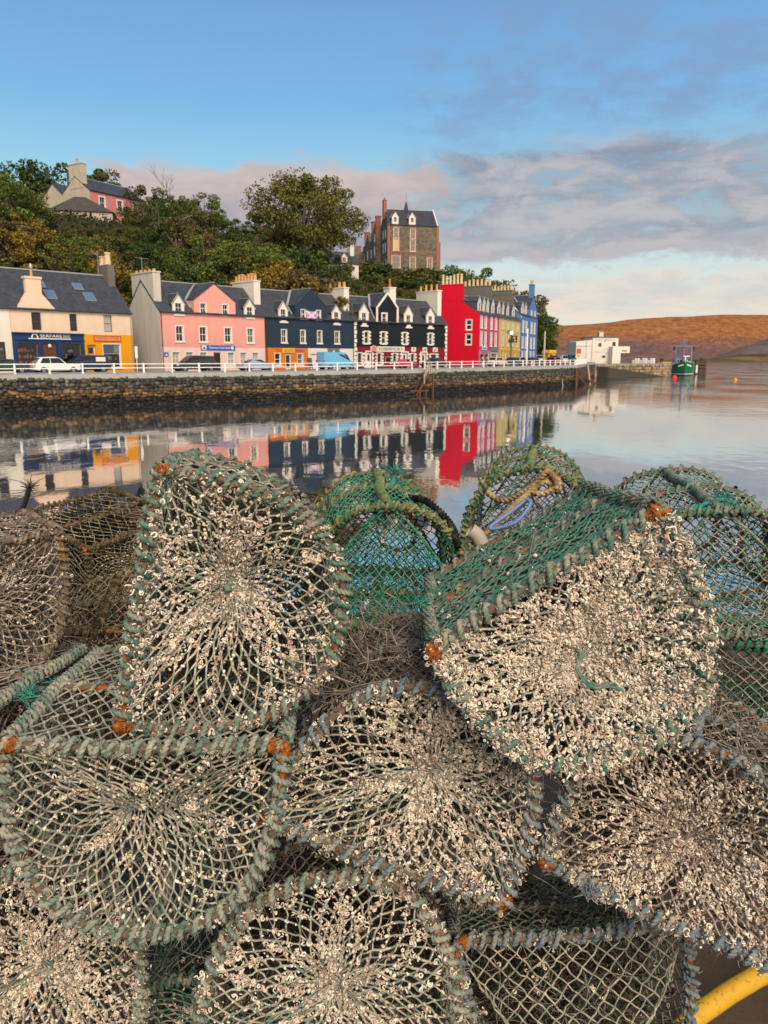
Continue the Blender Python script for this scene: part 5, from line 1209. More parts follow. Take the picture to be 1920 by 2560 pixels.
# timber piles
TIM = paint('wet_pile_timber', (.075,.045,.032), .85, .35, 3, .4)
root = thing('timber_jetty', 'row of dark timber piles with a cross beam right of the green boat', 'jetty', ground_at(1732, 243, 0))
o = Vector(root.location)
for px, zt in ((1716,3.6),(1726,4.4),(1738,4.6),(1748,4.5),(1753,5.0),(1760,4.8)):
    a = ground_at(px, 243+(px-1716)*.05, 0)-o; mb = MB(); mb.tube([a+Vector((0,0,-2)), a+Vector((.1,0,zt))], .42 if px < 1750 else .55, 9); mb.build('pile', TIM, root)
a, b = ground_at(1714,242.4,0)-o, ground_at(1763,244.5,0)-o
mb = MB()
for z in (2.4,3.3): mb.bar(a+Vector((0,0,z)), b+Vector((0,0,z)), .4, .45)
mb.build('cross_beam', TIM, root)
mb = MB(); c = ground_at(1740,241.6,0)-o; mb.tube([c+Vector((0,0,.6)), c+Vector((0,0,3.0))], .3, 8); mb.build('fender', CREAMW, root)
# leaning timbers at the near end of the quay
root = thing('mooring_timbers', 'old timber stage with rusty posts against the quay end before the slipway', 'timbers', (33.5,140,0))
o = Vector(root.location)
for px, Y_, z0_, z1_, r_, m_ in ((1439,141,-1,2.9,.22,RUSTW),(1472,150,-1,3.6,.16,WOODL),(1404,138,-1,3.0,.1,WOODL)):
    a = ground_at(px,Y_,0)-o; mb = MB(); mb.tube([a+Vector((-.4 if m_ is WOODL else 0,0,z1_)), a+Vector((.3 if m_ is WOODL else 0,-.6,z0_))], r_, 7); mb.build('post', m_, root)
for p0, p1 in (((1445,145,2.8),(1482,148,.0)),((1440,143,2.0),(1468,147,-.2)),((1452,150,2.6),(1490,152,-.1))):
    a = ground_at(p0[0],p0[1],0)-o+Vector((0,0,p0[2])); b = ground_at(p1[0],p1[1],0)-o+Vector((0,0,p1[2])); mb = MB(); mb.bar(a, b, .18, .24); mb.build('beam', RUSTW, root)

# fishing boat, bow towards us
GRN = paint('hull_green', (.006,.115,.05), .35, .15, .5, .2); BST = paint('boat_blue', (.10,.17,.28), .6)
bp_ = ground_at(1704, 233, 0); root = thing('fishing_boat', 'green fishing boat with blue gantry moored bow on at the pier', 'boat', (bp_.x,bp_.y,0), R(-14))
secs = []   # y (bow negative), half beam at deck, deck z, half beam at water, keel z
ST = [(-6.5,.03,4.2,.02,.2),(-6.2,.75,4.05,.15,-.2),(-5.4,1.75,3.75,.8,-.5),(-4,2.7,3.3,1.9,-.8),(-2,3.2,2.8,2.8,-.9),(2,3.3,2.5,3.0,-.9),(6,3.1,2.6,2.7,-.8),(8.5,2.7,2.9,2.0,-.5)]
def hull_ring(y, bd, zd, bw, zk, z0=None, z1=None):
    pts = []
    for k in range(7):
        f = k/6; z = .45+(zd-.45)*f; b_ = bw+(bd-bw)*f**.8; pts.append((b_, y-(.0 if y > -5 else (f-.5)*.5), z))
    return pts
mb = MB(); rings = [hull_ring(*s_) for s_ in ST]; m = 7; vs = []; 
for r_ in rings: vs += r_ + [(-x,y,z) for x,y,z in r_]
fs = []
for i in range(len(ST)-1):
    for k_ in range(6):
        a = i*14+k_; b = (i+1)*14+k_; fs += [(a,b,b+1,a+1),(a+7,a+8,b+8,b+7)]
fs.append(tuple((len(ST)-1)*14+i for i in range(7))+tuple((len(ST)-1)*14+13-i for i in range(7)))
mb.faces(vs, fs); mb.build('hull', GRN, root, smooth=True)
mb = MB()
for sg in (-1,1):
    for (y0_,bd0,_,bw0,zk0),(y1_,bd1,_,bw1,zk1) in zip(ST,ST[1:]):
        q0_ = 0 if y0_ > -5 else -.25; q1_ = 0 if y1_ > -5 else -.25
        mb.poly([(sg*(bw0+.02),y0_-q0_,.46),(sg*(bw1+.02),y1_-q1_,.46),(sg*(bw1*.97),y1_-q1_,-.4),(sg*(bw0*.97),y0_-q0_,-.4)])
        mb.poly([(sg*(bw0+.03+.03),y0_-q0_,.9),(sg*(bw1+.06),y1_-q1_,.9),(sg*(bw1+.05),y1_-q1_,.42),(sg*(bw0+.05),y0_-q0_,.42)],1)
mb.build('boot_top', [plain('antifoul', (.03,.02,.02)), CREAMW], root)
mb = MB(); mb.poly([(sg*(s_[1]-.15),s_[0]+.1,s_[2]-.55) for sg in (1,) for s_ in ST]+[(-(s_[1]-.15),s_[0]+.1,s_[2]-.55) for s_ in reversed(ST)]); mb.build('deck', plain('deck_grey', (.18,.17,.15)), root)
mb = MB()
for sg in (-1,1):
    mb.faces([(sg*.5,-6.55,3.35),(sg*1.75,-5.72,2.95),(sg*1.82,-5.62,2.5),(sg*1.1,-6.2,2.85),(sg*.45,-6.5,2.98)], [(0,1,2,3,4)] if sg < 0 else [(4,3,2,1,0)])
bw = mb.build('bow_panel', CREAMW, root)
mb = MB(); mb.box(-1.5,1.5,1.5,5.5,2.0,4.9,bev=.08); mb.box(-1.65,1.65,1.3,5.7,4.9,5.05); mb.build('wheelhouse', paint('wheelhouse_white', (.62,.60,.56)), root)
mb = MB()
for i in range(4): mb.box(-1.3+i*.68,-1.3+i*.68+.52,1.46,1.49,3.9,4.6)
mb.build('window', GLASS, root)
mb = MB()
for x in (-2.2,2.2): mb.bar((x,-1.0,2.2),(x*.95,-.6,8.6),.35); mb.bar((x,0.6,2.2),(x*.95,-.3,8.6),.25)
mb.bar((-2.7,-.6,8.5),(2.9,-.6,8.5),.3); mb.bar((-2.1,-.7,5.5),(2.1,-.7,5.5),.2)
for x in (-2.1,2.1):
    for z in (3.6,4.8,6.0,7.2): mb.bar((x-.25,-.9,z),(x+.4,-.2,z+.9),.10)
mb.build('gantry', BST, root)
mb = MB(); mb.tube([(0,-.2,2),(0,-.2,10.6)],[.36,.2],8); mb.bar((-.5,-.4,9.6),(.5,-.4,9.6),.12); mb.build('mast', BST, root)
mb = MB()
for x, z in ((-2.6,7.9),(2.8,7.9)): mb.tube([(x,-.6,z+.5),(x,-.6,z-.4)],.3,8)
mb.build('block', BLACKP, root)
mb = MB(); mb.sphere((1.5,-3.5,3.8),.36,9,6); mb.sphere((.9,-3.2,4.2),.26,9,6); mb.bar((-.2,-2.8,5.6),(1.6,-2.8,5.6),.3); mb.bar((.4,-2.8,3),(.4,-2.8,5.6),.3); mb.build('winch', WHITE, root)
mb = MB()
for sg in (-1,1):
    for i in range(4): mb.bar((sg*(1.6+i*.38),-5.2+i*.9,3.5-i*.2),(sg*(1.6+i*.38),-5.2+i*.9,4.4-i*.2),.07)
mb.build('rail', METAL, root)
def buoy(px, Y, col, label, r_=.55):
    p = ground_at(px, Y, 0); root = thing('mooring_buoy', label, 'buoy', p, 0, 'mooring buoys in the harbour'); mb = MB(); mb.tube([(0,0,-.35),(0,0,0),(0,0,r_*.9),(0,0,r_*1.2)],[r_*.4,r_,r_*.8,r_*.2],12); mb.build('float', plain('buoy_%s' % label[:6], col), root, smooth=True); mb = MB(); mb.tube([(-.08,0,r_*1.2),(0,0,r_*1.5),(.08,0,r_*1.2)],.03,5); mb.build('ring', METAL, root)
buoy(1686, 196, (.75,.03,.02), 'red mooring buoy floating below the green boat', .62); buoy(1838, 178, (.70,.28,.02), 'orange mooring buoy on open water at the right', .42); buoy(1443, 150, (.66,.14,.12), 'pinkish mooring buoy close under the quay end', .4)
# ================================================================== trees
def leafmat(name, stops, tr=.25):
    t = NT(name); g = t.add('ShaderNodeNewGeometry'); oi = t.add('ShaderNodeObjectInfo')
    f = t.math('ADD', t.math('MULTIPLY', g.outputs['Random Per Island'], .55), t.math('MULTIPLY', t.ramp(t.noise(t.coord(), .45, 3), [(.3,(0,0,0)),(.7,(1,1,1))]), .45))
    c = t.ramp(f, stops); c = t.mix(t.math('MULTIPLY', oi.outputs['Random'], .3), c, t.mix(1., c, (1.25,1.1,.7), 'MULTIPLY'))
    t.set(c, .75, 0, .15)
    try: t.bsdf.inputs['Subsurface Weight'].default_value = 0
    except Exception: pass
    return t.m
LM = {'dark': leafmat('dark_green_leaves', [(0,(.012,.022,.008)),(.5,(.048,.078,.020)),(1,(.115,.155,.04))]),
      'green': leafmat('green_leaves', [(0,(.018,.032,.009)),(.5,(.09,.13,.025)),(1,(.22,.25,.052))]),
      'olive': leafmat('olive_leaves', [(0,(.022,.027,.010)),(.5,(.105,.108,.029)),(1,(.23,.21,.055))]),
      'gold': leafmat('golden_leaves', [(0,(.045,.038,.010)),(.5,(.18,.13,.024)),(1,(.36,.25,.045))]),
      'brown': leafmat('brown_leaves', [(0,(.028,.025,.012)),(.5,(.10,.08,.032)),(1,(.20,.15,.06))])}
BARK = paint('tree_bark', (.10,.085,.065), .9, .3, 4, .3); PALEB = paint('pale_bark', (.26,.22,.17), .9, .25, 4, .2)
def leaf_quads(C, size, nb, upbias=.35):
    n = len(C); N_ = rng.normal(size=(n,3)); N_[:,2] += upbias; N_ /= np.linalg.norm(N_,axis=1,keepdims=True)
    a = np.cross(N_, rng.normal(size=(n,3))); a /= np.linalg.norm(a,axis=1,keepdims=True)+1e-9; b = np.cross(N_,a)
    s = (size*rng.uniform(.5,1.25,n))[:,None]; asp = rng.uniform(.5,.9,n)[:,None]
    V = np.stack([C-a*s*.5, C-b*s*asp*.5+a*s*.08, C+a*s*.5, C+b*s*asp*.5+a*s*.08],1)
    nb.add(V.reshape(-1,3), (np.arange(n)*4)[:,None]+np.arange(4)[None])
def crown_pts(h, w, nclump, per, seed, base=.28, top_heavy=.55, cl=.16, shape='round'):
    rs = np.random.default_rng(seed); C = []; cen = []
    while len(cen) < nclump:
        d = rs.normal(size=3); d /= np.linalg.norm(d); r = rs.uniform(.35,1.)**.6
        z = base+(1-base)*(.5+.5*d[2]*r*(1.0)); x = d[0]*r; y = d[1]*r
        if shape == 'cone': k = 1.05-z; x, y = x*k*1.3, y*k*1.3
        wob = 1+.22*math.sin(3*math.atan2(y,x)+seed)+.12*math.sin(5*math.atan2(y,x)+2*seed)
        cen.append((x*w/2*wob, y*w/2*wob, z*h))
    for c in cen:
        m = int(per*rs.uniform(.5,1.4)); k = cl*w*rs.uniform(.5,1.25); p = rs.normal(size=(m,3)); p /= np.linalg.norm(p,axis=1,keepdims=True)+1e-9
        C.append(np.array(c)+p*(rs.uniform(.3,1,m)**.5)[:,None]*np.array([k,k,k*.62]))
    return np.concatenate(C), cen
def make_tree(name, label, cat, h, w, mat, seed, nclump=46, per=62, leaf=.42, base=.25, trunk=.28, bark=None, shape='round', group=None, cl=.16):
    root = thing(name, label, cat, (0,0,0), 0, group); C, cen = crown_pts(h, w, nclump, per, seed, base, cl=cl, shape=shape)
    nb = NB(); leaf_quads(C, leaf, nb); nb.build('crown', mat, root)
    mb = MB(); rs = random.Random(seed); tx = rs.uniform(-.3,.3)
    mb.tube([(0,0,-1),(0,0,0),(tx*.5,tx*.3,h*.3),(tx,tx*.5,h*.62),(tx*1.2,0,h*.85)], [trunk*1.5,trunk*1.15,trunk*.85,trunk*.5,trunk*.12], 7)
    for c in sorted(cen, key=lambda c: rs.random())[:max(6,nclump//5)]:
        z0 = min(h*rs.uniform(.22,.6), c[2]*.85); m_ = Vector((c[0]*.5+rs.uniform(-.3,.3), c[1]*.5, (z0+c[2])/2+.2)); mb.tube([(tx*.5,0,z0), m_, c], [trunk*.42,trunk*.26,trunk*.06], 5)
    mb.build('trunk', bark or BARK, root); return root
TG = 'trees on the wooded hillside'
LBL = {'dark':'dark green leafy tree crowding the hillside above the houses','green':'fresh green bushy tree on the hillside above the houses','olive':'olive toned tree turning brown on the hillside','gold':'golden autumn tree on the hillside behind the roofs','brown':'russet brown tree on the hillside'}
protos = []
for i, (hh, ww, sh, lf) in enumerate([(10,8.5,'round',.37),(11,7.5,'round',.35),(9,9.5,'round',.37),(12,6.2,'cone',.33),(8,7.5,'round',.32)]):
    protos.append((make_tree('hillside_tree', LBL['dark'], 'tree', hh, ww, LM['dark'], 20+i, 40, 165, lf, base=.10 if sh == 'round' else .12, cl=.15, shape=sh, group=TG), hh, ww))
used = [False]*len(protos)
def plant(px, Y, kind, pi, hgt, dz=0, wk=1.0, label=None, group=TG):
    pr, hh, ww = protos[pi]
    if used[pi]: r = copy_tree(pr)
    else: r = pr; used[pi] = True
    p = ground_at(px, Y, 12); z = terrain(p.x, p.y)
    zc = Y*math.cos(PITCH)-(z-4.5)*math.sin(PITCH); x = (px-960)/FPX*zc; z = terrain(x, Y)+dz
    k = hgt/hh; r.location = (x, Y, z-.2); r.rotation_euler = (0,0,rnd.uniform(0,6.28)); r.scale = (k*wk,k*wk,k)
    for c in r.children:
        if c.name.startswith('crown'): c.material_slots[0].link = 'OBJECT'; c.material_slots[0].material = LM[kind]
    r['label'] = label or LBL[kind]; r['group'] = group
    return r
def depth_for(px, s_target):
    lo, hi = 40., 330.
    for _ in range(40):
        m = (lo+hi)/2; x = (px-960)/FPX*m*.96
        if behind(x, m)[0] < s_target: lo = m
        else: hi = m
    return (lo+hi)/2
rt = random.Random(31)
SKYL = [(-60,400),(0,405),(60,415),(100,470),(115,575),(345,570),(352,470),(400,470),(440,465),(520,490),(560,520),(600,545),(640,560),(770,600),(800,655),(890,660),(900,690),(1100,700),(1180,700),(1300,730)]
def ypix(px, Y_, z):
    x_ = (px-960)/FPX*Y_*.96; r_ = Vector((x_,Y_,z))-EYE; zc = r_.y*math.cos(PITCH)-r_.z*math.sin(PITCH); yc = r_.z*math.cos(PITCH)+r_.y*math.sin(PITCH); return 1280-FPX*yc/zc
def z_for(px, Y_, yp):
    return at(px, yp, Y_).z
ROWS = [(12.5,-30,1230,50,'dark dark green green gold gold olive brown',(5.5,8)),(19,-40,1000,50,'dark green olive green gold dark brown',(7,9.5)),(27,-40,900,52,'dark dark green green olive brown dark',(7.5,10)),
        (36,-40,900,54,'dark olive dark green brown',(8,10)),(47,-30,640,56,'dark dark olive green',(8,10.5))]
for s_, c0, c1, st, kinds, (h0, h1) in ROWS:
    px = c0
    while px < c1:
        k = rt.choice(kinds.split()); hg = rt.uniform(h0, h1)
        if px < 130 and k in ('green','dark'): k = rt.choice(['olive','brown','green','gold'])
        Y_ = depth_for(px, s_+rt.uniform(-3,3)); x_ = (px-960)/FPX*Y_*.96; zg = terrain(x_, Y_)
        lim = max(np.interp(q, [a for a,b in SKYL], [b for a,b in SKYL]) for q in (px-32, px, px+32))
        hg = min(hg, z_for(px, Y_, lim+rt.uniform(0,25))-zg)
        if hg > 2.2: plant(px, Y_, k, rt.randrange(5), hg, wk=1.0 if hg > 5 else 1.5)
        px += st*rt.uniform(.75,1.25)
for px in range(-20, 350, 26):      # low bushes on the open slope under the hill house
    for s_ in (33, 40, 46):
        q = px+rt.uniform(-11,11); Y_ = depth_for(q, s_+rt.uniform(-2,2)); x_ = (q-960)/FPX*Y_*.96; lim = 562 if 105 < q < 345 else 480
        hg = min(rt.uniform(2.6,4.6), z_for(q, Y_, lim)-terrain(x_, Y_))
        if hg > 1.3: plant(q, Y_, rt.choice(['olive','brown','dark','green','gold'] if q < 140 else ['dark','olive','green']), rt.choice([2,4]), hg, wk=1.35, label='low bush on the open slope below the pink hill house', group='bushes below the hill house')
# skyline trees, each to its own height (column, depth, kind, shape, top line)
for px, Y, kd, pi, yt in ((-20,176,'dark',1,400),(30,178,'dark',0,398),(82,181,'dark',2,400),(128,186,'dark',0,405),(178,190,'dark',1,385),(222,190,'dark',3,392),(262,188,'dark',3,390),(296,184,'brown',1,420),(330,178,'olive',0,445),(362,168,'brown',1,455),(-10,150,'olive',2,470),(36,150,'green',4,462),(84,147,'olive',0,520),
                       (398,158,'dark',3,470),(428,150,'green',1,465),(470,148,'green',0,485),(515,147,'green',2,480),(548,148,'dark',1,515),(590,152,'green',4,545),(628,150,'dark',0,540),(665,146,'olive',2,560),(700,136,'green',0,600),(742,134,'dark',2,610),(790,138,'green',4,625),(835,140,'olive',0,640),(640,128,'green',2,600),(580,124,'olive',1,590),(520,122,'green',0,570),(690,120,'gold',2,650),(760,118,'brown',4,665),(460,118,'dark',0,600),(450,132,'olive',2,540),(392,140,'dark',4,520),(352,152,'dark',2,500)):
    x_ = (px-960)/FPX*Y*.96; hg = z_for(px, Y, yt)-terrain(x_, Y)
    plant(px, Y, kd, pi, max(hg, 3.))
# the broad oak on the ridge
oak = make_tree('oak_tree', 'broad spreading dark tree standing tallest on the ridge left of the hotel', 'tree', 20, 20, LM['olive'], 77, 230, 150, .52, base=.10, trunk=.55, cl=.12)
p = ground_at(762, 150, 22); oak.location = (p.x, p.y, terrain(p.x,p.y)-.5); oak.rotation_euler = (0,0,.7); oak.scale = [(z_for(762,150,425)-oak.location.z)/20]*3
# bare trees with pale branches
def bare_tree(px, Y, h, label, seed, spread=.35):
    rs = random.Random(seed); root = thing('bare_tree', label, 'tree'); mb = MB()
    def br(p, d, L, r, lv):
        m_ = p+d*L*.5+Vector((rs.uniform(-.08,.08),rs.uniform(-.08,.08),0))*L; e = p+d*L+Vector((rs.uniform(-.12,.12),0,0))*L; mb.tube([p,m_,e],[r,r*.8,r*.55],5)
        if lv: 
            for _ in range(3 if lv > 1 else 4):
                d2 = (d+Vector((rs.uniform(-1,1),rs.uniform(-1,1),rs.uniform(-.2,.7)))*spread*1.6).normalized(); q = p+(e-p)*rs.uniform(.45,1); br(q, d2, L*rs.uniform(.45,.7), r*.5, lv-1)
    br(Vector((0,0,0)), Vector((rs.uniform(-.1,.1),0,1)).normalized(), h*.5, h*.010, 4)
    mb.build('trunk', PALEB, root); p = ground_at(px, Y, 25); root.location = (p.x,p.y,terrain(p.x,p.y)); return root
bare_tree(428, 152, 13.5, 'leafless tree with thin branches rising above the hillside wood', 3, .5); bare_tree(398, 133, 11, 'leaning bare tree with a bent pale limb right of the hill house', 9, .5)
bare_tree(458, 128, 9, 'slim bare tree with pale stems in the dark wood', 12, .3)
mb = MB(); pts = [(386,700,131),(384,620,131),(392,575,131),(412,555,131),(425,545,131),(455,548,131),(480,538,131)]; w_ = [at(a,b,c) for a,b,c in pts]; o = w_[0].copy(); mb.tube([p-o for p in w_],[.26,.24,.22,.18,.13,.09,.03],7); mb.tube([w_[1]-o,(at(392,610,131))-o,(at(430,615,131))-o,(at(455,600,131))-o,(at(462,588,131))-o],[.12,.12,.11,.08,.03],6); tag(mb.build('dead_tree', PALEB, None, o), 'pale crooked dead trunk with a long bent branch in the wood', 'tree')
# trees right of the hotel and at the end of the row
TR2 = 'small trees behind the red and yellow houses'
for px, Y, kd, pi, yt, lb in ((1118,198,'green',2,662,'low spreading green tree touching the right side of the hotel'),(1182,188,'green',0,650,'rounded green tree highest on the slope right of the hotel'),(1208,180,'olive',4,690,'olive bush like tree under the rounded green one'),(1240,190,'olive',2,694,'small round olive tree above the yellow house chimneys'),(1300,200,'brown',1,712,'thin brownish tree left of the blue chimney'),(1150,168,'dark',4,692,'dark shrubby tree between the hotel and the red chimney'),(1085,176,'dark',2,700,'dark bushy tree on the bank under the right end of the hotel'),(1040,160,'olive',4,712,'olive bush on the bank above the black house roof')):
    x_ = (px-960)/FPX*Y*.96; plant(px, Y, kd, pi, max(2.5, z_for(px, Y, yt)-terrain(x_, Y)), wk=1.0 if px != 1182 else .8, label=lb, group=TR2)
for px, Y, hg, dz, wk, lb in ((1322,187,13.5,0,.85,'dark green tree leaning against the end of the blue house'),(1341,189,12.0,-.5,.85,'broad dark green tree at the end of the row beside the pole'),(1358,192,8.5,-.5,.85,'lowest dark green tree sloping down toward the pier'),(1340,185,7.5,-.5,.9,'dark bushy tree low beside the blue house corner'),(1322,200,16,0,.7,'taller dark tree rising behind the blue house')):
    plant(px, Y, 'dark' if px != 1341 else 'green', 2 if Y != 200 else 1, hg, dz, wk, label=lb, group='trees at the end of the row')
for i, (px, Y, yt, kd) in enumerate(((905,200,652,'dark'),(925,198,655,'olive'),(948,197,658,'dark'),(970,196,664,'dark'),(994,195,667,'olive'),(1016,194,670,'brown'),(1040,194,669,'dark'),(1062,194,671,'olive'),(1084,195,668,'dark'),(935,185,680,'green'),(985,182,690,'olive'),(1030,180,695,'dark'))):
    x_ = (px-960)/FPX*Y*.96; hh_ = z_for(px, Y, yt)-terrain(x_, Y)
    if hh_ > .8: plant(px, Y, kd, (2,4)[i % 2], hh_, wk=1.5, label='low bush along the foot of the hotel walls', group='bushes below the hotel')
for px, Y, yt, lb in ((792,160,612,'green tree crown hiding the left half of the white cottage'),(832,158,632,'green tree crown low in front of the white cottage'),(872,172,640,'green tree crown between the white cottage and the hotel')):
    x_ = (px-960)/FPX*Y*.96; plant(px, Y, 'green', 2, max(3., z_for(px, Y, yt)-terrain(x_, Y)), label=lb, group='trees around the white cottage')
plant(392, 96.5, 'dark', 4, 4.2, label='dark shrub with bare twigs in the gap beside the grey gable', group='shrubs')
p_ = at(1470, 895, 203); 
# rough undergrowth over the slope: countless
nb = NB(); P_ = []
while len(P_) < 60000:
    x, y = rng.uniform(-95, 45), rng.uniform(75, 260); s_, a_ = behind(x, y)
    if 9 < s_ < 75 and a_ < 185: P_.append((x, y, terrain(x, y)+rng.uniform(-.1,1.1)))
leaf_quads(np.array(P_), .5, nb, .3)
tag(nb.build('undergrowth', leafmat('undergrowth_leaves', [(0,(.008,.010,.004)),(.5,(.03,.032,.011)),(1,(.085,.075,.024))])), 'tangled olive and brown undergrowth covering the slope', 'undergrowth', kind='stuff')  # leaf colour darkened to give the shade in gaps between trees
# rusty bracken patch below the hotel
nb = NB(); P_ = []
while len(P_) < 5000:
    px, Y_ = rng.normal(1000, 45), rng.uniform(192, 204); p = ground_at(px, Y_, 26); P_.append((p.x, p.y, terrain(p.x,p.y)+rng.uniform(0,1.4)))
leaf_quads(np.array(P_), .55, nb, .5)
tag(nb.build('bracken', leafmat('bracken_leaves', [(0,(.07,.035,.02)),(.5,(.17,.085,.05)),(1,(.28,.16,.10))])), 'reddish brown bracken bank below the hotel', 'bracken', kind='stuff')
# ================================================================== creels on the near pier
DZ = 2.6
t = NT('pier_deck'); v = t.coord(); c = t.mix(t.noise(v, 3, 7, .65), (.035,.024,.014), (.12,.085,.05)); c = t.mix(t.ramp(t.noise(v, .9, 5), [(.5,(0,0,0)),(.7,(1,1,1))]), c, (.055,.045,.03)); t.set(c, .7, 0, .3); t.bump(t.noise(v, 45, 4), .4, .01)
mb = MB(); mb.box(-7, 7, -5, 5.6, 1.6, DZ); tag(mb.build('pier_deck', t.m), 'brown wet pier deck', kind='structure')
mb = MB(); mb.box(-9, -1.95, 5.601, 8.6, 1.6, DZ); tag(mb.build('added_deck_blocker', t.m), 'added brown wet deck piece blocking bright water behind the left creels', kind='structure')  # deck piece added to block bright water seen through the nets

NETM = {'green': island('green_twine', [(0,(.02,.13,.08)),(.25,(.07,.21,.14)),(.5,(.20,.25,.185)),(.75,(.35,.32,.24)),(1,(.58,.52,.41))], nscale=60, pos_mix=.35),
        'grey': island('faded_twine', [(0,(.08,.18,.13)),(.18,(.18,.235,.18)),(.45,(.30,.29,.225)),(.8,(.44,.385,.295)),(1,(.64,.57,.46))], nscale=60, pos_mix=.3),
        'brown': island('brown_twine', [(0,(.14,.11,.085)),(.5,(.28,.23,.18)),(.85,(.43,.36,.285)),(1,(.62,.54,.44))], nscale=60, pos_mix=.3),
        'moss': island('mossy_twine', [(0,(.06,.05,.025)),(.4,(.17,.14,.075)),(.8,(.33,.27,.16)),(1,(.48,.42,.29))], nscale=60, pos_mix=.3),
        'teal': island('fresh_green_twine', [(0,(.015,.13,.085)),(.35,(.05,.19,.13)),(.65,(.15,.205,.145)),(1,(.27,.25,.18))], nscale=60, pos_mix=.45),
        'bright': island('bright_green_twine', [(0,(.02,.16,.09)),(.4,(.04,.25,.15)),(.75,(.13,.27,.16)),(1,(.26,.29,.18))], nscale=60, pos_mix=.4),
        'void': island('painted_shade_line', [(0,(.006,.006,.004)),(.6,(.016,.015,.009)),(1,(.04,.035,.02))], nscale=60),  # near-black line, the dark creel inside painted into its colour
        'inner': island('shade_toned_twine', [(0,(.024,.021,.013)),(.5,(.066,.053,.034)),(1,(.15,.12,.08))], nscale=60)}  # twine darkened in colour to give the shade inside the creels
def ropemat(name, a, b, c):
    t = NT(name); v = t.coord(); f = t.noise(v, 24, 7, .7); col = t.ramp(f, [(.30,sc3(a,.7)),(.42,a),(.52,b),(.66,c),(.74,sc3(c,1.5))])
    col = t.mix(.6, col, t.mix(t.noise(v, 260, 2), (.45,.45,.45), (1.45,1.45,1.45)), 'MULTIPLY'); t.set(col, .92, 0, .1); t.bump(t.noise(v, 420, 2), .6, .002); return t.m
ROPE = {'green': ropemat('green_rope', (.08,.18,.135), (.20,.23,.175), (.36,.32,.245)), 'grey': ropemat('weathered_rope', (.14,.21,.165), (.27,.285,.225), (.43,.385,.30)),
        'brown': ropemat('brown_rope', (.12,.08,.05), (.23,.175,.125), (.36,.30,.23)), 'blue': ropemat('blue_grey_rope', (.15,.20,.22), (.23,.255,.245), (.36,.325,.25)),
        'moss': ropemat('mossy_rope', (.04,.033,.016), (.12,.09,.045), (.25,.19,.10)), 'teal': ropemat('teal_rope', (.02,.22,.16), (.07,.25,.19), (.19,.26,.19)), 'yellowgreen': ropemat('yellow_green_rope', (.06,.20,.08), (.20,.23,.10), (.33,.27,.13))}
t = NT('rusty_steel'); v = t.coord(); rc = t.ramp(t.noise(v, 45, 5, .65), [(.3,(.10,.035,.012)),(.5,(.30,.085,.018)),(.68,(.48,.17,.04))]); t.set(t.mix(t.ramp(t.noise(v, 9, 3), [(.57,(0,0,0)),(.63,(1,1,1))]), t.mix(t.noise(v, 120, 4), (.05,.042,.028), (.21,.18,.135)), rc), .95, 0, .1); t.bump(t.noise(v, 90, 4), .8, .006); RUST = t.m
t = NT('bright_rust'); v = t.coord(); t.set(t.ramp(t.noise(v, 110, 5, .65), [(.3,(.05,.018,.008)),(.46,(.24,.07,.016)),(.6,(.46,.15,.03)),(.75,(.55,.27,.09))]), .95, 0, .1); t.bump(t.noise(v, 160, 6, .7), 1., .004); RUST2 = t.m
WORM = island('worm_tube_shell', [(0,(.24,.185,.125)),(.18,(.50,.40,.29)),(.5,(.72,.61,.47)),(.85,(.84,.76,.63)),(.955,(.86,.80,.69)),(.97,(.66,.42,.33)),(.985,(.64,.30,.22)),(1,(.35,.30,.22))], rough=.8, nscale=90, namp=.45)
WEED = island('dry_weed', [(0,(.09,.076,.062)),(.5,(.19,.16,.13)),(1,(.34,.29,.235))], nscale=30)
FUZZ = island('frayed_fibre', [(0,(.16,.18,.13)),(.5,(.27,.25,.18)),(1,(.42,.37,.28))])
SPON = NT('dark_sponge'); SPON.set(SPON.mix(SPON.noise(SPON.coord(), 30, 4), (.02,.035,.018), (.10,.12,.06)), .95, 0, .1); SPON.bump(SPON.noise(SPON.coord(), 60, 3), 1., .01)

def curl_templates():
    out = []
    rs = np.random.default_rng(5)
    for k in range(10):
        n = 10; t_ = np.linspace(0, 1, n)
        if k < 4: a = t_*2*PI*(1.0+.25*k); r = 1-.42*t_; P = np.stack([np.cos(a)*r, np.sin(a)*r, t_*(.5+.3*k)], 1)
        elif k < 7: a = t_*PI*(1.1+.2*k); P = np.stack([np.cos(a), np.sin(a)*.8, t_*1.6-.8], 1); P[:,0] += t_*rs.uniform(-1,1)
        else: P = np.stack([(t_-.5)*4.5, np.sin(t_*7+k)*.75, np.cos(t_*5+k)*.5], 1)
        nb = NB(); nb.sweep(P, np.interp(t_, [0,.15,1], [.18,.40,.34]), 5); out.append((np.concatenate(nb.V), nb.F[0]))
    return out
CURLS = curl_templates()
Q_ = CV*np.array([1.3,.95,.75])*1.15; CURLS += [(Q_, CF), (CV*np.array([1.9,.6,.55]), CF), (CV*np.array([1.0,1.0,.6]), CF)]
OCT_V = np.array([(1,0,0),(-1,0,0),(0,1,0),(0,-1,0),(0,0,1),(0,0,-1)], float); OCT_F = np.array([(0,2,4),(2,1,4),(1,3,4),(3,0,4),(2,0,5),(1,2,5),(3,1,5),(0,3,5)])

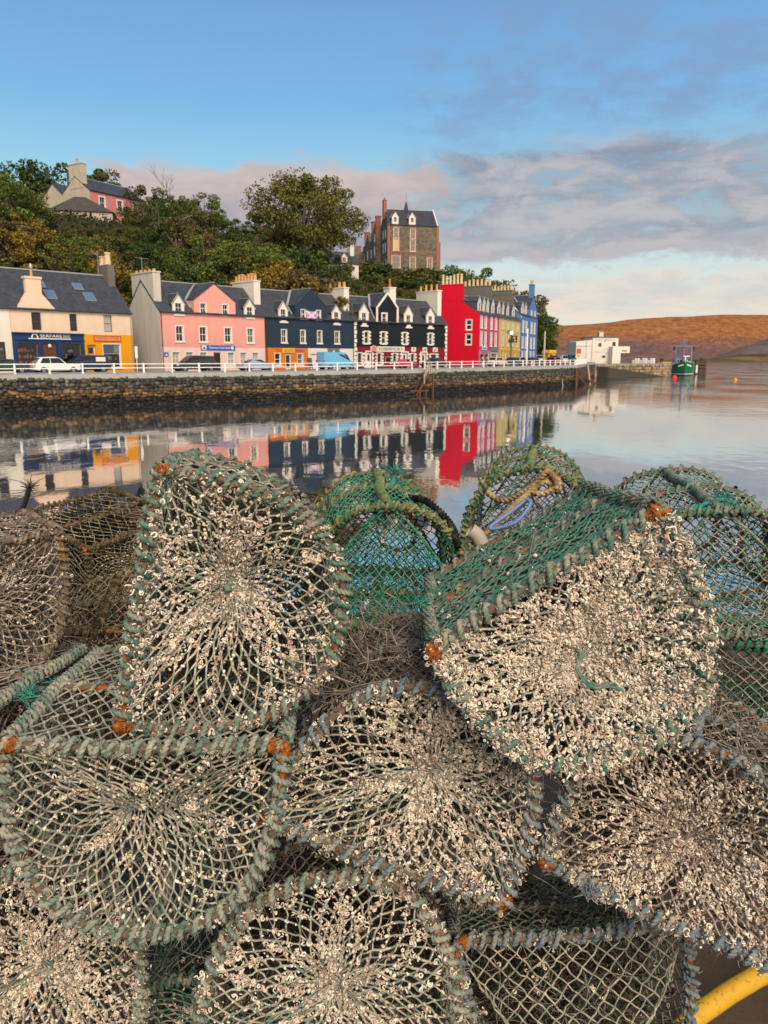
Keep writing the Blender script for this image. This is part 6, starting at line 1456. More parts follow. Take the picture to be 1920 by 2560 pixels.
def profile(W, H, e=.8):
    th = np.linspace(0, PI, 400); c, s_ = np.cos(th), np.sin(th)
    x = -np.sign(c)*np.abs(c)**e*W/2; z = np.abs(s_)**e*H
    return x, z
def creel(name_label, group, loc, rot, dim, seed, net='grey', rope='grey', base_net=None, worms=800, side_worms=80, weeds=60, pitch=.030, rr=.0068, base_rows=22, base_cols=16, center=(0,.46), gather=.0, depth=.07, detail=1, rust=.3, nth=40, streak=1.0, rim=.25, wsize=.94, murk=500, murk_mat='inner', plain_end=False, crust=None, inner=True, top_weeds=0, skip=.12, endback=True, nside=30, side_rows=18, end_mesh=(15,20), rim_from=0., jit=.0022):
    rs = np.random.default_rng(seed); W, H, L = dim; rr *= .88; pitch *= .87
    root = thing('lobster_creel', name_label, 'creel', loc, 0, group); root.rotation_euler = rot
    px_, pz_ = profile(W, H); s_ = np.concatenate([[0], np.cumsum(np.hypot(np.diff(px_), np.diff(pz_)))]); SA = s_[-1]; ST_ = SA+W
    ph = rs.uniform(0, 6.28, (6,)); am = .0065
    def warp(P):
        P = np.array(P, float); x, y, z = P[...,0], P[...,1], P[...,2]; Q = P.copy()
        Q[...,0] += am*np.sin(7*z+4*y+ph[0])+am*.6*np.sin(15*y+ph[1]); Q[...,1] += am*np.sin(6*x+5*z+ph[2]); Q[...,2] += am*np.sin(8*x+3*y+ph[3])+am*.5*np.sin(17*x+ph[4]); return Q
    def arch(t_): s0 = np.clip(t_,0,1)*SA; return np.stack([np.interp(s0, s_, px_), np.interp(s0, s_, pz_)], -1)
    def closed(t_):   # whole D outline, t in 0..1
        s0 = (t_ % 1.0)*ST_; a = arch(s0/SA); f = np.clip((s0-SA)/W, 0, 1); b = np.stack([W/2-f*W, 0*f], -1)
        return np.where((s0 > SA)[...,None], b, a)
    # ---- frame hoops with rope binding
    Rk = .0082
    for hi, y in enumerate((-L/2, 0., L/2)):
        tt = np.linspace(0, 1, 90); D = closed(tt); P = warp(np.stack([D[:,0], np.full(90, y), D[:,1]], 1)); nb = NB(); nb.sweep(P, Rk, 6); hoop = nb.build('frame_hoop', RUST, root, True)
        if hi == 2 and detail < 2 and not endback: continue
        spt = 12 if (detail == 2 and hi == 0) else 8; turns = int(ST_/(pitch*(1 if hi == 0 else 1.25))); n = turns*spt; nb = NB()
        u = np.linspace(0, 1, n); u = u+.004*np.sin(u*40+ph[5]); D = closed(u); C = warp(np.stack([D[:,0], np.full(n, y), D[:,1]], 1)); T = np.gradient(C, axis=0); T /= np.linalg.norm(T, axis=1, keepdims=True)+1e-12
        Bv = np.tile(np.array([[0,1.,0]]), (n,1)); Nv = np.cross(T, Bv); Nv /= np.linalg.norm(Nv, axis=1, keepdims=True)+1e-12; a = 2*PI*np.arange(n)/spt
        hr = (Rk+rr*.75)*(1+.18*np.sin(u*60+ph[0])); O = Nv*np.cos(a)[:,None]+Bv*np.sin(a)[:,None]; P = C+O*hr[:,None]
        # leave bare rusty gaps here and there
        cuts = sorted(rs.uniform(0, 1, max(1, int(6*skip*8*.5)))); gap = .012+.02*skip; keep = np.ones(n, bool)
        for cu in cuts: keep &= np.abs(u-cu) > gap*rs.uniform(.4,1.2)
        run = []; 
        for i in range(n+1):
            if i < n and keep[i]: run.append(i)
            elif len(run) > 6: nb.sweep(P[run], rr, 9 if detail == 2 else 6, lobes=3 if detail == 2 else 0, twist=2*PI/.026, N=O[run]); run = []
            else: run = []
        if nb.V: nb.build('rope_binding', ROPE[rope], hoop, True)
        if hi == 0 and detail >= 1:      # grown-in crust between the turns
            nb = NB(); m = 420; uu = rs.uniform(0,1,m); D = closed(uu); C = warp(np.stack([D[:,0], np.full(m, y), D[:,1]], 1)); d = rs.normal(size=(m,3)); d /= np.linalg.norm(d,axis=1,keepdims=True)
            nb.stamp(CV, CF, C+d*(Rk+rr*.15), rand_rot(m), rs.uniform(.5,1.,(m,3))*np.array([.015,.010,.008])); nb.build('rope_crust', ROPE[crust or rope], hoop, True)['kind'] = 'stuff'
        if hi == 0 and detail == 2:
            nb = NB(); m = 600; uu = rs.uniform(0,1,m); D = closed(uu); C = warp(np.stack([D[:,0], np.full(m, y), D[:,1]], 1)); d = rs.normal(size=(m,3)); d /= np.linalg.norm(d,axis=1,keepdims=True); d[:,1] -= .3
            P0 = C+d*(Rk+rr*1.3); P1 = P0+d*rs.uniform(.003,.014,m)[:,None]+rs.normal(0,.003,(m,3)); nb.tubes(P0, P1, .0007, .0004, 3); o = nb.build('frayed_fibres', FUZZ, hoop); o['kind'] = 'stuff'
    # ---- long bars: two base edges and the top spine
    for bx, bz in ((-W/2,0),(W/2,0),(0,H)):
        n = 60; yy = np.linspace(-L/2, L/2, n); P = warp(np.stack([np.full(n,bx), yy, np.full(n,bz)],1)); nb = NB(); nb.sweep(P, Rk*.9, 6); bar = nb.build('edge_bar', RUST, root, True)
        spt = 9; turns = int(L/(pitch*1.05)); n = turns*spt; yy = np.linspace(-L/2+.012, L/2-.012, n); C = warp(np.stack([np.full(n,bx), yy, np.full(n,bz)],1)); a = 2*PI*np.arange(n)/spt; O = np.stack([np.cos(a), 0*a, np.sin(a)],1); nb = NB()
        nb.sweep(C+O*(Rk+rr*.7), rr, 9 if detail == 2 else 6, lobes=3 if detail == 2 else 0, twist=2*PI/.026, N=O); nb.build('rope_binding', ROPE[rope], bar, True)
    # ---- rust scabs on the base corners
    if rust > 0:
        for t0 in [q for q in (0., SA/ST_) if rs.random() < .8]:      # corroded bare corners of the front hoop
            hw_ = .010+.014*rust; n = 26; uu = (t0+np.linspace(-hw_, hw_, n)) % 1.0; D = closed(uu); C = warp(np.stack([D[:,0], np.full(n,-L/2-.003), D[:,1]],1)); r0_ = .0112*(1+.25*np.convolve(rs.normal(size=n+4), np.ones(5)/2.2, 'valid'))*np.interp(np.linspace(0,1,n), [0,.12,.88,1], [.5,1,1,.5]); nb = NB(); nb.sweep(C, r0_, 10)
            V = nb.V[0]; V += rs.normal(0,.0013,V.shape).astype(np.float32); nb.build('rust_scab', RUST2, root, True)
    # ---- netting
    TW = .0019
    def lattice(fn, nu, nv, nb, closed_u=False, rad=TW, knots=True, var=.5, drop=.0, jitter=jit):
        iu = np.arange(nu)[None]+.5*(np.arange(nv+1)[:,None] % 2); P = fn(iu/nu, np.repeat(np.arange(nv+1)[:,None]/nv, nu, 1)); P = P+rs.normal(0,jitter,P.shape)
        seg0, seg1 = [], []
        for k in range(nv):
            o_ = k % 2
            for dlt in (0, 1):
                j = np.arange(nu)+(dlt-1+o_); ok = np.ones(nu, bool) if closed_u else (j >= 0) & (j < nu)
                seg0.append(P[k][ok]); seg1.append(P[k+1][j[ok] % nu])
        A, B = np.concatenate(seg0), np.concatenate(seg1)
        if drop: kk = rs.random(len(A)) > drop; A, B = A[kk], B[kk]
        m_ = (A+B)/2+rs.normal(0,.0016,A.shape); r_ = rad*(1+var*rs.uniform(-.4,1.0,len(A))**2)
        lattice.segs = (A, B)
        nb.tubes(A, m_, r_, None, 4 if detail else 3); nb.tubes(m_, B, r_, None, 4 if detail else 3)
        if knots and detail:
            K = P.reshape(-1,3); nb.stamp(OCT_V, OCT_F, K, rand_rot(len(K)), rad*rs.uniform(1.6,2.8,len(K)))
        return P
    cx, cz = center[0]*W, center[1]*H
    def endfn(sgn):
        def fn(u, r_):   # r_ 0 at rim .. 1 centre
            D = closed(u); rad_ = 1-r_; gx = gather*np.cos(2*PI*(u*ST_/ST_)-PI*.0+PI)
            c_ = np.stack([cx+gx, np.full_like(gx, cz)], -1); Q = c_+(D-c_)*rad_[...,None]
            bulge = 4*r_*(1-r_); Q = Q+np.stack([np.sin(2*PI*2*u+ph[2]+4*r_)+.6*np.sin(2*PI*5*u+ph[0]), np.sin(2*PI*3*u+ph[3]+3*r_)+.6*np.sin(2*PI*4*u+ph[1])],-1)*(bulge*.0065)[...,None]
            y = sgn*(-L/2)+sgn*depth*(r_**1.3)+sgn*.010*np.sin(u*12.6+ph[1])*r_
            return warp(np.stack([Q[...,0], y, Q[...,1]], -1))
        return fn
    rings = 11
    rr_ = np.concatenate([np.linspace(0, .93, rings+1)])
    for sg in ((1, -1) if endback else (1,)):
        nb = NB(); f_ = endfn(sg); nn = nth if sg == 1 else max(24, nth-8)
        if plain_end:
            def pf(u, v_):
                z = np.clip(H*(v_*1.04-.02), 0, H*.995); hw = W/2*np.clip(1-(z/H)**1.25, 0, 1)**.8; x = np.clip((u-.5)*W*1.08, -hw, hw)
                return warp(np.stack([x, np.full_like(u, -sg*L/2)+sg*.014*np.sin(PI*v_), z], -1))
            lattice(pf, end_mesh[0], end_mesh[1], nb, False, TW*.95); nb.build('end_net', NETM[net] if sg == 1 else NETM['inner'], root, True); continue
        P = lattice(lambda u, v_: f_(u, np.interp(v_, np.linspace(0,1,rings+1), rr_)), nn, rings, nb, True, TW if sg == 1 else TW*.95)
        cc = f_(np.arange(nn)/nn, np.full(nn, 1.0)); nb.tubes(P[-1], cc+rs.normal(0,.004,cc.shape), TW*1.1, None, 3)
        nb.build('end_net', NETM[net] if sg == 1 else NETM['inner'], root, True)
        if sg == 1:
            flecks = lattice.segs
            kn = NB(); m = 5; kn.stamp(CV, CF, cc[rs.integers(0,nn,m)]+rs.normal(0,.006,(m,3)), rand_rot(m), rs.uniform(.010,.018,m)); kn.build('net_knot', ROPE['green' if net in ('green','grey','teal') else rope], root, True)
    def sidefn(u, v_):
        A = arch(u); y = -L/2+v_*L; pin = 1-.055*np.sin(2*PI*v_)**2*np.sin(PI*np.clip(u,0,1)); return warp(np.stack([A[...,0]*pin, y, A[...,1]*pin], -1))
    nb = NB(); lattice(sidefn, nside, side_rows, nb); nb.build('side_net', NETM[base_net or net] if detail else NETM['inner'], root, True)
    def basefn(u, v_): return warp(np.stack([(u-.5)*W*1.0, -L/2+v_*L, .012*np.sin(2*PI*v_)**2*np.sin(PI*u)], -1))
    nb = NB(); lattice(basefn, base_cols, base_rows, nb, rad=TW*1.05); nb.build('base_net', NETM[base_net or net], root, True)
    if inner:
        nb = NB()
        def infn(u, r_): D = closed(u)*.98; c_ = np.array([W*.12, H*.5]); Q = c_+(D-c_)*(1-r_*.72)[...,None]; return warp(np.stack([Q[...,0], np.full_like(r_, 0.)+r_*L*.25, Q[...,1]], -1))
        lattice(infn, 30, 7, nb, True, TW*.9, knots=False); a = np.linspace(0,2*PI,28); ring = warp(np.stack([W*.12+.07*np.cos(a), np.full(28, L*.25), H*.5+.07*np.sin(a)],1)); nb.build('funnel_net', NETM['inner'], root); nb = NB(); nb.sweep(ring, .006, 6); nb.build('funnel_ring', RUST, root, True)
    if murk and detail == 2:   # weed and line inside, dark threads added to darken it and hide bright water
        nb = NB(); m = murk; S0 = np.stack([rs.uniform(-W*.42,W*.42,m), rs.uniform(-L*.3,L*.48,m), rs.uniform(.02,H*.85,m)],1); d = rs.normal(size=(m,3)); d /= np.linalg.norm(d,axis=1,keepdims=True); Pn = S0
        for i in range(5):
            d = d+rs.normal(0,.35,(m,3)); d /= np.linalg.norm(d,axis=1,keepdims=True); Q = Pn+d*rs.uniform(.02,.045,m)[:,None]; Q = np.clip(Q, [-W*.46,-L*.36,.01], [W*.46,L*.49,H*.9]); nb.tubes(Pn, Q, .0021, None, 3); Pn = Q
        o = nb.build('dark_filler_line', NETM[murk_mat], root); o['kind'] = 'stuff'
    # ---- keel-worm tubes crusting the end net and rim
    if worms:
        nb = NB(); f_ = endfn(1); want = int(worms*.42); U_, R_ = np.zeros(0), np.zeros(0)
        k1, k2, k3 = rs.integers(2,4), rs.integers(4,7), rs.integers(7,11); p1, p2, p3 = rs.uniform(0,6.28,3)
        while len(U_) < want:
            m = want*3; u = rs.random(m); r_ = np.minimum(1-rs.random(m)**.60, .97)
            u = np.round(u*nth*2)/(nth*2)+rs.normal(0,.003,m)
            den = (1-streak*.75)+streak*.75*np.clip(.5+.5*np.sin(k1*2*PI*u+p1)*.8+.35*np.sin(k2*2*PI*u+p2+3*r_)+.2*np.sin(k3*2*PI*u+p3),0,1)**2.4
            den *= np.interp(r_, [0,.10,.28,.55,.8,.93,1], [rim*2.2,rim*1.6,.5,.75,.95,.8,.25])
            ok = rs.random(m) < den; U_ = np.concatenate([U_, u[ok]]); R_ = np.concatenate([R_, r_[ok]])
        U_, R_ = U_[:want], R_[:want]; wgt = rs.exponential(1., want)**1.3; rep = rs.choice(want, int(want*3.2), p=wgt/wgt.sum())
        U_ = np.concatenate([U_, U_[rep]+rs.normal(0,.0035,len(rep))]); R_ = np.concatenate([R_, np.clip(R_[rep]+rs.normal(0,.04,len(rep)),0,.97)])
        pos = f_(U_, R_); pos = pos+rs.normal(0,1,pos.shape)*np.array([.0026,.0018,.0026])+np.array([0,-.0022,0])
        rim_n = int(worms*.42*rim*.9); u = rs.random(rim_n)*(1 if rim_from == 0 else rim_from); D = closed(u); C = warp(np.stack([D[:,0], np.full(rim_n,-L/2), D[:,1]],1)); d = rs.normal(size=(rim_n,3)); d[:,1] = -np.abs(d[:,1])-.2; d /= np.linalg.norm(d,axis=1,keepdims=True); pos = np.concatenate([pos, C+d*(Rk+rr*1.25)])
        if side_worms:
            u, v_ = rs.random(side_worms), rs.random(side_worms)**1.6; pos = np.concatenate([pos, sidefn(u, v_), basefn(rs.random(side_worms), rs.random(side_worms)**1.5)])
        extra = pos[want*4:] if len(pos) > want*4 else pos[-1:]; rep = rs.integers(0, len(extra), len(extra)*2); pos = np.concatenate([pos, extra[rep]+rs.normal(0,.005,(len(rep),3))])
        kind = rs.choice(13, len(pos), p=[.10,.09,.08,.05,.09,.08,.07,.06,.05,.04,.13,.08,.08])
        for k in range(13):
            q = pos[kind == k]
            if len(q): nb.stamp(CURLS[k][0], CURLS[k][1], q, rand_rot(len(q)), (.0015+.0038*rs.random(len(q))**1.7)*wsize*(1.0 if k < 7 else .95)*(1.25 if k > 9 else 1))
        if not plain_end:      # fine crumbs all along the twine
            A_, B_ = flecks; m = 500+int(worms*.5); k = rs.integers(0, len(A_), m); tt = rs.random(m)[:,None]; q = A_[k]+(B_[k]-A_[k])*tt+rs.normal(0,.0011,(m,3))+np.array([0,-.0008,0]); nb.stamp(CV, CF, q, rand_rot(m), (.0022+.0034*rs.random((m,1))**2)*np.array([[1.6,1.,.9]]))
        o = nb.build('worm_tubes', WORM, root, True); o['kind'] = 'stuff'; o['label'] = 'cream curled worm tubes crusting the net'
    # ---- dry weed threads
    if weeds or top_weeds:
        nb = NB(); f_ = endfn(1); m = weeds
        Minv = np.array(root.rotation_euler.to_matrix()).T; down = Minv @ np.array([0,0,-1.])
        def threads(S0, dirs, ln, r0, wob=.5):
            k = len(S0); Pn = S0.copy(); d = dirs/np.linalg.norm(dirs,axis=1,keepdims=True); step = (ln/7)[:,None]; rad = rs.uniform(.6,1.,k)*r0
            bend = rs.normal(0,wob,(k,3))
            for i in range(7):
                d2 = d+bend*.32+rs.normal(0,.10,(k,3))+down[None]*.05; d2 /= np.linalg.norm(d2,axis=1,keepdims=True); Q = Pn+d2*step; nb.tubes(Pn, Q, rad, rad*.95, 3); Pn, d = Q, d2
        if m:
            S0 = f_(rs.random(m), rs.random(m)**.8*.9)+np.array([0,-.006,0]); d = rs.normal(size=(m,3)); d[:,1] *= .3; threads(S0, d+down[None]*.6, rs.uniform(.03,.12,m), .0011)
            S0 = np.stack([rs.uniform(-W*.42,W*.42,m), rs.uniform(-L*.4,L*.1,m), rs.uniform(.03,H*.8,m)],1); d = rs.normal(size=(m,3)); threads(S0, d, rs.uniform(.06,.22,m), .0012, .35)
        if top_weeds:
            m = top_weeds; S0 = sidefn(rs.uniform(.25,.75,m), rs.random(m))+np.array([0,0,.006])+rs.normal(0,.012,(m,3)); d = rs.normal(size=(m,3)); d[:,2] *= .35; threads(S0, d, rs.uniform(.06,.2,m), .0016, .5)
        o = nb.build('weed_threads', WEED, root); o['kind'] = 'stuff'
    return root
CR = 'lobster creels stacked on the pier'
P = {"C1":((-0.494,1.682,4.037),(-2.639,1.348,-2.522),(0.495,0.384,0.604)),"C2":((.306,1.658,4.084),(-3.022,.549,-3.139),(.473,.359,.675)),"C3":((-.462,1.601,3.784),(-3.041,-.007,-3.063),(.5,.358,.641)),
 "C4":((.012,1.665,3.484),(-.137,.385,-.057),(.501,.363,.631)),"C5":((-.117,1.524,3.042),(-.362,.093,-.005),(.518,.358,.618)),"C6":((-.904,1.573,2.981),(-.356,.333,.396),(.486,.378,.624)),
 "C7":((.438,1.843,3.054),(-2.678,.043,-3.115),(.532,.347,.62)),"C8":((.69,1.669,3.301),(-.245,.117,-.492),(.495,.374,.62)),"C9":((-1.273,2.198,3.984),(-3.045,.114,-2.569),(.489,.377,.623)),
 "C10":((-1.42,3.75,3.69),(3.1,.03,-2.3),(.487,.37,.636)),"C11":((-1.121,1.829,3.703),(-3.001,.022,-3.135),(.501,.369,.62)),"C12":((-.015,2.543,3.707),(.005,.02,.041),(.506,.367,.618)),
 "C13":((.624,3.162,3.732),(.019,-.054,-.224),(.5,.37,.62)),"C14":((.98,2.363,3.76),(.023,-.099,-.102),(.516,.357,.623)),"C15":((1.388,2.636,3.574),(-3.104,.011,2.814),(.526,.354,.616)),"C16":((1.83,3.0,3.60),(.257,-.122,-.452),(.5,.37,.62))}
creel('creel standing on its flat base edge, front net heavily crusted, upper left of the pile', CR, *P['C1'], 1, 'grey', 'green', worms=1400, side_worms=120, weeds=90, depth=.10, center=(-.06,.42), detail=2, streak=1., rim=.34, nth=46, pitch=.031, rr=.0066, rust=.3, crust='brown')
creel('tilted creel with tight green base netting uppermost and the thickest white crust', CR, *P['C2'], 2, 'grey', 'green', 'teal', worms=3700, side_worms=60, weeds=60, base_rows=58, base_cols=14, pitch=.036, rr=.0066, center=(0,.48), depth=.08, detail=2, streak=.6, rim=.45, nth=50, rust=.8, jit=.002, rim_from=.69)
creel('open netted creel upside down at the left, flat side on top under the standing one', CR, *P['C3'], 3, 'grey', 'grey', 'grey', worms=320, side_worms=40, weeds=110, gather=.05, center=(0,.44), depth=.09, detail=2, streak=.5, rim=.22, nth=46, pitch=.029, rr=.0068, rust=.9, wsize=.95, skip=.04)
creel('tilted arched creel in the middle with blue grey rope along its lower edge', CR, *P['C4'], 4, 'grey', 'blue', 'brown', worms=1600, side_worms=160, weeds=150, center=(.05,.5), depth=.09, detail=2, streak=.9, rim=.32, nth=48, rust=.5, top_weeds=700, pitch=.032, rr=.0065, crust='brown')
creel('arched creel at the bottom centre with white crusted top hoop', CR, *P['C5'], 5, 'grey', 'grey', 'brown', worms=1200, side_worms=120, weeds=100, center=(0,.36), depth=.08, detail=2, streak=.9, rim=.36, nth=46, pitch=.03, crust='brown')
creel('crusted creel cut off at the bottom left corner', CR, *P['C6'], 6, 'grey', 'grey', 'brown', worms=1600, side_worms=160, weeds=120, center=(.08,.42), depth=.08, detail=2, streak=.9, rim=.3, nth=44)
creel('square topped creel at the bottom right edged with blue rope and a bright rust corner', CR, *P['C7'], 7, 'grey', 'blue', 'green', worms=110, side_worms=60, weeds=120, center=(.1,.5), depth=.03, detail=2, rim=.5, nth=38, rust=1.2, pitch=.034, rr=.0072, plain_end=True)
creel('wide tilted creel at the right edge, brown net under dense cream crust', CR, *P['C8'], 8, 'brown', 'blue', 'brown', worms=1800, side_worms=200, weeds=160, center=(.05,.45), depth=.08, detail=2, streak=.95, rim=.34, nth=50, rust=.5, top_weeds=260, wsize=1.0)
creel('shaggy brown creel cut off at the left edge, on top of its stack', CR, *P['C9'], 9, 'brown', 'brown', 'brown', worms=330, side_worms=120, weeds=420, depth=.06, detail=2, nth=44, wsize=.85, rust=0, pitch=.030, rr=.0062)
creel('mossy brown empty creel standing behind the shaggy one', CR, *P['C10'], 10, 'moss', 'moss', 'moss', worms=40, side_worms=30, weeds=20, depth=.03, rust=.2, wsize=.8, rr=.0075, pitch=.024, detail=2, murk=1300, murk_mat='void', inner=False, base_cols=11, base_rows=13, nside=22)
c10 = next(o for o in COL.objects if o.get('label','').startswith('mossy brown empty')); c10.rotation_euler = (Matrix.Rotation(.13,3,'X') @ c10.rotation_euler.to_matrix()).to_euler(); c10.location.z += .05
creel('creel at the left edge with a thick grey green rope along its top side', CR, *P['C11'], 11, 'brown', 'grey', 'brown', worms=60, side_worms=20, weeds=80, depth=.05, detail=2, pitch=.028, rr=.0075, rust=0)
creel('bright green arched creel in the middle of the back row', CR, *P['C12'], 12, 'bright', 'yellowgreen', 'bright', worms=16, side_worms=30, weeds=0, depth=.02, rust=.2, wsize=.8, base_rows=22, pitch=.032, rr=.0075, endback=True, plain_end=True, nside=46, side_rows=30, end_mesh=(21,26))
creel('faded green arched creel with a knotted tan rope in the back row', CR, *P['C13'], 13, 'green', 'yellowgreen', 'green', worms=12, side_worms=60, weeds=0, depth=.02, rust=.2, wsize=.8, rr=.0075, plain_end=True, nside=42, side_rows=26)
creel('wide arched creel with a rusty entrance ring at the right of the back row', CR, *P['C14'], 14, 'green', 'green', 'green', worms=16, side_worms=60, weeds=10, depth=.02, rust=.3, wsize=.8, rr=.0075, plain_end=True, nside=44, side_rows=28, end_mesh=(18,24))
creel('low dark green netted creel at the right edge below the arched one', CR, *P['C15'], 15, 'green', 'teal', 'green', worms=20, side_worms=30, weeds=0, depth=.0, rust=0, wsize=.8, rr=.008, pitch=.028, jit=.0015, plain_end=True)
creel('rusty rimmed creel just peeping in at the right edge behind the others', CR, *P['C16'], 16, 'moss', 'yellowgreen', 'moss', worms=8, side_worms=20, weeds=0, depth=.02, rr=.0075)
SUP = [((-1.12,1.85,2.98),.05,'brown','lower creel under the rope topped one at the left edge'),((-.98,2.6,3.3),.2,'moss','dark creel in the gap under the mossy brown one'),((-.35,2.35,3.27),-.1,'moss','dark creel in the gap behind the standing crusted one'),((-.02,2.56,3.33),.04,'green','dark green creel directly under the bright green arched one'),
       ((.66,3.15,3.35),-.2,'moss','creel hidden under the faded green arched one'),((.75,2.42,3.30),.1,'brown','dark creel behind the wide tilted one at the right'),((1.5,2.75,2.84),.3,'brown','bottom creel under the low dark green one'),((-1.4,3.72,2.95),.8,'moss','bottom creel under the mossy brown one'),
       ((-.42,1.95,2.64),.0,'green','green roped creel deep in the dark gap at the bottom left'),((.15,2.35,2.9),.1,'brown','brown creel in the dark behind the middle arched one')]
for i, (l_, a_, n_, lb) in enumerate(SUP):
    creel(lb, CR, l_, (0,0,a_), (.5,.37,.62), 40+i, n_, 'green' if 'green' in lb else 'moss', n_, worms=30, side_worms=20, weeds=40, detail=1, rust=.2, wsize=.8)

# ---- loose gear lying on the creels
def loose(name, label, cat, pts, r_, mat, lobes=3, twist=2*PI/.05, n=120, closed=False):
    pts = np.array([tuple(p) for p in pts]); tq = np.linspace(0, len(pts)-1, n); i0 = np.clip(tq.astype(int), 0, len(pts)-2); f = (tq-i0)[:,None]
    g = lambda k: pts[np.clip(k, 0, len(pts)-1)]
    p0, p1, p2, p3 = g(i0-1), g(i0), g(i0+1), g(i0+2)
    C = .5*((2*p1)+(p2-p0)*f+(2*p0-5*p1+4*p2-p3)*f*f+(3*p1-p0-3*p2+p3)*f**3); o = C.mean(0)
    nb = NB(); nb.sweep(C-o, r_, 9, lobes=lobes, twist=twist); ob = nb.build(name, mat, None, True); ob.location = o; return tag(ob, label, cat)
TAN = ropemat('tan_rope', (.20,.13,.055), (.36,.26,.13), (.48,.38,.22))
rp = [(1205,1200,2.9),(1225,1235,2.88),(1265,1250,2.85),(1330,1215,2.82),(1370,1180,2.82),(1390,1215,2.8),(1350,1235,2.8),(1330,1215,2.82),(1385,1190,2.83),(1395,1225,2.82),(1360,1205,2.82),(1290,1260,2.78),(1240,1310,2.72),(1200,1345,2.65),(1180,1360,2.6)]
loose('mooring_rope', 'knotted tan rope hung over the faded green arched creel', 'rope', [at(a,b,c) for a,b,c in rp], .0115, TAN, n=260)
BK = ropemat('black_cord', (.006,.006,.006), (.016,.015,.014), (.09,.085,.075))
loose('braided_cord', 'black braided elastic cord bent over the bright green creel', 'cord', [at(a,b,c) for a,b,c in ((985,1240,2.62),(1025,1245,2.5),(1060,1250,2.42),(1095,1275,2.36),(1122,1305,2.3),(1140,1340,2.22),(1146,1370,2.2))], .010, BK, 2, 2*PI/.03)
BP_ = paint('blue_plastic', (.13,.21,.42), .45, .15, 6, .3)
loose('blue_band', 'blue plastic band tangled beside the tan rope', 'band', [at(a,b,c) for a,b,c in ((1315,1250,2.55),(1270,1285,2.52),(1228,1315,2.5),(1235,1322,2.49),(1290,1305,2.48),(1325,1262,2.5),(1318,1248,2.52))], .0065, BP_, 0, 0)
loose('pot_float', 'grey white plastic float on the rope between the two green creels', 'float', [at(a,b,c) for a,b,c in ((1175,1325,2.35),(1192,1338,2.35),(1205,1362,2.35))], .024, paint('float_grey', (.42,.36,.29), .6, .2, 8, .3), 0, 0, 24)
t = NT('yellow_hose'); v = t.coord(); cy = t.mix(t.noise(v, 14, 5, .6), (.50,.27,.015), (.74,.43,.03)); cy = t.mix(t.ramp(t.noise(v, 55, 7, .7), [(.54,(0,0,0)),(.68,(.8,.8,.8))]), cy, (.16,.10,.04)); t.set(cy, .65, 0, .3); t.bump(t.noise(v, 90, 4), .5, .003); YL = t.m
loose('hose', 'thick yellow hose lying on the deck in the bottom right corner', 'hose', [at(a,b,c) for a,b,c in ((1590,2760,1.72),(1700,2580,1.80),(1790,2505,1.86),(1860,2460,1.9),(1930,2425,1.95),(2080,2380,2.0),(2300,2350,2.0))], .029, YL, 0, 0, 80)
tl = lambda name, lb, c, n, mat, l_: (lambda nb, o: (nb.tubes(np.zeros((n,3))+rng.normal(0,.004,(n,3)), rng.normal(0,1,(n,3))*np.array([.6,.6,.7])*l_+np.array([0,0,l_*.9]), .0016, .0008, 4), tag(nb.build(name, mat), lb, 'rope end'), setattr(COL.objects[-1], 'location', o)))(NB(), c)
def tuft(label, px, py, Y_, n, mat, l_, stalk=None):
    o = at(px, py, Y_); nb = NB(); q = rng.normal(0,1,(n,3))*np.array([.7,.7,.7])*l_; q[:,2] += l_*.6; P0 = rng.normal(0,.005,(n,3)); nb.tubes(P0, P0*.5+q*.55, .0018, .0015, 4); nb.tubes(P0*.5+q*.55, q*np.array([1.1,1.1,.75]), .0015, .0008, 4)
    if stalk is not None: nb.sweep(np.array([tuple(at(*s_)-o) for s_ in stalk]), .013, 8)
    ob = nb.build('frayed_rope_end', mat); ob.location = o; return tag(ob, label, 'rope end')
TEAL = ROPE['teal']
tuft('bright green frayed rope end on top of the bright green creel', 985, 1185, 2.7, 60, TEAL, .03, [(985,1185,2.7),(985,1200,2.7),(972,1225,2.66)])
tuft('black frayed rope end standing up at the far left against the water', 73, 1222, 3.6, 46, BLACKP, .045, [(73,1222,3.6),(66,1245,3.6),(55,1275,3.6),(48,1300,3.6)])
tuft('green frayed rope end at the left corner of the tilted creel', 1055, 1512, 1.45, 50, TEAL, .014)
tuft('green frayed rope end on the thick rope at the left', 72, 1745, 1.62, 60, TEAL, .022)
tuft('green frayed rope end on the side rope of the open netted creel', 145, 1718, 1.62, 60, TEAL, .018)
tuft('blue frayed rope end under the wide creel at the right', 1475, 2235, 1.34, 80, ROPE['blue'], .018)
tuft('bright green frayed twine on the right arched creel', 1805, 1250, 2.15, 60, TEAL, .025)
loose('green_twine', 'bright green twine stretched across the right arched creel', 'twine', [at(a,b,c) for a,b,c in ((1680,1302,2.05),(1740,1270,2.1),(1800,1250,2.14),(1845,1262,2.16))], .006, TEAL, 3)
o_ = at(1452,1650,1.28); nb = NB()
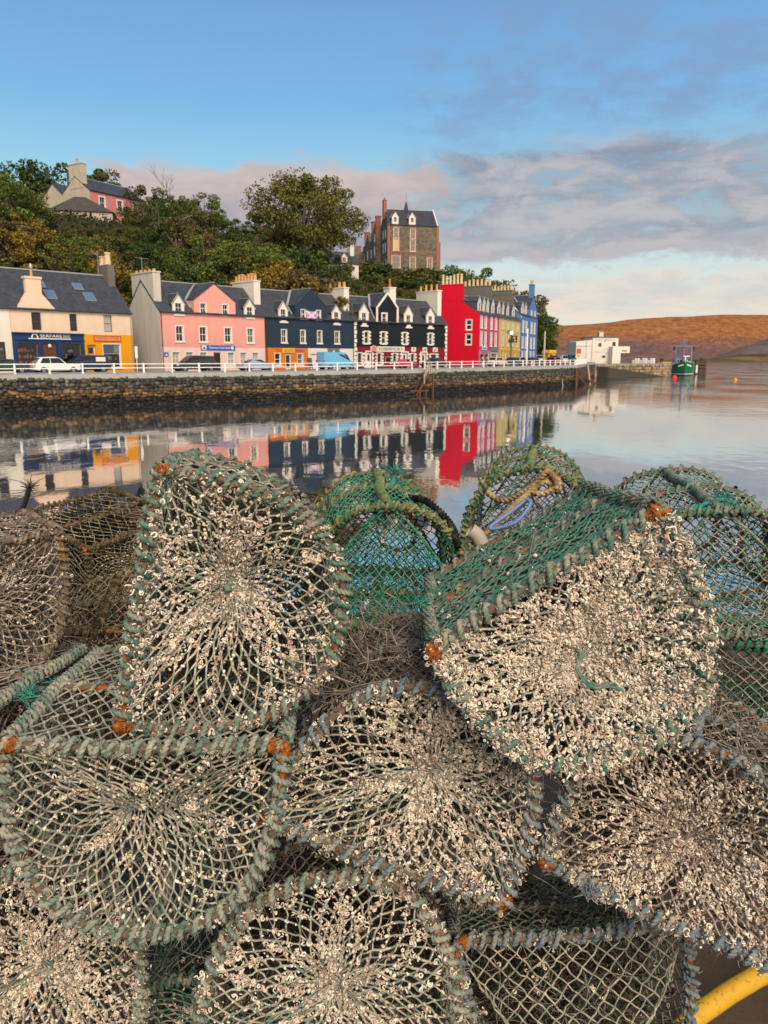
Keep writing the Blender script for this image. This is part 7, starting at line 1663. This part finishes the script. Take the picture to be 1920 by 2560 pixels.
for k in range(9):
    q = np.array([tuple(at(a+rng.normal(0,5),b+rng.normal(0,5),c)-o_) for a,b,c in ((1460,1625,1.31),(1450,1650,1.28),(1446,1680,1.265),(1462,1708,1.26),(1490,1720,1.265),(1520,1712,1.27),(1545+20*rng.random(),1725,1.275))]); tq = np.linspace(0,6,40); q2 = np.stack([np.interp(tq,np.arange(7),q[:,i]) for i in range(3)],1); q2[1:-1] = (q2[:-2]+q2[1:-1]+q2[2:])/3; nb.sweep(q2, .0016, 5)
ob = nb.build('green_twine', ROPE['green'], None, True); ob.location = o_; tag(ob, 'dark green loose twine hanging from the centre of the tilted creel net', 'twine')
# rusty entrance ring with its brown funnel netting, in the right back creel
c14 = next(o for o in COL.objects if o.get('label','').startswith('wide arched creel with a rusty'))
M_ = Matrix.LocRotScale(Vector(P['C14'][0]), __import__('mathutils').Euler(P['C14'][1]), None).inverted()
rc, nv_ = at(1572,1402,2.12), Vector((.93,-.36,.05)).normalized(); e1 = nv_.cross(Vector((0,0,1))).normalized(); e2 = e1.cross(nv_)
ring = [M_ @ (rc+(e1*math.cos(2*PI*i/32)+e2*math.sin(2*PI*i/32))*.085) for i in range(33)]; nb = NB(); nb.sweep(np.array([tuple(p) for p in ring]), .0075, 7); m = 90; q = np.array([tuple(ring[i]) for i in rng.integers(0,32,m)])+rng.normal(0,.004,(m,3)); nb.stamp(CV, CF, q, rand_rot(m), rng.uniform(.006,.012,m)); nb.build('entrance_ring', RUST2, c14, True)
nb = NB(); far = [M_ @ (rc-nv_*.2+(e1*math.cos(2*PI*i/32+.3)+e2*math.sin(2*PI*i/32+.3))*.15) for i in range(33)]
A0 = np.array([tuple(p) for p in ring]); A1 = np.array([tuple(p) for p in far]); L0 = [A0[:32]+(A1[:32]-A0[:32])*(k/7)**.9 for k in range(8)]
for k in range(7):
    for dlt in (0,1): j = (np.arange(32)+dlt-(k % 2)) % 32; nb.tubes(L0[k], L0[k+1][j], .0019, None, 4)
nb.build('entrance_funnel', NETM['moss'], c14, True)
